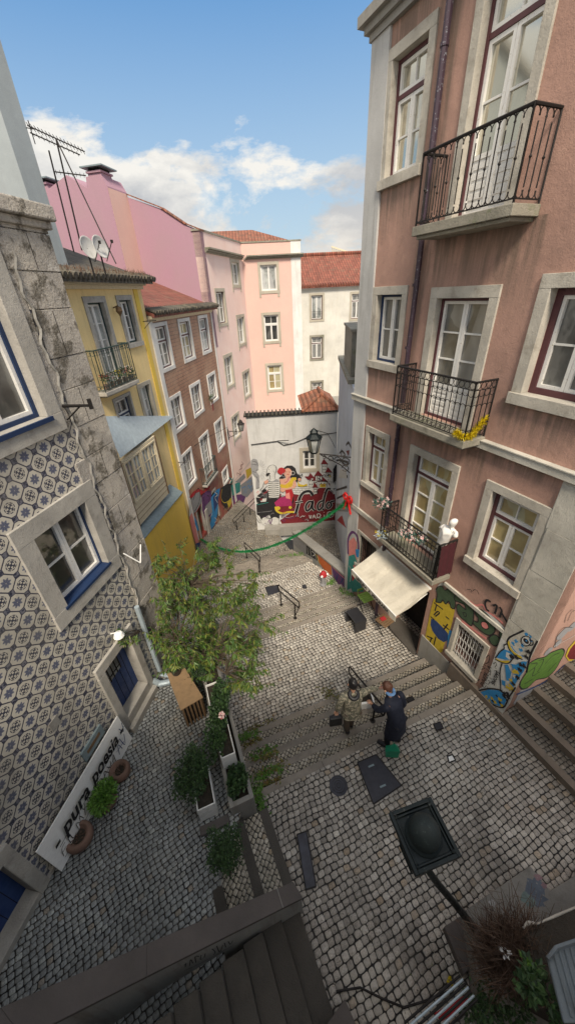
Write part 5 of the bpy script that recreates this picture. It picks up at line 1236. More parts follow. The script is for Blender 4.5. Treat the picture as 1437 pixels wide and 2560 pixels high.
def pad(name, label, cat, px, z, mat, th=.012, handles=False, group=None):
    """flat plate set into the paving"""
    P3 = [atz(x, y, z) for x, y in px]; c = sum(P3)/4
    t = thing(name, label, cat, c, group)
    m = MB(); m.prism([p+np.array([0, 0, .002]) for p in P3], (0, 0, th)); m.build('cover', M_[mat], t, bevel=.004)
    m = MB()
    for i in range(4): m.tube([P3[i]+np.array([0, 0, .006]), P3[(i+1) % 4]+np.array([0, 0, .006])], .014, 4)
    m.build('rim', M_['iron'], t)
    if handles:
        for k in (.22, .78):
            q = (P3[0]+P3[1])/2*(1-k)+(P3[2]+P3[3])/2*k; dd = (P3[1]-P3[0])/np.linalg.norm(P3[1]-P3[0])
            m = MB(); m.cbox(q+np.array([0, 0, th+.006]), (.12, .03, .012), math.atan2(dd[1], dd[0])); m.build('handle', M_['lead'], t)
    return t
pad('manhole_cover', 'large dark rectangular steel cover in the plaza cobbles near the man in navy', 'manhole cover', [(893, 1908), (940, 1888), (1003, 1965), (933, 2012)], 0, 'plate', handles=True)
pad('manhole_cover', 'grey square cover set in the lower landing beside a handrail', 'manhole cover', [(663, 1469), (694, 1463), (703, 1489), (673, 1497)], -1.86, 'plate')
pad('drain_cover', 'long narrow rusty drain cover in the dark plaza cobbles near the parapet', 'drain cover', [(742, 2088), (766, 2080), (790, 2218), (764, 2226)], 0, 'plate')
pad('drain_cover', 'small dark square cover on the plaza right of the steps', 'drain cover', [(1083, 1812), (1100, 1806), (1108, 1822), (1090, 1828)], 0, 'plate')
pad('drain_cover', 'small dark cover on the upper steps behind the man in navy', 'drain cover', [(1015, 1748), (1030, 1742), (1038, 1756), (1022, 1762)], -.32, 'black')
pad('valve_cover', 'tiny dark square valve cover on the lower landing cobbles', 'valve cover', [(755, 1464), (763, 1462), (766, 1470), (757, 1472)], -1.84, 'plate')
pad('paper_scrap', 'scrap of white paper lying on the plaza cobbles', 'litter', [(1118, 1892), (1130, 1888), (1138, 1902), (1122, 1908)], 0, 'whitep', th=.004)
c = atz(846, 1965, 0); t = thing('round_cover', 'round dark cast iron cover in the plaza cobbles left of the rectangular plate', 'manhole cover', c)
m = MB(); m.lathe(c, [(.17, .002), (.17, .012), (.15, .014), (.145, .009), (.0, .009)], 24); m.build('cover', M_['plate'], t)
m = MB(); 
for r in (.04, .08, .12): m.tube(arcpts(c+np.array([0, 0, .010]), (1, 0, 0), np.array([0, 1, 0]), r, 0, 2*pi, 20), .005, 4)
m.build('rings', M_['iron'], t)
# bench, chair, stool outside the shop
c = ground(895, 1572); t = thing('black_bench', 'small black inverted U shaped bench on the cobbles beside the awning', 'bench', c)
Fb = Frame(c, R_(-22), 1); m = MB(); m.box(Fb, -.12, .42, -.2, .2, c[2]+.42, c[2]+.46); m.build('seat', M_['black'], t, bevel=.01)
for a in (-.12, .38): m = MB(); m.box(Fb, a, a+.04, -.195, .195, c[2], c[2]+.418); m.build('leg', M_['black'], t)
c = ground(912, 1518); t = thing('folding_chair', 'lime green slatted folding chair against the salmon wall', 'chair', c)
m = MB(); Fb = Frame(c, R_(-22), -1)
for k in range(5): m.box(Fb, -.2+.085*k, -.135+.085*k, -.2, .2, c[2]+.43, c[2]+.45)
m.build('seat', M_['lime'], t)
for s_ in (-1, 1):
    m = MB(); m.tube([Fb.w(-.18, s_*.19, c[2]), Fb.w(.18, s_*.19, c[2]+.44)], .012, 5); m.tube([Fb.w(.18, s_*.19, c[2]), Fb.w(-.18, s_*.19, c[2]+.44)], .012, 5); m.build('leg', M_['iron'], t)
m = MB(); m.box(Fb, .2, .22, -.2, .2, c[2]+.6, c[2]+.68); m.tube([Fb.w(.17, .19, c[2]+.43), Fb.w(.21, .19, c[2]+.7)], .01, 5); m.tube([Fb.w(.17, -.19, c[2]+.43), Fb.w(.21, -.19, c[2]+.7)], .01, 5); m.build('backrest', M_['lime'], t)
c = np.array([2.72, 7.35, gz_((2.72, 7.35))]); t = thing('folding_stool', 'brown slatted wooden folding seat under the awning corner', 'chair', c)
m = MB(); Fb = Frame(c, R_(-35), -1)
for k in range(6): m.box(Fb, -.21+.07*k, -.155+.07*k, -.2, .2, c[2]+.43, c[2]+.45)
m.build('seat', M_['wood'], t)
for s_ in (-1, 1):
    m = MB(); m.tube([Fb.w(-.18, s_*.18, c[2]), Fb.w(.18, s_*.18, c[2]+.43)], .013, 5); m.tube([Fb.w(.18, s_*.18, c[2]), Fb.w(-.18, s_*.18, c[2]+.43)], .013, 5); m.build('leg', M_['iron'], t)
m = MB(); m.cbox(Fb.w(.05, 0, c[2]+.47), (.16, .12, .03), .4); m.build('cushion', M_['g_red'], t)
# hydrant
c = ground(808, 1462); t = thing('fire_hydrant', 'red and silver fire hydrant standing by the graffiti covered low wall', 'hydrant', c)
m = MB(); m.lathe(c, [(.13, 0), (.13, .05), (.09, .07), (.085, .38), (.11, .40), (.11, .44), (.08, .45)], 14); m.build('barrel', M_['g_gry'], t)
m = MB(); m.lathe(c, [(.13, .45), (.15, .5), (.13, .55), (.10, .62), (.04, .68), (.0, .69)], 14); m.build('cap', M_['g_red'], t)
for a in (0, 2.1, 4.2): m = MB(); q = c+np.array([cos(a)*.12, sin(a)*.12, .52]); m.tube([c+np.array([0, 0, .52]), q+np.array([cos(a)*.06, sin(a)*.06, 0])], .045, 8); m.build('nozzle', M_['whitep'], t)
# white tub on the steps
c = ground(905, 1768); t = thing('white_tub', 'white rimmed tub with brown contents standing by the upper handrail', 'tub', c)
m = MB(); m.hexa([np.array(c)+np.array([x*k, y*k, z]) for z, k in ((0, .8), (.42, 1.)) for x, y in ((-.24, -.2), (.24, -.16), (.22, .2), (-.22, .18))]); m.build('body', M_['whitep'], t, bevel=.03)
m = MB(); m.hexa([np.array(c)+np.array([x, y, z]) for z in (.41, .424) for x, y in ((-.19, -.15), (.19, -.12), (.17, .15), (-.17, .13))]); m.build('contents', M_['soil'], t)

# low graffitied wall between the lower steps and the side lane
FLW = Frame((2.05, 9.9), R_(-21.9), -1)
LW = thing('low_wall', 'sloping low concrete wall with graffiti between the steps and the side lane', 'wall', (1.2, 12, -2))
m = MB(); m.prism([FLW.w(0, 0, -3), FLW.w(4.96, 0, -3.6), FLW.w(4.96, 0, -2.12), FLW.w(0, 0, -1.02)], FLW.n*-.36); m.build('wall', M_['retain'], LW)
m = MB(); m.prism([FLW.w(-.1, .03, -1.02), FLW.w(5.0, .03, -2.12), FLW.w(5.0, .03, -2.03), FLW.w(-.1, .03, -.93)], FLW.n*-.44); m.build('coping', M_['cement'], LW, bevel=.01)
lz = lambda u, v: (680+u/6.532, 1280+v/6.532)
P = Paint(FLW, lz, .004)
P.poly('g_gry', [(340, 360), (560, 530), (560, 690), (420, 590), (345, 520)])
P.poly('g_blk', [(560, 530), (740, 660), (740, 800), (640, 730), (560, 680)])
for l in ([(580, 580), (590, 690)], [(620, 600), (640, 720)], [(650, 640), (700, 690), (660, 720)], [(700, 660), (720, 780)]): P.stroke('g_wht', l, .04)
P.stroke('g_yel', [(720, 690), (760, 800), (790, 860)], .06); P.poly('g_org', [(740, 680), (960, 840), (980, 1030), (900, 1010), (820, 900), (770, 820)])
P.poly('g_pur', [(970, 880), (1200, 1040), (1205, 1250), (1080, 1170), (1000, 1060)])
for l in ([(1010, 960), (1060, 1100)], [(1080, 1000), (1050, 1120)], [(1120, 1040), (1180, 1200)], [(1170, 1080), (1120, 1160)]): P.stroke('g_dblu', l, .05)
P.stroke('g_pnk', [(990, 900), (1100, 1010), (1200, 1100)], .03)
P.build('graffiti', LW)
c = np.array([1.75, 12.2, -2.12]); tb = thing('cardboard_box', 'flattened red and white box lying in the side lane', 'box', c)
m = MB(); m.cbox(c+np.array([0, 0, .06]), (.3, .16, .1), 1.2); m.build('carton', M_['g_org'], tb); m = MB(); m.cbox(c+np.array([-.1, .1, .12]), (.12, .14, .02), 1.2); m.build('flap', M_['whitep'], tb)

# ================================================================ LANTERNS, GARLANDS
hl = thing('street_lamp', 'green capped glass street lamp on a scrolled arm from the corner of the salmon house', 'street lamp', (1.95, 9.95, 3.6))
q0 = np.array([2.02, 9.93, 3.72]); q1 = np.array([.98, 9.99, 3.88]); U = np.array([0, 0, 1.]); dx = (q1-q0)/np.linalg.norm(q1-q0)
m = MB(); m.tube([q0, q1-dx*.06], .022, 6); m.tube([q0-U*.55, q0+dx*.35-U*.28, q1-dx*.1-U*.03], .016, 5)
for k, r in ((.18, .12), (.42, .10), (.62, .075), (.80, .05)): m.tube(arcpts(q0+dx*k*1.05-U*(r+.04), dx, U, r, 0, 1.8*pi, 12), .014, 4)
m.tube(arcpts(q0+dx*.2-U*.38, dx, U, .1, 0, 1.8*pi, 12), .014, 4)
m.build('bracket', M_['iron'], hl); m = MB(); m.tube([q0+U*.15, q0-U*.75], .025, 6); m.build('wall_plate', M_['iron'], hl)
lantern(None, hl, np.array([.88, 10.0, 3.9]), .74, 'glass_w', 'cast')
m = MB(); m.tube([(.88, 10, 4.62), (1.6, 12.5, 3.6), (2.5, 16.5, 1.45)], .012, 4); m.build('cable', M_['iron'], hl)
def tinsel(mb, pts, r, n, L, mi=0):
    pts = [np.array(p) for p in pts]; seg = np.cumsum([0]+[np.linalg.norm(pts[i+1]-pts[i]) for i in range(len(pts)-1)])
    for i in range(n):
        t = rnd.uniform(0, seg[-1]); k = min(max(np.searchsorted(seg, t)-1, 0), len(pts)-2); f = (t-seg[k])/(seg[k+1]-seg[k]+1e-9)
        c = pts[k]*(1-f)+pts[k+1]*f; v = np.array([rnd.gauss(0, 1) for _ in range(3)]); v /= np.linalg.norm(v); s_ = np.cross(v, [rnd.random(), rnd.random(), rnd.random()]); s_ = s_/np.linalg.norm(s_)*L*.14
        mb.add([c-s_, c+s_, c+v*r*rnd.uniform(.6, 1.1)], [(0, 1, 2)], mi)
g1 = np.array(FB.w(.45, .2, -2.88)); g2 = np.array([2.02, 9.9, 2.28])
pts = []
for i in range(41): t = i/40; p = g1*(1-t)+g2*t; p = p-np.array([0, 0, 1.35*4*t*(1-t)*(1-.25*(t-.5))]); pts.append(p)
gt = thing('green_garland', 'long green tinsel garland slung across the stairs to the salmon house', 'garland', g1)
m = MB(); m.tube(pts, .018, 6); tinsel(m, pts, .10, 9000, .09); tinsel(m, [pts[-2], pts[-1]+np.array([0, 0, -.12])], .2, 260, .2); m.build('tinsel', M_['g_tg'] if 'g_tg' in M_ else paint('tinsel_green', (.01, .20, .06), .35, .2), gt)
yg = paint('tinsel_yellow', (.52, .39, .01), .4, .2); rg = paint('tinsel_red', (.5, .012, .012), .4, .2)
bp = FR.w(6.12, .12, 2.42)
t = thing('red_bow', 'bushy red tinsel bow tied at the corner of the salmon house', 'bow', bp)
m = MB()
for s_ in (-1, 1): tinsel(m, arcpts(bp+FR.d*s_*.13, FR.d, np.array([0, 0, 1.]), .10, 0, 2*pi, 10), .07, 420, .08); tinsel(m, [bp, bp+FR.d*s_*.2-U*.5], .06, 420, .08)
for s_ in (-1, 1): m.tube(arcpts(bp+FR.d*s_*.13, FR.d, np.array([0, 0, 1.]), .10, 0, 2*pi, 10), .03, 5); m.tube([bp, bp+FR.d*s_*.2-U*.5], .03, 5)
m.build('tinsel', rg, t)
t = thing('yellow_garland', 'yellow tinsel wound round the corner of the middle balcony', 'garland', FR.w(2.1, .5, 5.8))
m = MB(); pts = [FR.w(2.32, .50, 5.72), FR.w(2.25, .52, 5.78), FR.w(2.1, .52, 5.74), FR.w(2.05, .38, 5.72), FR.w(2.05, .2, 5.88), FR.w(2.06, .08, 6.0)]; m.tube(pts[1:], .014, 5); tinsel(m, pts[1:], .10, 1300, .07)
m.build('tinsel', yg, t)

# mannequin bust on the low balcony
mc = FR.w(2.24, .28, 2.46)
mq = thing('mannequin', 'white headed female mannequin torso leaning over the lowest balcony', 'mannequin', mc)
def skin_mesh(name, nodes, edges, mat, parent, root=None, sub=2, off=(0, 0, 0), rot=0., smooth=True):
    """grow one continuous surface round a skeleton"""
    me = bpy.data.meshes.new(name); ks = list(nodes); M = Matrix.Rotation(rot, 3, 'Z')
    me.from_pydata([M @ Vector(nodes[k][0]) for k in ks], [(ks.index(a), ks.index(b)) for a, b in edges], [])
    ob = bpy.data.objects.new(name, me); COL.objects.link(ob)
    sk = ob.modifiers.new('skin', 'SKIN'); sk.use_smooth_shade = True
    sv = me.skin_vertices[0].data
    for i, k in enumerate(ks):
        r = nodes[k][1]; sv[i].radius = r if isinstance(r, tuple) else (r, r); sv[i].use_root = (k == (root or ks[0]))
    ss = ob.modifiers.new('sub', 'SUBSURF'); ss.levels = sub; ss.render_levels = sub
    bpy.context.view_layer.update(); dg = bpy.context.evaluated_depsgraph_get()
    m2 = bpy.data.meshes.new_from_object(ob.evaluated_get(dg)); bpy.data.objects.remove(ob)
    m2.name = name; m2.transform(Matrix.Translation(Vector(off)-Vector(root_of(parent)))); m2.materials.clear(); m2.materials.append(M_[mat] if isinstance(mat, str) else mat)
    for p in m2.polygons: p.use_smooth = smooth; p.material_index = 0
    o = bpy.data.objects.new(name, m2); COL.objects.link(o); o.parent = parent; return o
nd = dict(hip=((0, 0, 0), (.15, .12)), waist=((.0, .02, .20), (.10, .085)), chest=((0, .03, .42), (.15, .11)), neck=((0, .01, .60), (.05, .05)), head=((0, .04, .74), (.085, .10)), top=((0, .04, .84), (.06, .07)),
          sl=((-.15, .02, .53), (.06, .055)), sr=((.15, .02, .53), (.06, .055)), al=((-.2, .02, .42), (.045, .045)), ar=((.2, .02, .42), (.045, .045)), bl=((-.065, .12, .40), (.055, .05)), br=((.065, .12, .40), (.055, .05)))
skin_mesh('body', nd, [('hip', 'waist'), ('waist', 'chest'), ('chest', 'neck'), ('neck', 'head'), ('head', 'top'), ('chest', 'sl'), ('chest', 'sr'), ('sl', 'al'), ('sr', 'ar'), ('chest', 'bl'), ('chest', 'br')], 'mannequin', mq, off=mc+np.array([0, 0, .74]), rot=R_(115))
for v in mq.children[0].data.vertices: h_ = v.co.z-.7; v.co.x -= float(FR.d[0])*.28*h_; v.co.y -= float(FR.d[1])*.28*h_
m = MB(); m.tube([mc+np.array([0, 0, -.02]), mc+np.array([0, 0, .74])], .035, 8); m.build('stand', M_['dark'], mq)
def sprig(mb, c, r, n, L, wd, mi=0, up=.3):
    """leaf shaped faces scattered in a clump"""
    for i in range(n):
        v = np.array([rnd.gauss(0, 1), rnd.gauss(0, 1), rnd.gauss(0, .8)+up]); v /= np.linalg.norm(v)
        p = np.array(c)+v*np.array(r)*rnd.random()**.45
        leaf(mb, p, v+np.array([rnd.gauss(0, .5) for _ in range(3)]), L*rnd.uniform(.6, 1.2), wd*rnd.uniform(.7, 1.2), mi)
def leaf(mb, p, v, L, wd, mi=0):
    v = np.array(v); v = v/(np.linalg.norm(v)+1e-9); s_ = np.cross(v, [rnd.gauss(0, .4), rnd.gauss(0, .4), 1]); s_ = s_/(np.linalg.norm(s_)+1e-9)*wd/2; u_ = np.cross(s_, v); u_ = u_/(np.linalg.norm(u_)+1e-9)*wd*.3
    mb.add([p, p+v*L*.45+s_-u_, p+v*L, p+v*L*.45-s_-u_], [(0, 1, 2), (0, 2, 3)], mi)
FLW_ = [(4.0, .52, 'flower_bunch', 'pink and white artificial flowers tied at the far end of the lowest balcony', 3.42, 2.5), (2.72, .5, 'flower_bunch', 'white and green artificial flowers on the lowest balcony rail below the mannequin', 3.20, 2.5), (3.1, .5, 'flower_bunch', 'small white flower bunch on the lowest balcony railing', 3.05, 1.4), (3.9, .5, 'tinsel_bundle', 'silver and yellow tinsel hanging from the lowest balcony floor edge', 2.5, 1.6)]
for a, o, nm, lb, z, k in FLW_:
    c = FR.w(a, o, z); t = thing(nm, lb, 'flowers' if nm[0] == 'f' else 'tinsel', c)
    m = MB(); sprig(m, c, (.09*k, .09*k, .08), int(90*k), .07, .03); m.build('leaves', paint('silk_leaf', (.03, .09, .07), .5, .3) if nm[0] == 'f' else M_['zinc'], t)
    m = MB()
    for i in range(int(9*k)): q = c+np.array([rnd.uniform(-.08, .08)*k, rnd.uniform(-.08, .08)*k, rnd.uniform(0, .09)]); sprig(m, q, (.022,)*3, 16, .025, .022)
    m.build('petals', M_['flr'] if nm[0] == 'f' else yg, t)
t = thing('red_cloth', 'dark red cloth hung over the near end of the lowest balcony rail', 'cloth', FR.w(2.05, .3, 3.3))
m = MB(); vs = []
for i in range(9):
    for j in range(6): vs.append(FR.w(2.03-.015*sin(i*1.9)-.01*j, .06+.42*i/8, 3.36-.16*j+(.015*sin(i*2))))
m.add(vs, [(i*6+j, (i+1)*6+j, (i+1)*6+j+1, i*6+j+1) for i in range(8) for j in range(5)]); o = m.build('fabric', paint('maroon_cloth', (.05, .008, .012), .9, .3), t); sm = o.modifiers.new('t', 'SOLIDIFY'); sm.thickness = .008
# potted flowers on the yellow house balcony, hanging plant on the brown one
t = thing('balcony_plants', 'pots of red and yellow flowers on the green iron balcony of the yellow house', 'potted plants', FB.w(-2.9, .25, 5.71))
for k in range(5):
    c = FB.w(-3.6+.36*k, .25, 5.71); m = MB(); m.lathe(c, [(.07, 0), (.1, .16), (.08, .16)], 10); m.build('pot', M_['clay'], t); m = MB(); sprig(m, c+np.array([0, 0, .3]), (.12, .12, .16), 70, .09, .04); m.build('leaves', M_['leafd'], t)
    m = MB(); sprig(m, c+np.array([0, 0, .36]), (.12, .12, .10), 26, .05, .045); m.build('blooms', [M_['g_red'], M_['flr'], M_['g_yel'], M_['g_red'], M_['flr']][k], t)
t = thing('hanging_plant', 'trailing plant pot fixed below the right window of the brown house', 'plant', FB.w(5.3, .15, 3.2))
c = FB.w(5.3, .15, 3.1); m = MB(); m.lathe(c, [(.06, -.1), (.09, .05)], 8); m.build('pot', M_['clay'], t); m = MB(); sprig(m, c+np.array([0, 0, .12]), (.16, .16, .2), 90, .1, .04); m.build('leaves', M_['leafd'], t); m = MB(); m.tube([c, c-np.array([0, 0, .55])], .03, 5); m.build('ribbon', M_['g_dred'], t)
# aerials and dishes on the yellow roof
def at_y(x, y, Y): d = ray(x, y); return CAMP+d*(Y/d[1])
def aerial(label, foot, top, tips, Y, guy=None):
    t = thing('tv_aerial', label, 'tv aerial', at_y(*foot, Y), 'tv aerials on the yellow house roof')
    m = MB(); m.tube([at_y(*foot, Y), at_y(*top, Y)], .018, 6); m.build('mast', M_['iron'], t)
    if guy: m = MB(); m.tube([at_y(*guy, Y-.6), at_y(*top, Y)], .014, 5); m.build('stay', M_['iron'], t)
    for (p, q, n, L) in tips:
        m = MB(); A, B = at_y(*p, Y), at_y(*q, Y+.25); m.tube([A, B], .012, 5); d = (B-A)/np.linalg.norm(B-A); s_ = np.cross(d, [0, 0, 1.]); s_ /= np.linalg.norm(s_)
        for i in range(n): c = A+(B-A)*(i+.5)/n; m.tube([c-s_*L/2, c+s_*L/2], .006, 4)
        m.build('boom', M_['iron'], t)
    return t
a1 = aerial('tall rooftop tv aerial with a long toothed boom above the tiled house edge', (205, 625), (140, 345), [((68, 312), (212, 378), 16, .42), ((75, 330), (200, 386), 10, .3)], 10.5, guy=(290, 658))
m = MB(); m.tube([at_y(70, 300, 10.2), at_y(88, 358, 10.8)], .012, 4); m.tube([at_y(66, 318, 10.8), at_y(90, 322, 10.2)], .012, 4); m.build('reflector', M_['iron'], a1)
aerial('shorter rooftop tv aerial behind the tall one', (185, 630), (122, 375), [((135, 428), (215, 438), 8, .35)], 11.0)
for (x, y), lb in (((217, 620), 'left of the two white satellite dishes on the mossy roof'), ((247, 618), 'right of the two white satellite dishes on the mossy roof')):
    c = at_y(x, y, 10.6); t = thing('satellite_dish', lb, 'satellite dish', c); rot = Matrix.Rotation(R_(78), 3, 'X') @ Matrix.Rotation(R_(8), 3, 'Y')
    rot = Matrix.Rotation(R_(62), 3, 'Z') @ rot
    m = MB(); m.lathe(c, [(.0, 0), (.12, .012), (.20, .04), (.235, .065), (.23, .073), (.2, .052), (.11, .024), (0, .012)], 20, rot=rot); m.build('dish', M_['pilast'], t, smooth=True)
    m = MB(); m.tube([c, c-np.array([0, 0, .6])], .02, 5); m.build('pole', M_['iron'], t)
    m = MB(); q = np.array(rot @ Vector((0, 0, .42))); m.tube([c+np.array(rot @ Vector((0, -.3, .08))), c+q], .01, 4); m.lathe(c+q, [(.03, -.03), (.035, .03)], 8); m.build('feed_arm', M_['iron'], t)

# ================================================================ COURT: PLANTERS, TREE, POTS
PLD = np.array([sin(R_(-20)), cos(R_(-20)), 0]); FPL = Frame((-.82, 2.66), R_(-20), 1)
PW = thing('planter_wall', 'long grey concrete planter trough edging the court above the steps', 'planter', FPL.w(0, 0, 0))
m = MB(); zt = .74
m.box(FPL, 0, 5.6, -.07, .0, -2., zt); m.box(FPL, 0, 5.6, -.42, -.35, .1, zt); m.box(FPL, 0, .08, -.35, -.07, -.3, zt); m.box(FPL, 0.002, 5.6, -.35, -.07, -.3, .62, 1)
m.build('trough', [M_['cement'], M_['soil']], PW, bevel=.008)
WP = []
for a0, o0, L, wd, z, h, lb in ((.12, -.92, .62, .30, .45, .42, 'white rectangular planter box on the court cobbles at the near end of the trough'), (.62, -.38, 1.5, .26, .68, .42, 'long white planter box standing on the concrete trough with a pink rose')):
    t = thing('planter_box', lb, 'planter', FPL.w(a0, o0, z)); m = MB()
    m.box(FPL, a0, a0+L, o0, o0+.02, z, z+h); m.box(FPL, a0, a0+L, o0+wd-.02, o0+wd, z, z+h); m.box(FPL, a0, a0+.02, o0+.02, o0+wd-.02, z, z+h); m.box(FPL, a0+L-.02, a0+L, o0+.02, o0+wd-.02, z, z+h)
    m.build('box', M_['whitep'], t, bevel=.006); m = MB(); m.box(FPL, a0+.02, a0+L-.02, o0+.02, o0+wd-.02, z+.02, z+h-.05); m.build('soil', M_['soil'], t); WP.append(t)
def bush(name, label, cat, c, r, n, L, wd, mat='leafd', stems=5, root=None, group=None):
    t = thing(name, label, cat, root if root is not None else (c[0], c[1], c[2]-r[2]), group)
    m = MB(); base_ = np.array(root if root is not None else (c[0], c[1], c[2]-r[2]))
    for k in range(stems):
        q = np.array(c)+np.array([rnd.uniform(-.5, .5)*r[0], rnd.uniform(-.5, .5)*r[1], rnd.uniform(-.2, .6)*r[2]]); m.tube([base_, (base_+q)/2+np.array([rnd.uniform(-.04, .04)]*3), q], [.012, .009, .005], 5)
    m.build('stems', M_['bark'], t)
    m = MB()
    cl = [np.array(c)+np.array([rnd.uniform(-.75, .75)*r[0], rnd.uniform(-.75, .75)*r[1], rnd.uniform(-.7, .75)*r[2]]) for _ in range(max(4, n//45))]
    for q in cl: sprig(m, q, (r[0]*.38, r[1]*.38, r[2]*.36), n//len(cl), L, wd)
    m.build('foliage', M_[mat], t); return t
bush('dark_shrub', 'dense dark green shrub overflowing the white planter box on the court', 'shrub', FPL.w(.62, -.88, 1.10), (.27, .38, .30), 2600, .055, .028, root=FPL.w(.42, -.78, .8))
bush('rose_bush', 'leafy green rose bush in the long white box with one pink bloom', 'shrub', FPL.w(1.32, -.25, 1.2), (.17, .72, .2), 2600, .06, .045, 'leafd', root=FPL.w(1.3, -.25, 1.0))
bush('trough_plant', 'low green plants growing in the near end of the concrete trough', 'plant', FPL.w(.32, -.2, .76), (.15, .26, .14), 900, .06, .05, 'leafd', root=FPL.w(.3, -.2, .6))
c = FPL.w(1.1, -.2, 1.55); t = thing('pink_rose', 'single pink rose bloom above the long white planter box', 'flower', c)
m = MB(); sprig(m, c, (.035,)*3, 60, .04, .04); m.build('petals', M_['flr'], t); m = MB(); m.tube([c, c-np.array([0, .03, .3])], .005, 4); m.build('stem', M_['leafd'], t)
bush('hedge_plant', 'tangled green plants filling the far part of the trough under the tree', 'plant', FPL.w(3.1, -.22, 1.0), (.3, .95, .32), 1800, .06, .035, 'leafd', root=FPL.w(3., -.2, .6))
# wooden crate table
TL, TR, BR_, BL = [atz(*p, 1.12) for p in ((415, 1680), (458, 1664), (508, 1745), (452, 1778))]
t = thing('wooden_crate', 'tall wooden slatted crate with a plain board top under the tree', 'crate', (TL+TR+BR_+BL)/4*np.array([1, 1, 0])+np.array([0, 0, .45]))
m = MB(); m.prism([TL, TR, BR_, BL], (0, 0, .03)); m.build('top', M_['woodl'], t, bevel=.004)
m = MB()
for (p, q, n) in ((BL, BR_, 6), (BR_, TR, 9), (TR, TL, 4), (TL, BL, 9)):
    for k in range(n):
        a = p+(q-p)*((k+.18)/n); b = p+(q-p)*((k+.62)/n); i_ = ((TL+TR+BR_+BL)/4-a)*.05
        m.hexa([(v[0], v[1], z) for z in (.46, 1.11) for v in (a+i_, b+i_, b+i_*1.8, a+i_*1.8)])
m.build('slats', M_['wood'], t)
m = MB(); cc = (TL+TR+BR_+BL)/4; m.prism([cc+(p-cc)*.86-np.array([0, 0, .6]) for p in (TL, TR, BR_, BL)], (0, 0, .5)); m.build('inner_box', M_['dark'], t)
c = (TL+TR)/2*.7+cc*.3+np.array([0, 0, .03]); t = thing('black_pot', 'black plant pot standing on the far end of the wooden crate', 'pot', c)
m = MB(); m.lathe(c, [(.09, 0), (.13, .2), (.12, .2), (.10, .17), (0, .17)], 14); m.build('pot', M_['black'], t); m = MB(); sprig(m, c+np.array([0, 0, .32]), (.18, .18, .16), 160, .1, .03); m.build('leaves', M_['leafd'], t)
# clay ring pots at the foot of the wall
for px, z, r, lb, pl_ in (((298, 1925), .62, .17, 'round clay pot with dark dry soil at the far end of the white board', 0), ((262, 1998), .62, .17, 'clay pot crowded with bright green succulent between two bare pots', 1), ((195, 2090), .62, .20, 'round clay pot with dead leaves nearest the blue lower door', 2)):
    c = atz(*px, z); c[2] = .45; t = thing('clay_pot', lb, 'plant pot', c, 'clay pots along the tiled wall')
    m = MB(); m.lathe(c, [(r*.75, 0), (r*1.02, .05), (r*1.08, .13), (r, .2), (r*.82, .22), (r*.68, .2), (r*.62, .14), (0, .13)], 18); m.build('pot', M_['clay'], t, smooth=True)
    m = MB(); m.lathe(c+np.array([0, 0, .135]), [(r*.66, 0), (0, .015)], 14); m.build('soil', M_['soil'], t)
    m = MB()
    if pl_ == 1: sprig(m, c+np.array([0, 0, .28]), (.21, .26, .13), 900, .065, .035)
    else: sprig(m, c+np.array([0, 0, .15]), (r*.55, r*.55, .03), 40, .05, .02)
    m.build('leaves', M_['leafb' if pl_ == 1 else 'twig'], t)
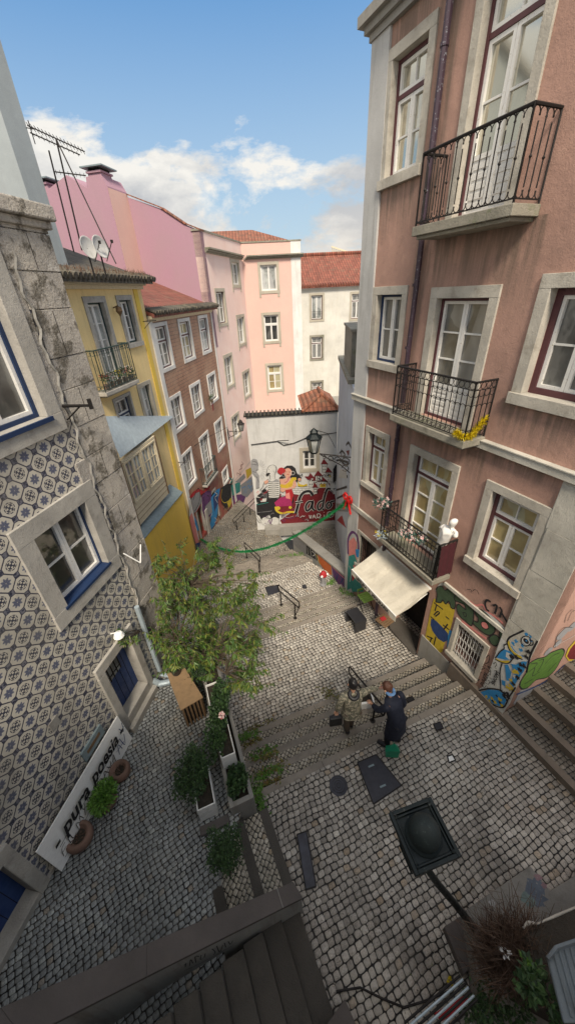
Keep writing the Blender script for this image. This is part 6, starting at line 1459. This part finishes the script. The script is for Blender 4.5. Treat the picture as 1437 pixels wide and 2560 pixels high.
# the tree
def tree():
    root = np.array([-2.72, 5.0, .45]); t = thing('courtyard_tree', 'slender leafy tree with drooping narrow leaves beside the tiled house corner', 'tree', root)
    outline = [(395, 1375), (440, 1350), (470, 1390), (530, 1355), (575, 1380), (575, 1430), (630, 1430), (640, 1470), (672, 1520), (665, 1600), (640, 1640), (630, 1730), (560, 1700), (500, 1690), (440, 1690), (400, 1640), (385, 1590), (390, 1480), (380, 1430)]
    def inside(x, y):
        c = False; n = len(outline)
        for i in range(n):
            x1, y1 = outline[i]; x2, y2 = outline[(i+1) % n]
            if (y1 > y) != (y2 > y) and x < (x2-x1)*(y-y1)/(y2-y1)+x1: c = not c
        return c
    tips = []
    while len(tips) < 165:
        x, y = rnd.uniform(250, 675), rnd.uniform(1345, 1735)
        if not inside(x, y): continue
        z = 2.55+(1560-y)*.0028+rnd.gauss(0, .42)
        p = atz(x, y, z); a = (p-FL.p)@FL.d; o = (p-FL.p)@FL.n
        if o < .12 and a < 4.3: continue
        if any(np.linalg.norm(p-q) < .16 for q in tips): continue
        tips.append(p)
    wood = MB(); fork = root+np.array([.12, -.05, 1.0]); 
    m = MB(); m.tube([root, root+np.array([.03, 0, .5]), fork], [.075, .06, .05], 8); m.tube([root+np.array([.1, .1, 0]), root+np.array([.05, .2, .8]), root+np.array([.2, .25, 1.7])], [.05, .04, .025], 7); m.build('trunk', M_['bark'], t)
    limbs = []
    for k in range(9):
        q = tips[k*17 % len(tips)]; mid = fork*.5+q*.5+np.array([rnd.uniform(-.15, .15), rnd.uniform(-.15, .15), .15]); limbs.append((fork, mid, q)); wood.tube([fork, mid, q], [.035, .022, .008], 6)
    lf = MB()
    for p in tips:
        best = min(((np.linalg.norm(p-(l[1] if s_ else l[1]*.5+l[2]*.5)), i, s_) for i, l in enumerate(limbs) for s_ in (0, 1)))
        l = limbs[best[1]]; b = l[1] if best[2] else l[1]*.5+l[2]*.5
        wood.tube([b, (b+p)/2+np.array([0, 0, .08]), p], [.012, .008, .004], 4)
        L_ = rnd.uniform(.2, .44); dv = np.array([rnd.gauss(0, .6), rnd.gauss(0, .6), rnd.uniform(-.2, .6)]); dv /= np.linalg.norm(dv)
        for tw in range(rnd.choice([5, 6, 7])):
            e = p+(dv*.5+np.array([rnd.gauss(0, .5), rnd.gauss(0, .5), rnd.gauss(0, .4)]))*L_*.75
            if (e-FL.p)@FL.n < .05 and (e-FL.p)@FL.d < 4.3: continue
            wood.tube([p, e], [.004, .002], 3)
            for i in range(15):
                f = (i+.6)/15; q = p+(e-p)*f; v = (e-p)/np.linalg.norm(e-p)*.35+np.array([rnd.gauss(0, .45), rnd.gauss(0, .45), -.75]); leaf(lf, q, v, rnd.uniform(.075, .13), rnd.uniform(.022, .036))
    wood.build('branches', M_['bark'], t); lf.build('crown', M_['leaf'], t)
tree()
c = atz(395, 1712, .6); t = thing('white_tub', 'short white curved tub lying between the crate and the blue door', 'tub', c)
m = MB(); m.tube([c+np.array([-.12, .1, 0]), c+np.array([.05, 0, .02]), c+np.array([.25, .06, .0])], .07, 10); m.build('tub', M_['zinc'], t)
bush('climber', 'leafy twigs of a climbing plant over the blue door', 'plant', FL.w(2.75, .22, 2.6), (.28, .12, .14), 160, .09, .035, 'leaf', root=FL.w(3.2, .1, 2.2))
# shrub in front of the parapet
bush('boxwood_shrub', 'rounded small leaved green shrub on the court steps by the parapet', 'shrub', atz(562, 2130, 1.0), (.24, .24, .42), 3200, .035, .022, 'leafd', root=atz(575, 2190, .32), stems=9)
# parapet with sloping coping
pr = [atz(733, 2205, .9), atz(366, 2361, 1.52), atz(0, 2521, 2.2), atz(-160, 2590, 2.5)]; pn = [atz(757, 2246, .9), atz(366, 2443, 1.52), atz(60, 2598, 2.1), atz(-60, 2690, 2.45)]
PT = thing('stair_parapet', 'thick masonry parapet with dark sloping coping beside the near stairs', 'parapet', pr[0]*np.array([1, 1, 0]))
m = MB(); cp = MB()
for i in range(3):
    a, b, c_, d = pr[i], pr[i+1], pn[i+1], pn[i]; ins = lambda p, q: p+(q-p)*.14
    cp.prism([a, b, c_, d], (0, 0, -.07))
    lo = lambda p, q: (*(ins(p, q)[:2]), p[2]-.07)
    A, B, C_, D_ = lo(a, d), lo(b, c_), lo(c_, b), lo(d, a); m.hexa([(p[0], p[1], -.3) for p in (A, B, C_, D_)]+[A, B, C_, D_])
m.build('wall', M_['retain'], PT); cp.build('coping', M_['cope'], PT, bevel=.006)
m = MB(); j0, j1 = pr[0]*.87+pr[1]*.13, pn[0]*.85+pn[1]*.15; m.tube([j0+np.array([0, 0, .002]), j1+np.array([0, 0, .002])], .006, 4); m.build('joint', M_['cement'], PT)
FPT = Frame(ins(pn[1], pr[1]), math.atan2(*(ins(pn[0], pr[0])-ins(pn[1], pr[1]))[:2]), 1)
P = Paint(FPT, lambda u, v: (350+u/2.613, 2200+v/2.613), .004)
for l in ([(295, 570), (300, 545), (290, 560)], [(325, 560), (330, 520), (345, 545)], [(365, 540), (360, 500), (385, 500)], [(400, 490), (395, 520), (420, 505)], [(425, 480), (420, 505)], [(470, 450), (490, 470), (480, 490)], [(500, 430), (520, 470), (540, 425)], [(550, 410), (560, 440)], [(575, 400), (590, 420), (605, 395)], [(290, 590), (400, 540), (600, 430)]): P.stroke('g_blk', l, .012)
P.build('scribble', PT)

# ================================================================ NEAR RIGHT CORNER
lc = np.array([1.01, 1.13, 4.0]); LT = thing('lantern', 'large square dark green lantern with domed top seen from above', 'street lamp', lc-np.array([0, 0, .5])); rz = R_(14)
def sq(mb, z0, h0, z1, h1, mi=0):
    M = Matrix.Rotation(rz, 3, 'Z'); mb.hexa([lc+np.array(M @ Vector((x*h, y*h, z))) for z, h in ((z0, h0), (z1, h1)) for x, y in ((-1, -1), (1, -1), (1, 1), (-1, 1))], mi)
m = MB(); sq(m, -.02, .205, .015, .21); sq(m, -.06, .17, -.02, .19)
M = Matrix.Rotation(rz, 3, 'Z')
for sgn in (-1, 1):
    for ax in (0, 1):
        for rr, hh, wd in ((.195, .035, .016), (.165, .022, .010)):
            c0 = [rr*sgn, 0]; 
            if ax: c0 = c0[::-1]
            sz = (wd*2, rr*2+wd*2, hh) if not ax else (rr*2-wd*2, wd*2, hh)
            q = lc+np.array(M @ Vector((c0[0], c0[1], .015+hh/2))); m.cbox(q, sz, rz)
m.build('roof', M_['cast'], LT, bevel=.006)
m = MB(); m.lathe(lc, [(.150, .012), (.150, .03), (.132, .035), (.132, .07), (.124, .12), (.104, .165), (.07, .20), (.035, .217), (.0, .222)], 32); m.build('dome', paint('aged_dome_green', (.014, .022, .023), .72, .5, .2, chip=(.045, .06, .055)), LT, smooth=True)
m = MB()
for x, y in ((-1, -1), (1, -1), (1, 1), (-1, 1)): m.tube([lc+np.array(M @ Vector((x*.16, y*.16, -.06))), lc+np.array(M @ Vector((x*.09, y*.09, -.48)))], .012, 4); m.lathe(lc+np.array(M @ Vector((x*.165, y*.165, .02))), [(.016, 0), (.016, .03), (0, .04)], 8)
sq(m, -.52, .08, -.48, .105); m.build('lantern_frame', M_['cast'], LT)
m = MB(); sq(m, -.47, .085, -.07, .152); m.build('glass_panes', M_['glass_g'], LT)
m = MB(); ft = atz(1182, 2318, .55); m.tube([lc-np.array([0, 0, .5]), lc+np.array([.09, -.02, -.62]), lc*.72+ft*.28+np.array([0, 0, -.36]), lc*.4+ft*.6+np.array([0, 0, -.18]), ft], [.03, .034, .036, .04, .05], 8)
m.lathe(lc+np.array([0, 0, -.6]), [(.02, -.02), (.05, .0), (.04, .06), (.06, .08)], 10); m.build('arm', M_['cast'], LT, smooth=True)
def block(name, label, cat, px, z, h, mat, extra=None):
    P3 = [atz(x, y, z) for x, y in px]; t = thing(name, label, cat, sum(P3)/len(P3)-np.array([0, 0, h])); m = MB(); m.prism(P3, (0, 0, -h)); m.build('body', M_[mat], t, bevel=.012); return t
block('stone_block', 'flat rectangular stone slab lying on the plaza by the lantern foot', 'stone', [(1110, 2318), (1153, 2290), (1205, 2385), (1160, 2440)], .16, .2, 'cope')
cw = block('concrete_plinth', 'wide concrete ledge with spray paint stains at the right of the plaza', 'ledge', [(1165, 2275), (1325, 2165), (1375, 2228), (1500, 2150), (1600, 2400), (1400, 2640), (1220, 2600)], .5, .55, 'ledge')
SPM = [paint('faded_blue', (.10, .12, .15), .9, .5, chip=(.24, .23, .2)), paint('faded_pink', (.22, .14, .15), .9, .5, chip=(.26, .24, .22)), paint('faded_teal', (.14, .19, .18), .9, .5, chip=(.24, .23, .2)), paint('faded_white', (.3, .3, .29), .9, .5)]
for (x, y), mt, r in (((1340, 2215), 0, .14), ((1335, 2240), 0, .16), ((1345, 2195), 1, .06), ((1360, 2215), 1, .05), ((1320, 2250), 2, .1), ((1230, 2260), 3, .05)):
    m = MB(); c = atz(x, y, .502+.0006*mt+.003*r); n = 18; m.add([c+np.array([r*rnd.uniform(.6, 1.2)*cos(2*pi*i/n), r*rnd.uniform(.4, .9)*sin(2*pi*i/n), 0]) for i in range(n)], [tuple(range(n))]); m.build('paint_stain', SPM[mt], cw)
block('garden_wall', 'dark garden wall top edged with a white painted line', 'wall', [(1305, 2322), (1345, 2308), (1437, 2268), (1560, 2215), (1620, 2420), (1500, 2560), (1340, 2470)], 1.5, 1.0, 'soil')
e = [atz(x, y, 1.51) for x, y in ((1306, 2322), (1320, 2308), (1345, 2310), (1390, 2290), (1437, 2270), (1500, 2240))]
t = thing('white_edging', 'ragged white edging strip along the garden wall', 'edging', e[0]); m = MB(); m.tube(e, [.010, .022, .009, .014, .011, .012], 5); m.build('strip', M_['surR'], t)
t = block('tin_roof', 'grey corrugated metal sheet roof in the lower right corner', 'roof', [(1368, 2395), (1395, 2368), (1437, 2353), (1560, 2330), (1620, 2560), (1410, 2560)], 2.4, .04, 'tin')
e = [atz(x, y, 2.43) for x, y in ((1368, 2398), (1390, 2370), (1437, 2354), (1500, 2335))]; m = MB(); m.tube(e, .018, 5)
for i in range(9): m.tube([atz(1385+i*14, 2385-i*4, 2.41), atz(1430+i*14, 2545-i*4, 2.41)], .012, 5)
m.build('corrugation', M_['tin'], t)
def twigs(name, label, px, z0, zs, n, col, L):
    c = atz(*px, z0); t = thing(name, label, 'shrub', c); m = MB()
    base_ = [atz(px[0]+rnd.uniform(-25, 60), px[1]+rnd.uniform(20, 110), z0-.35) for _ in range(14)]
    for i in range(n):
        b = rnd.choice(base_); x, y = px[0]+rnd.gauss(0, 52), px[1]+rnd.gauss(-10, 55); e = atz(x, y, z0+rnd.uniform(-.1, zs)); k1 = (b+e)/2+np.array([rnd.uniform(-.1, .1), rnd.uniform(-.1, .1), rnd.uniform(0, .15)])
        m.tube([b*(.4)+k1*.6, k1, e], [.006, .0045, .002], 3)
        for j in range(3): q = k1*(1-j*.3)+e*j*.3; v = np.array([rnd.gauss(0, 1), rnd.gauss(0, 1), rnd.gauss(0, .7)]); m.tube([q, q+v/np.linalg.norm(v)*L*rnd.random()], [.0028, .001], 3)
    m.build('twigs', M_['twig'], t); return t
t = twigs('dry_shrub', 'tangled brown leafless shrub at the lower right of the plaza', (1265, 2370), 1.2, .6, 1100, 0, .24)
m = MB(); c = atz(1262, 2382, 1.6); sprig(m, c, (.04, .04, .03), 12, .06, .03); m.build('stuck_paper', M_['whitep'], t)
bush('green_climber', 'bright green leafy climber in the lower right corner', 'plant', atz(1372, 2482, 2.3), (.24, .2, .2), 230, .075, .05, 'leafd', root=atz(1340, 2520, 1.5))
bush('leafy_shoot', 'small bright green shoot among the dry twigs', 'plant', atz(1322, 2420, 1.9), (.08, .07, .05), 26, .07, .04, 'leafb', root=atz(1320, 2440, 1.5), stems=2)
# bundle of pipes and clutter at the bottom edge
t = thing('pipe_bundle', 'bundle of dark and silver pipes leaning at the bottom edge by the shrub', 'pipes', atz(1100, 2520, 1.2))
for i in range(7):
    m = MB(); m.tube([atz(1010+i*14, 2560+i*6, 1.2), atz(1150+i*7, 2440+i*10, 1.3)], .012, 6); m.build('pipe', M_['zinc' if i % 2 else 'iron'], t)
t = thing('red_tray', 'rusty red tray beside the pipe bundle', 'tray', atz(1130, 2515, .9)); m = MB(); m.prism([atz(x, y, .95) for x, y in ((1085, 2535), (1160, 2490), (1178, 2505), (1105, 2555))], (0, 0, -.04)); m.build('tray', M_['g_red'], t)
c = atz(1126, 2458, .05); t = thing('yellow_flower', 'tiny yellow flower on the plaza cobbles by the pipes', 'flower', c); m = MB(); sprig(m, c+np.array([0, 0, .03]), (.03, .03, .02), 16, .04, .03); m.build('petals', yg, t)
block('stone_post', 'pale triangular stone corner at the bottom edge by the near stairs', 'stone', [(862, 2498), (905, 2600), (790, 2600)], .45, .5, 'cope')
bush('dark_shrub', 'dark evergreen shrub below the climber at the bottom right edge', 'shrub', atz(1240, 2520, 1.0), (.4, .22, .25), 600, .06, .03, 'leafd', root=atz(1240, 2530, .5))
m = MB(); q = [ (840, 2480), (900, 2470), (960, 2500), (1010, 2520), (1060, 2505), (1120, 2480)]; m.tube([atz(x, y, .02) for x, y in q], .013, 5); t = thing('hose', 'thin dark hose lying on the near plaza cobbles', 'hose', atz(840, 2480, 0)); m.build('hose', M_['iron'], t)

# ---------------------------------------------------------------- fallen leaves and weeds
def litter(name, spots, n, size, mat, up=.02, tall=False):
    m = MB()
    for i in range(n):
        (x0, y0), (x1, y1), wd = rnd.choice(spots); f = rnd.random(); p = ground(x0+(x1-x0)*f+rnd.gauss(0, wd), y0+(y1-y0)*f+rnd.gauss(0, wd*.4)); p = p+np.array([0, 0, rnd.uniform(.006, up)])
        v = np.array([rnd.gauss(0, 1), rnd.gauss(0, 1), rnd.uniform(.1, .9) if tall else rnd.uniform(-.05, .3)]); leaf(m, p, v, size*rnd.uniform(.5, 1.3), size*rnd.uniform(.3, .55))
    struct(m.build(name, M_[mat]), 'stuff'); return m
litter('fallen_leaves', [((610, 1838), (680, 1800), 6), ((615, 1868), (650, 1850), 6), ((640, 1905), (690, 1880), 9), ((635, 1945), (715, 1910), 9), ((660, 1965), (700, 1950), 9), ((800, 1725), (850, 1750), 12)], 520, .07, 'leafy', .06)
litter('step_weeds', [((600, 1850), (640, 1835), 8), ((630, 1900), (680, 1870), 9), ((640, 1950), (700, 1920), 10), ((650, 2000), (665, 2080), 7), ((640, 1965), (650, 2010), 8), ((700, 1395), (760, 1385), 5), ((820, 1462), (840, 1450), 6), ((880, 1490), (850, 1475), 8)], 900, .08, 'leafb', .05, True)

db = MB()
for i in range(420):
    p = ground(rnd.uniform(560, 1430), rnd.uniform(1500, 2540)) if i % 3 else ground(rnd.uniform(150, 520), rnd.uniform(1800, 2400)); p = p+np.array([0, 0, .008])
    if p[2] < -1.5 or (p-FR.p)@FR.n < .1: continue
    leaf(db, p, [rnd.gauss(0, 1), rnd.gauss(0, 1), .02], rnd.uniform(.015, .05), rnd.uniform(.01, .02))
struct(db.build('paving_litter', leafm('litter_bits', [(.45, .43, .38), (.06, .045, .03), (.12, .09, .03), (.3, .28, .24), (.10, .12, .04)], .8)), 'stuff')

# ================================================================ PEOPLE
def person(label, loc, head_yaw, rot, J, cols, hand_curl=1., extra=None, sc=1.):
    """J: joint dictionary in metres, person facing +Y; one continuous body, clothing and hair as children"""
    t = thing('person', label, 'person', loc); V = lambda k: np.array(J[k])*sc
    nd = dict(pel=(V('pel'), .09), spine=(V('spine'), .08), chest=(V('chest')-np.array([0, 0, .08]), (.085, .06)), neckb=(V('neckb'), .042), neck=(V('neck'), .052), head=(V('head'), (.073, .088)), crown=(V('crown'), (.06, .072)))
    ed = [('pel', 'spine'), ('spine', 'chest'), ('chest', 'neckb'), ('neckb', 'neck'), ('neck', 'head'), ('head', 'crown')]
    for s_ in 'lr':
        nd.update({s_+'sh': (V(s_+'sh'), .036), s_+'el': (V(s_+'el'), .038), s_+'wr': (V(s_+'wr'), .027), s_+'ha': (V(s_+'ha'), (.036, .018)), s_+'hip': (V(s_+'hip'), .09), s_+'kn': (V(s_+'kn'), .058), s_+'an': (V(s_+'an'), .034), s_+'toe': (V(s_+'toe'), .02)})
        ed += [('chest', s_+'sh'), (s_+'sh', s_+'el'), (s_+'el', s_+'wr'), (s_+'wr', s_+'ha'), ('pel', s_+'hip'), (s_+'hip', s_+'kn'), (s_+'kn', s_+'an'), (s_+'an', s_+'toe')]
        h = V(s_+'ha'); d = h-V(s_+'wr'); d = d/np.linalg.norm(d); side = np.cross(d, [0, 0, 1.]); side = side/(np.linalg.norm(side)+1e-6); dn = np.cross(side, d)
        for f, (off, L) in enumerate(((-.030, .060), (-.010, .075), (.010, .070), (.030, .055))):
            a, b, c_ = h+side*off+d*.02, h+side*off+d*(.02+L*.55)+dn*-.01*hand_curl, h+side*off*.9+d*(.02+L*.75)-dn*.045*hand_curl
            for nme, pos, rr in (('a', a, .010), ('b', b, .009), ('c', c_, .008)): nd[f'{s_}f{f}{nme}'] = (pos, rr)
            ed += [(s_+'ha', f'{s_}f{f}a'), (f'{s_}f{f}a', f'{s_}f{f}b'), (f'{s_}f{f}b', f'{s_}f{f}c')]
        nd[s_+'ta'] = (h-side*.035-d*.02, .011); nd[s_+'tb'] = (h-side*.055+d*.02-dn*.02, .009); ed += [(s_+'ha', s_+'ta'), (s_+'ta', s_+'tb')]
    kw = dict(off=loc, rot=rot)
    skin_mesh('body', nd, ed, cols['skin'], t, 'pel', **kw)
    # face details are part of the head: nose, ears
    MZ = Matrix.Rotation(rot, 3, 'Z'); HY = Matrix.Rotation(head_yaw, 3, 'Z'); hc = V('head')+np.array([0, .01, .02])
    W_ = lambda x, y, z: np.array(loc)+np.array(MZ @ (Vector(hc)+HY @ Vector((x, y, z))))
    m = MB(); m.tube([W_(0, .085, .03), W_(0, .112, -.005), W_(0, .09, -.012)], [.008, .013, .01], 6); m.build('nose', cols['skin'], t, smooth=True)
    for s_ in (-1, 1): m = MB(); m.lathe(W_(s_*.082, -.005, .0), [(.004, -.03), (.02, -.015), (.022, .012), (.006, .03)], 8); m.build('ear', cols['skin'], t, smooth=True)
    for s_ in (-1, 1): m = MB(); m.lathe(W_(s_*.032, .083, .022), [(.001, -.008), (.009, 0), (.001, .008)], 8); m.build('eye', M_['black'], t)
    m = MB(); m.tube([W_(-.022, .086, -.045), W_(0, .094, -.047), W_(.022, .086, -.045)], .005, 5); m.build('mouth', M_['g_mag'], t)
    # jacket: torso lofted along the spine, tapering sleeves
    MR = Matrix.Rotation(rot, 3, 'Z'); TW = lambda v: np.array(loc)+np.array(MR @ Vector(v))
    hemz = cols.get('hem', -.1)
    sp = [(V('neck')-np.array([0, 0, .015]), .066, .066), (V('neckb')-np.array([0, 0, .02]), .085, .08), (V('neckb')-np.array([0, 0, .055]), .17, .09), (V('chest')+np.array([0, 0, .04]), .205, .12), (V('chest')-np.array([0, 0, .06]), .20, .145), (V('spine'), .18, .14), (V('pel')+np.array([0, 0, .06]), .185, .15)]
    nh = 4
    for k in range(1, nh+1): sp.append((V('pel')+np.array([0, -.01*k/nh, .06+(hemz-.06)*k/nh]), .185+.035*k/nh*(2 if hemz < -.25 else 1), .15+.02*k/nh))
    jm = MB(); seg = 22; vs = []
    for i, (c_, rx, ry) in enumerate(sp):
        for k in range(seg):
            a_ = 2*pi*k/seg; w_ = 1+.035*sin(5*a_+i*1.3)*(i > 4)+.02*sin(9*a_+i)*(i > 3)
            ca_, sa_ = cos(a_), sin(a_); vs.append(TW(c_+np.array([rx*w_*np.sign(ca_)*abs(ca_)**.85, ry*w_*np.sign(sa_)*abs(sa_)**.9, 0])))
    jm.add(vs, [(i*seg+k, (i+1)*seg+k, (i+1)*seg+(k+1) % seg, i*seg+(k+1) % seg) for i in range(len(sp)-1) for k in range(seg)])
    for s_ in 'lr':
        A_, B_, C_ = V(s_+'sh'), V(s_+'el'), V(s_+'el')*.1+V(s_+'wr')*.9; In = A_*.75+V('chest')*.25+np.array([0, 0, .03]); pts_ = [In, A_, A_*.5+B_*.5, B_, B_*.66+C_*.34, B_*.33+C_*.67, C_]
        jm.tube([TW(p) for p in pts_], [.085, .084, .066, .062, .064, .052, .05], 12)
    jo = jm.build('jacket', cols['jacket'], t, smooth=True); sb_ = jo.modifiers.new('smooth', 'SUBSURF'); sb_.levels = 1; sb_.render_levels = 1
    tr = dict(pel=(V('pel')+np.array([0, 0, .02]), (.135, .12)))
    te = []
    for s_ in 'lr': tr.update({s_+'hip': (V(s_+'hip'), .098), s_+'kn': (V(s_+'kn'), .074), s_+'an': (V(s_+'an')+np.array([0, 0, .02]), .062)}); te += [('pel', s_+'hip'), (s_+'hip', s_+'kn'), (s_+'kn', s_+'an')]
    skin_mesh('trousers', tr, te, cols['trousers'], t, 'pel', **kw)
    for s_ in 'lr':
        a, b = V(s_+'an'), V(s_+'toe'); d = (b-a)/np.linalg.norm(b-a)
        skin_mesh('shoe', dict(h=(a-d*.05-np.array([0, 0, .03]), .056), m=((a+b)/2-np.array([0, 0, .005]), .056), t=(b+d*.06, (.052, .042))), [('h', 'm'), ('m', 't')], cols['shoe'], t, **kw)
    hm = MB(); hs = 16; vs = []; rows_ = 11
    for i in range(rows_):
        ph = -.62+(pi/2+.62)*i/(rows_-1)
        for k in range(hs):
            th_ = 2*pi*k/hs; fr_ = max(0, sin(th_)); lo_ = ph if ph > .15 else ph+(.75-ph)*fr_*.9
            rr_ = 1+.05*sin(3*th_+i)+rnd.uniform(-.03, .03); vs.append(W_(.094*cos(lo_)*cos(th_)*rr_, -.012+.106*cos(lo_)*sin(th_)*rr_, .022+.122*sin(lo_)*rr_))
    hm.add(vs, [(i*hs+k, i*hs+(k+1) % hs, (i+1)*hs+(k+1) % hs, (i+1)*hs+k) for i in range(rows_-1) for k in range(hs)]); ho = hm.build('hair', cols['hair'], t, smooth=True); sb_ = ho.modifiers.new('smooth', 'SUBSURF'); sb_.levels = 1; sb_.render_levels = 1
    return t
skin_m = paint('skin', (.42, .24, .165), .5, .12)
def camo(N, b):
    p = N.pos(); a = N.noise(p, 16, 3, .6); c2 = N.noise(p, 26, 2, .6)
    c = N.mix(a.gt(.52), (.26, .24, .18), (.11, .11, .08)); c = N.mix(c2.gt(.6), c, (.38, .34, .27)); c = N.mix((a-.5).abs().lt(.02), c, (.03, .03, .025)); N.link(c, b.inputs['Base Color']); b.inputs['Roughness'].default_value = .8; bump(N, N.noise(p, 12, 4, .6), .5, .03)
camo_m = material('mottled_jacket', camo); tr_m = paint('brown_trousers', (.085, .065, .05), .85, .3); hair_m = paint('black_hair', (.010, .009, .010), .45, .2); navy = paint('navy_coat', (.006, .009, .022), .8, .4); dkt = paint('dark_trousers', (.012, .013, .018), .85, .3); hair2 = paint('reddish_brown_hair', (.075, .030, .018), .6, .5)
# walker, seen from behind, going down the steps; facing away (+Y)
f1 = ground(873, 1838); f1z = f1[2]
J1 = dict(pel=(0, 0, .96), spine=(0, .01, 1.14), chest=(0, .0, 1.38), neckb=(0, .01, 1.52), neck=(0, .02, 1.57), head=(0, .04, 1.68), crown=(0, .045, 1.76),
          lsh=(-.19, 0, 1.44), lel=(-.27, -.03, 1.17), lwr=(-.29, .03, .93), lha=(-.29, .04, .86), rsh=(.19, 0, 1.44), rel=(.38, .13, 1.30), rwr=(.60, .17, 1.22), rha=(.67, .18, 1.20),
          lhip=(-.09, 0, .90), lkn=(-.06, .12, .52), lan=(-.04, .02, .10), ltoe=(-.05, .17, .04), rhip=(.09, 0, .90), rkn=(.10, .18, .50), ran=(.10, .22, -.06), rtoe=(.11, .37, -.12))
person('person in mottled olive jacket and brown trousers walking down the steps with a black bag', tuple(f1), 0, R_(6), J1, dict(skin=skin_m, jacket=camo_m, trousers=tr_m, shoe=M_['black'], hair=hair_m, hem=-.12), sc=1.03)
M6 = Matrix.Rotation(R_(6), 3, 'Z'); hb = f1+np.array(M6 @ Vector((-.30, .06, .82)))
t = thing('shoulder_bag', 'black bag hanging from the left hand of the person in the mottled jacket', 'bag', hb-np.array([0, 0, .42]))
m = MB(); m.cbox(hb-np.array([0, 0, .28]), (.27, .10, .28), R_(6)); m.build('body', M_['black'], t, bevel=.02); m = MB(); m.tube(arcpts(hb-np.array([0, 0, .14]), (1, 0, 0), np.array([0, 0, 1.]), .09, 0, pi, 8), .008, 5); m.build('handle', M_['black'], t)
q = f1+np.array(M6 @ Vector((0, -.05, 1.55))); t1 = [o for o in bpy.data.objects if o.get('label', '').startswith('person in mottled')][0]
m = MB(); m.tube([q+np.array(M6 @ Vector((.082*cos(a), .07*sin(a), .025*sin(a)))) for a in np.linspace(0, 2*pi, 15)[:-1]], .042, 7, closed=True); m.build('hood', M_['black'], t1, smooth=True)
# man in navy coat leaning to the rail, facing left-away
f2 = ground(978, 1862)
J2 = dict(pel=(0, 0, .95), spine=(0, .05, 1.13), chest=(0, .13, 1.36), neckb=(0, .20, 1.48), neck=(0, .24, 1.52), head=(0, .31, 1.61), crown=(0, .33, 1.69),
          lsh=(-.2, .13, 1.42), lel=(-.25, .28, 1.18), lwr=(-.18, .46, 1.06), lha=(-.16, .54, 1.04), rsh=(.2, .13, 1.42), rel=(.28, .05, 1.14), rwr=(.26, .1, .9), rha=(.26, .12, .82),
          lhip=(-.09, 0, .90), lkn=(-.11, .07, .50), lan=(-.13, .03, .09), ltoe=(-.16, .18, .03), rhip=(.09, 0, .90), rkn=(.12, .03, .50), ran=(.15, -.06, .09), rtoe=(.2, .08, .03))
person('man in long navy coat with reddish brown hair bending toward the handrail', tuple(f2), R_(20), R_(38), J2, dict(skin=skin_m, jacket=navy, trousers=dkt, shoe=M_['black'], hair=hair2, hem=-.36), sc=.98)
sb = f2+np.array([-.06, -.20, 0]); t = thing('green_bag', 'bright green plastic carrier bag hanging by the feet of the man in navy', 'bag', sb)
gp = paint('green_plastic', (.01, .24, .13), .35, .25); m = MB()
m.add([sb+np.array(v) for v in ((-.13, -.05, .05), (.11, -.07, .03), (.13, .06, .06), (-.11, .07, .05), (-.15, -.04, .25), (.13, -.06, .27), (.12, .05, .26), (-.12, .06, .26), (-.03, 0, .42), (.02, .01, .43))], [(3, 2, 1, 0), (0, 1, 5, 4), (1, 2, 6, 5), (2, 3, 7, 6), (3, 0, 4, 7), (4, 5, 9, 8), (6, 7, 8, 9), (5, 6, 9), (7, 4, 8)]); m.build('bag', gp, t)
m = MB(); m.tube([sb+np.array([0, 0, .42]), f2+np.array([.02, .12, .84])], .006, 4); m.build('handle', gp, t)
t = thing('blue_scarf', 'light blue scarf at the collar of the man in navy', 'scarf', f2+np.array([0, 0, 1.5]))
M2 = Matrix.Rotation(R_(38), 3, 'Z'); q = f2+np.array(M2 @ Vector((.0, .225, 1.57))); m = MB(); m.tube(arcpts(q, (1, 0, 0), (0, 1, 0), .07, 0, 2*pi, 14)[:-1], .03, 6, closed=True); m.build('scarf', paint('blue_wool', (.10, .2, .38), .9, .2), t)
bpy.context.view_layer.update()
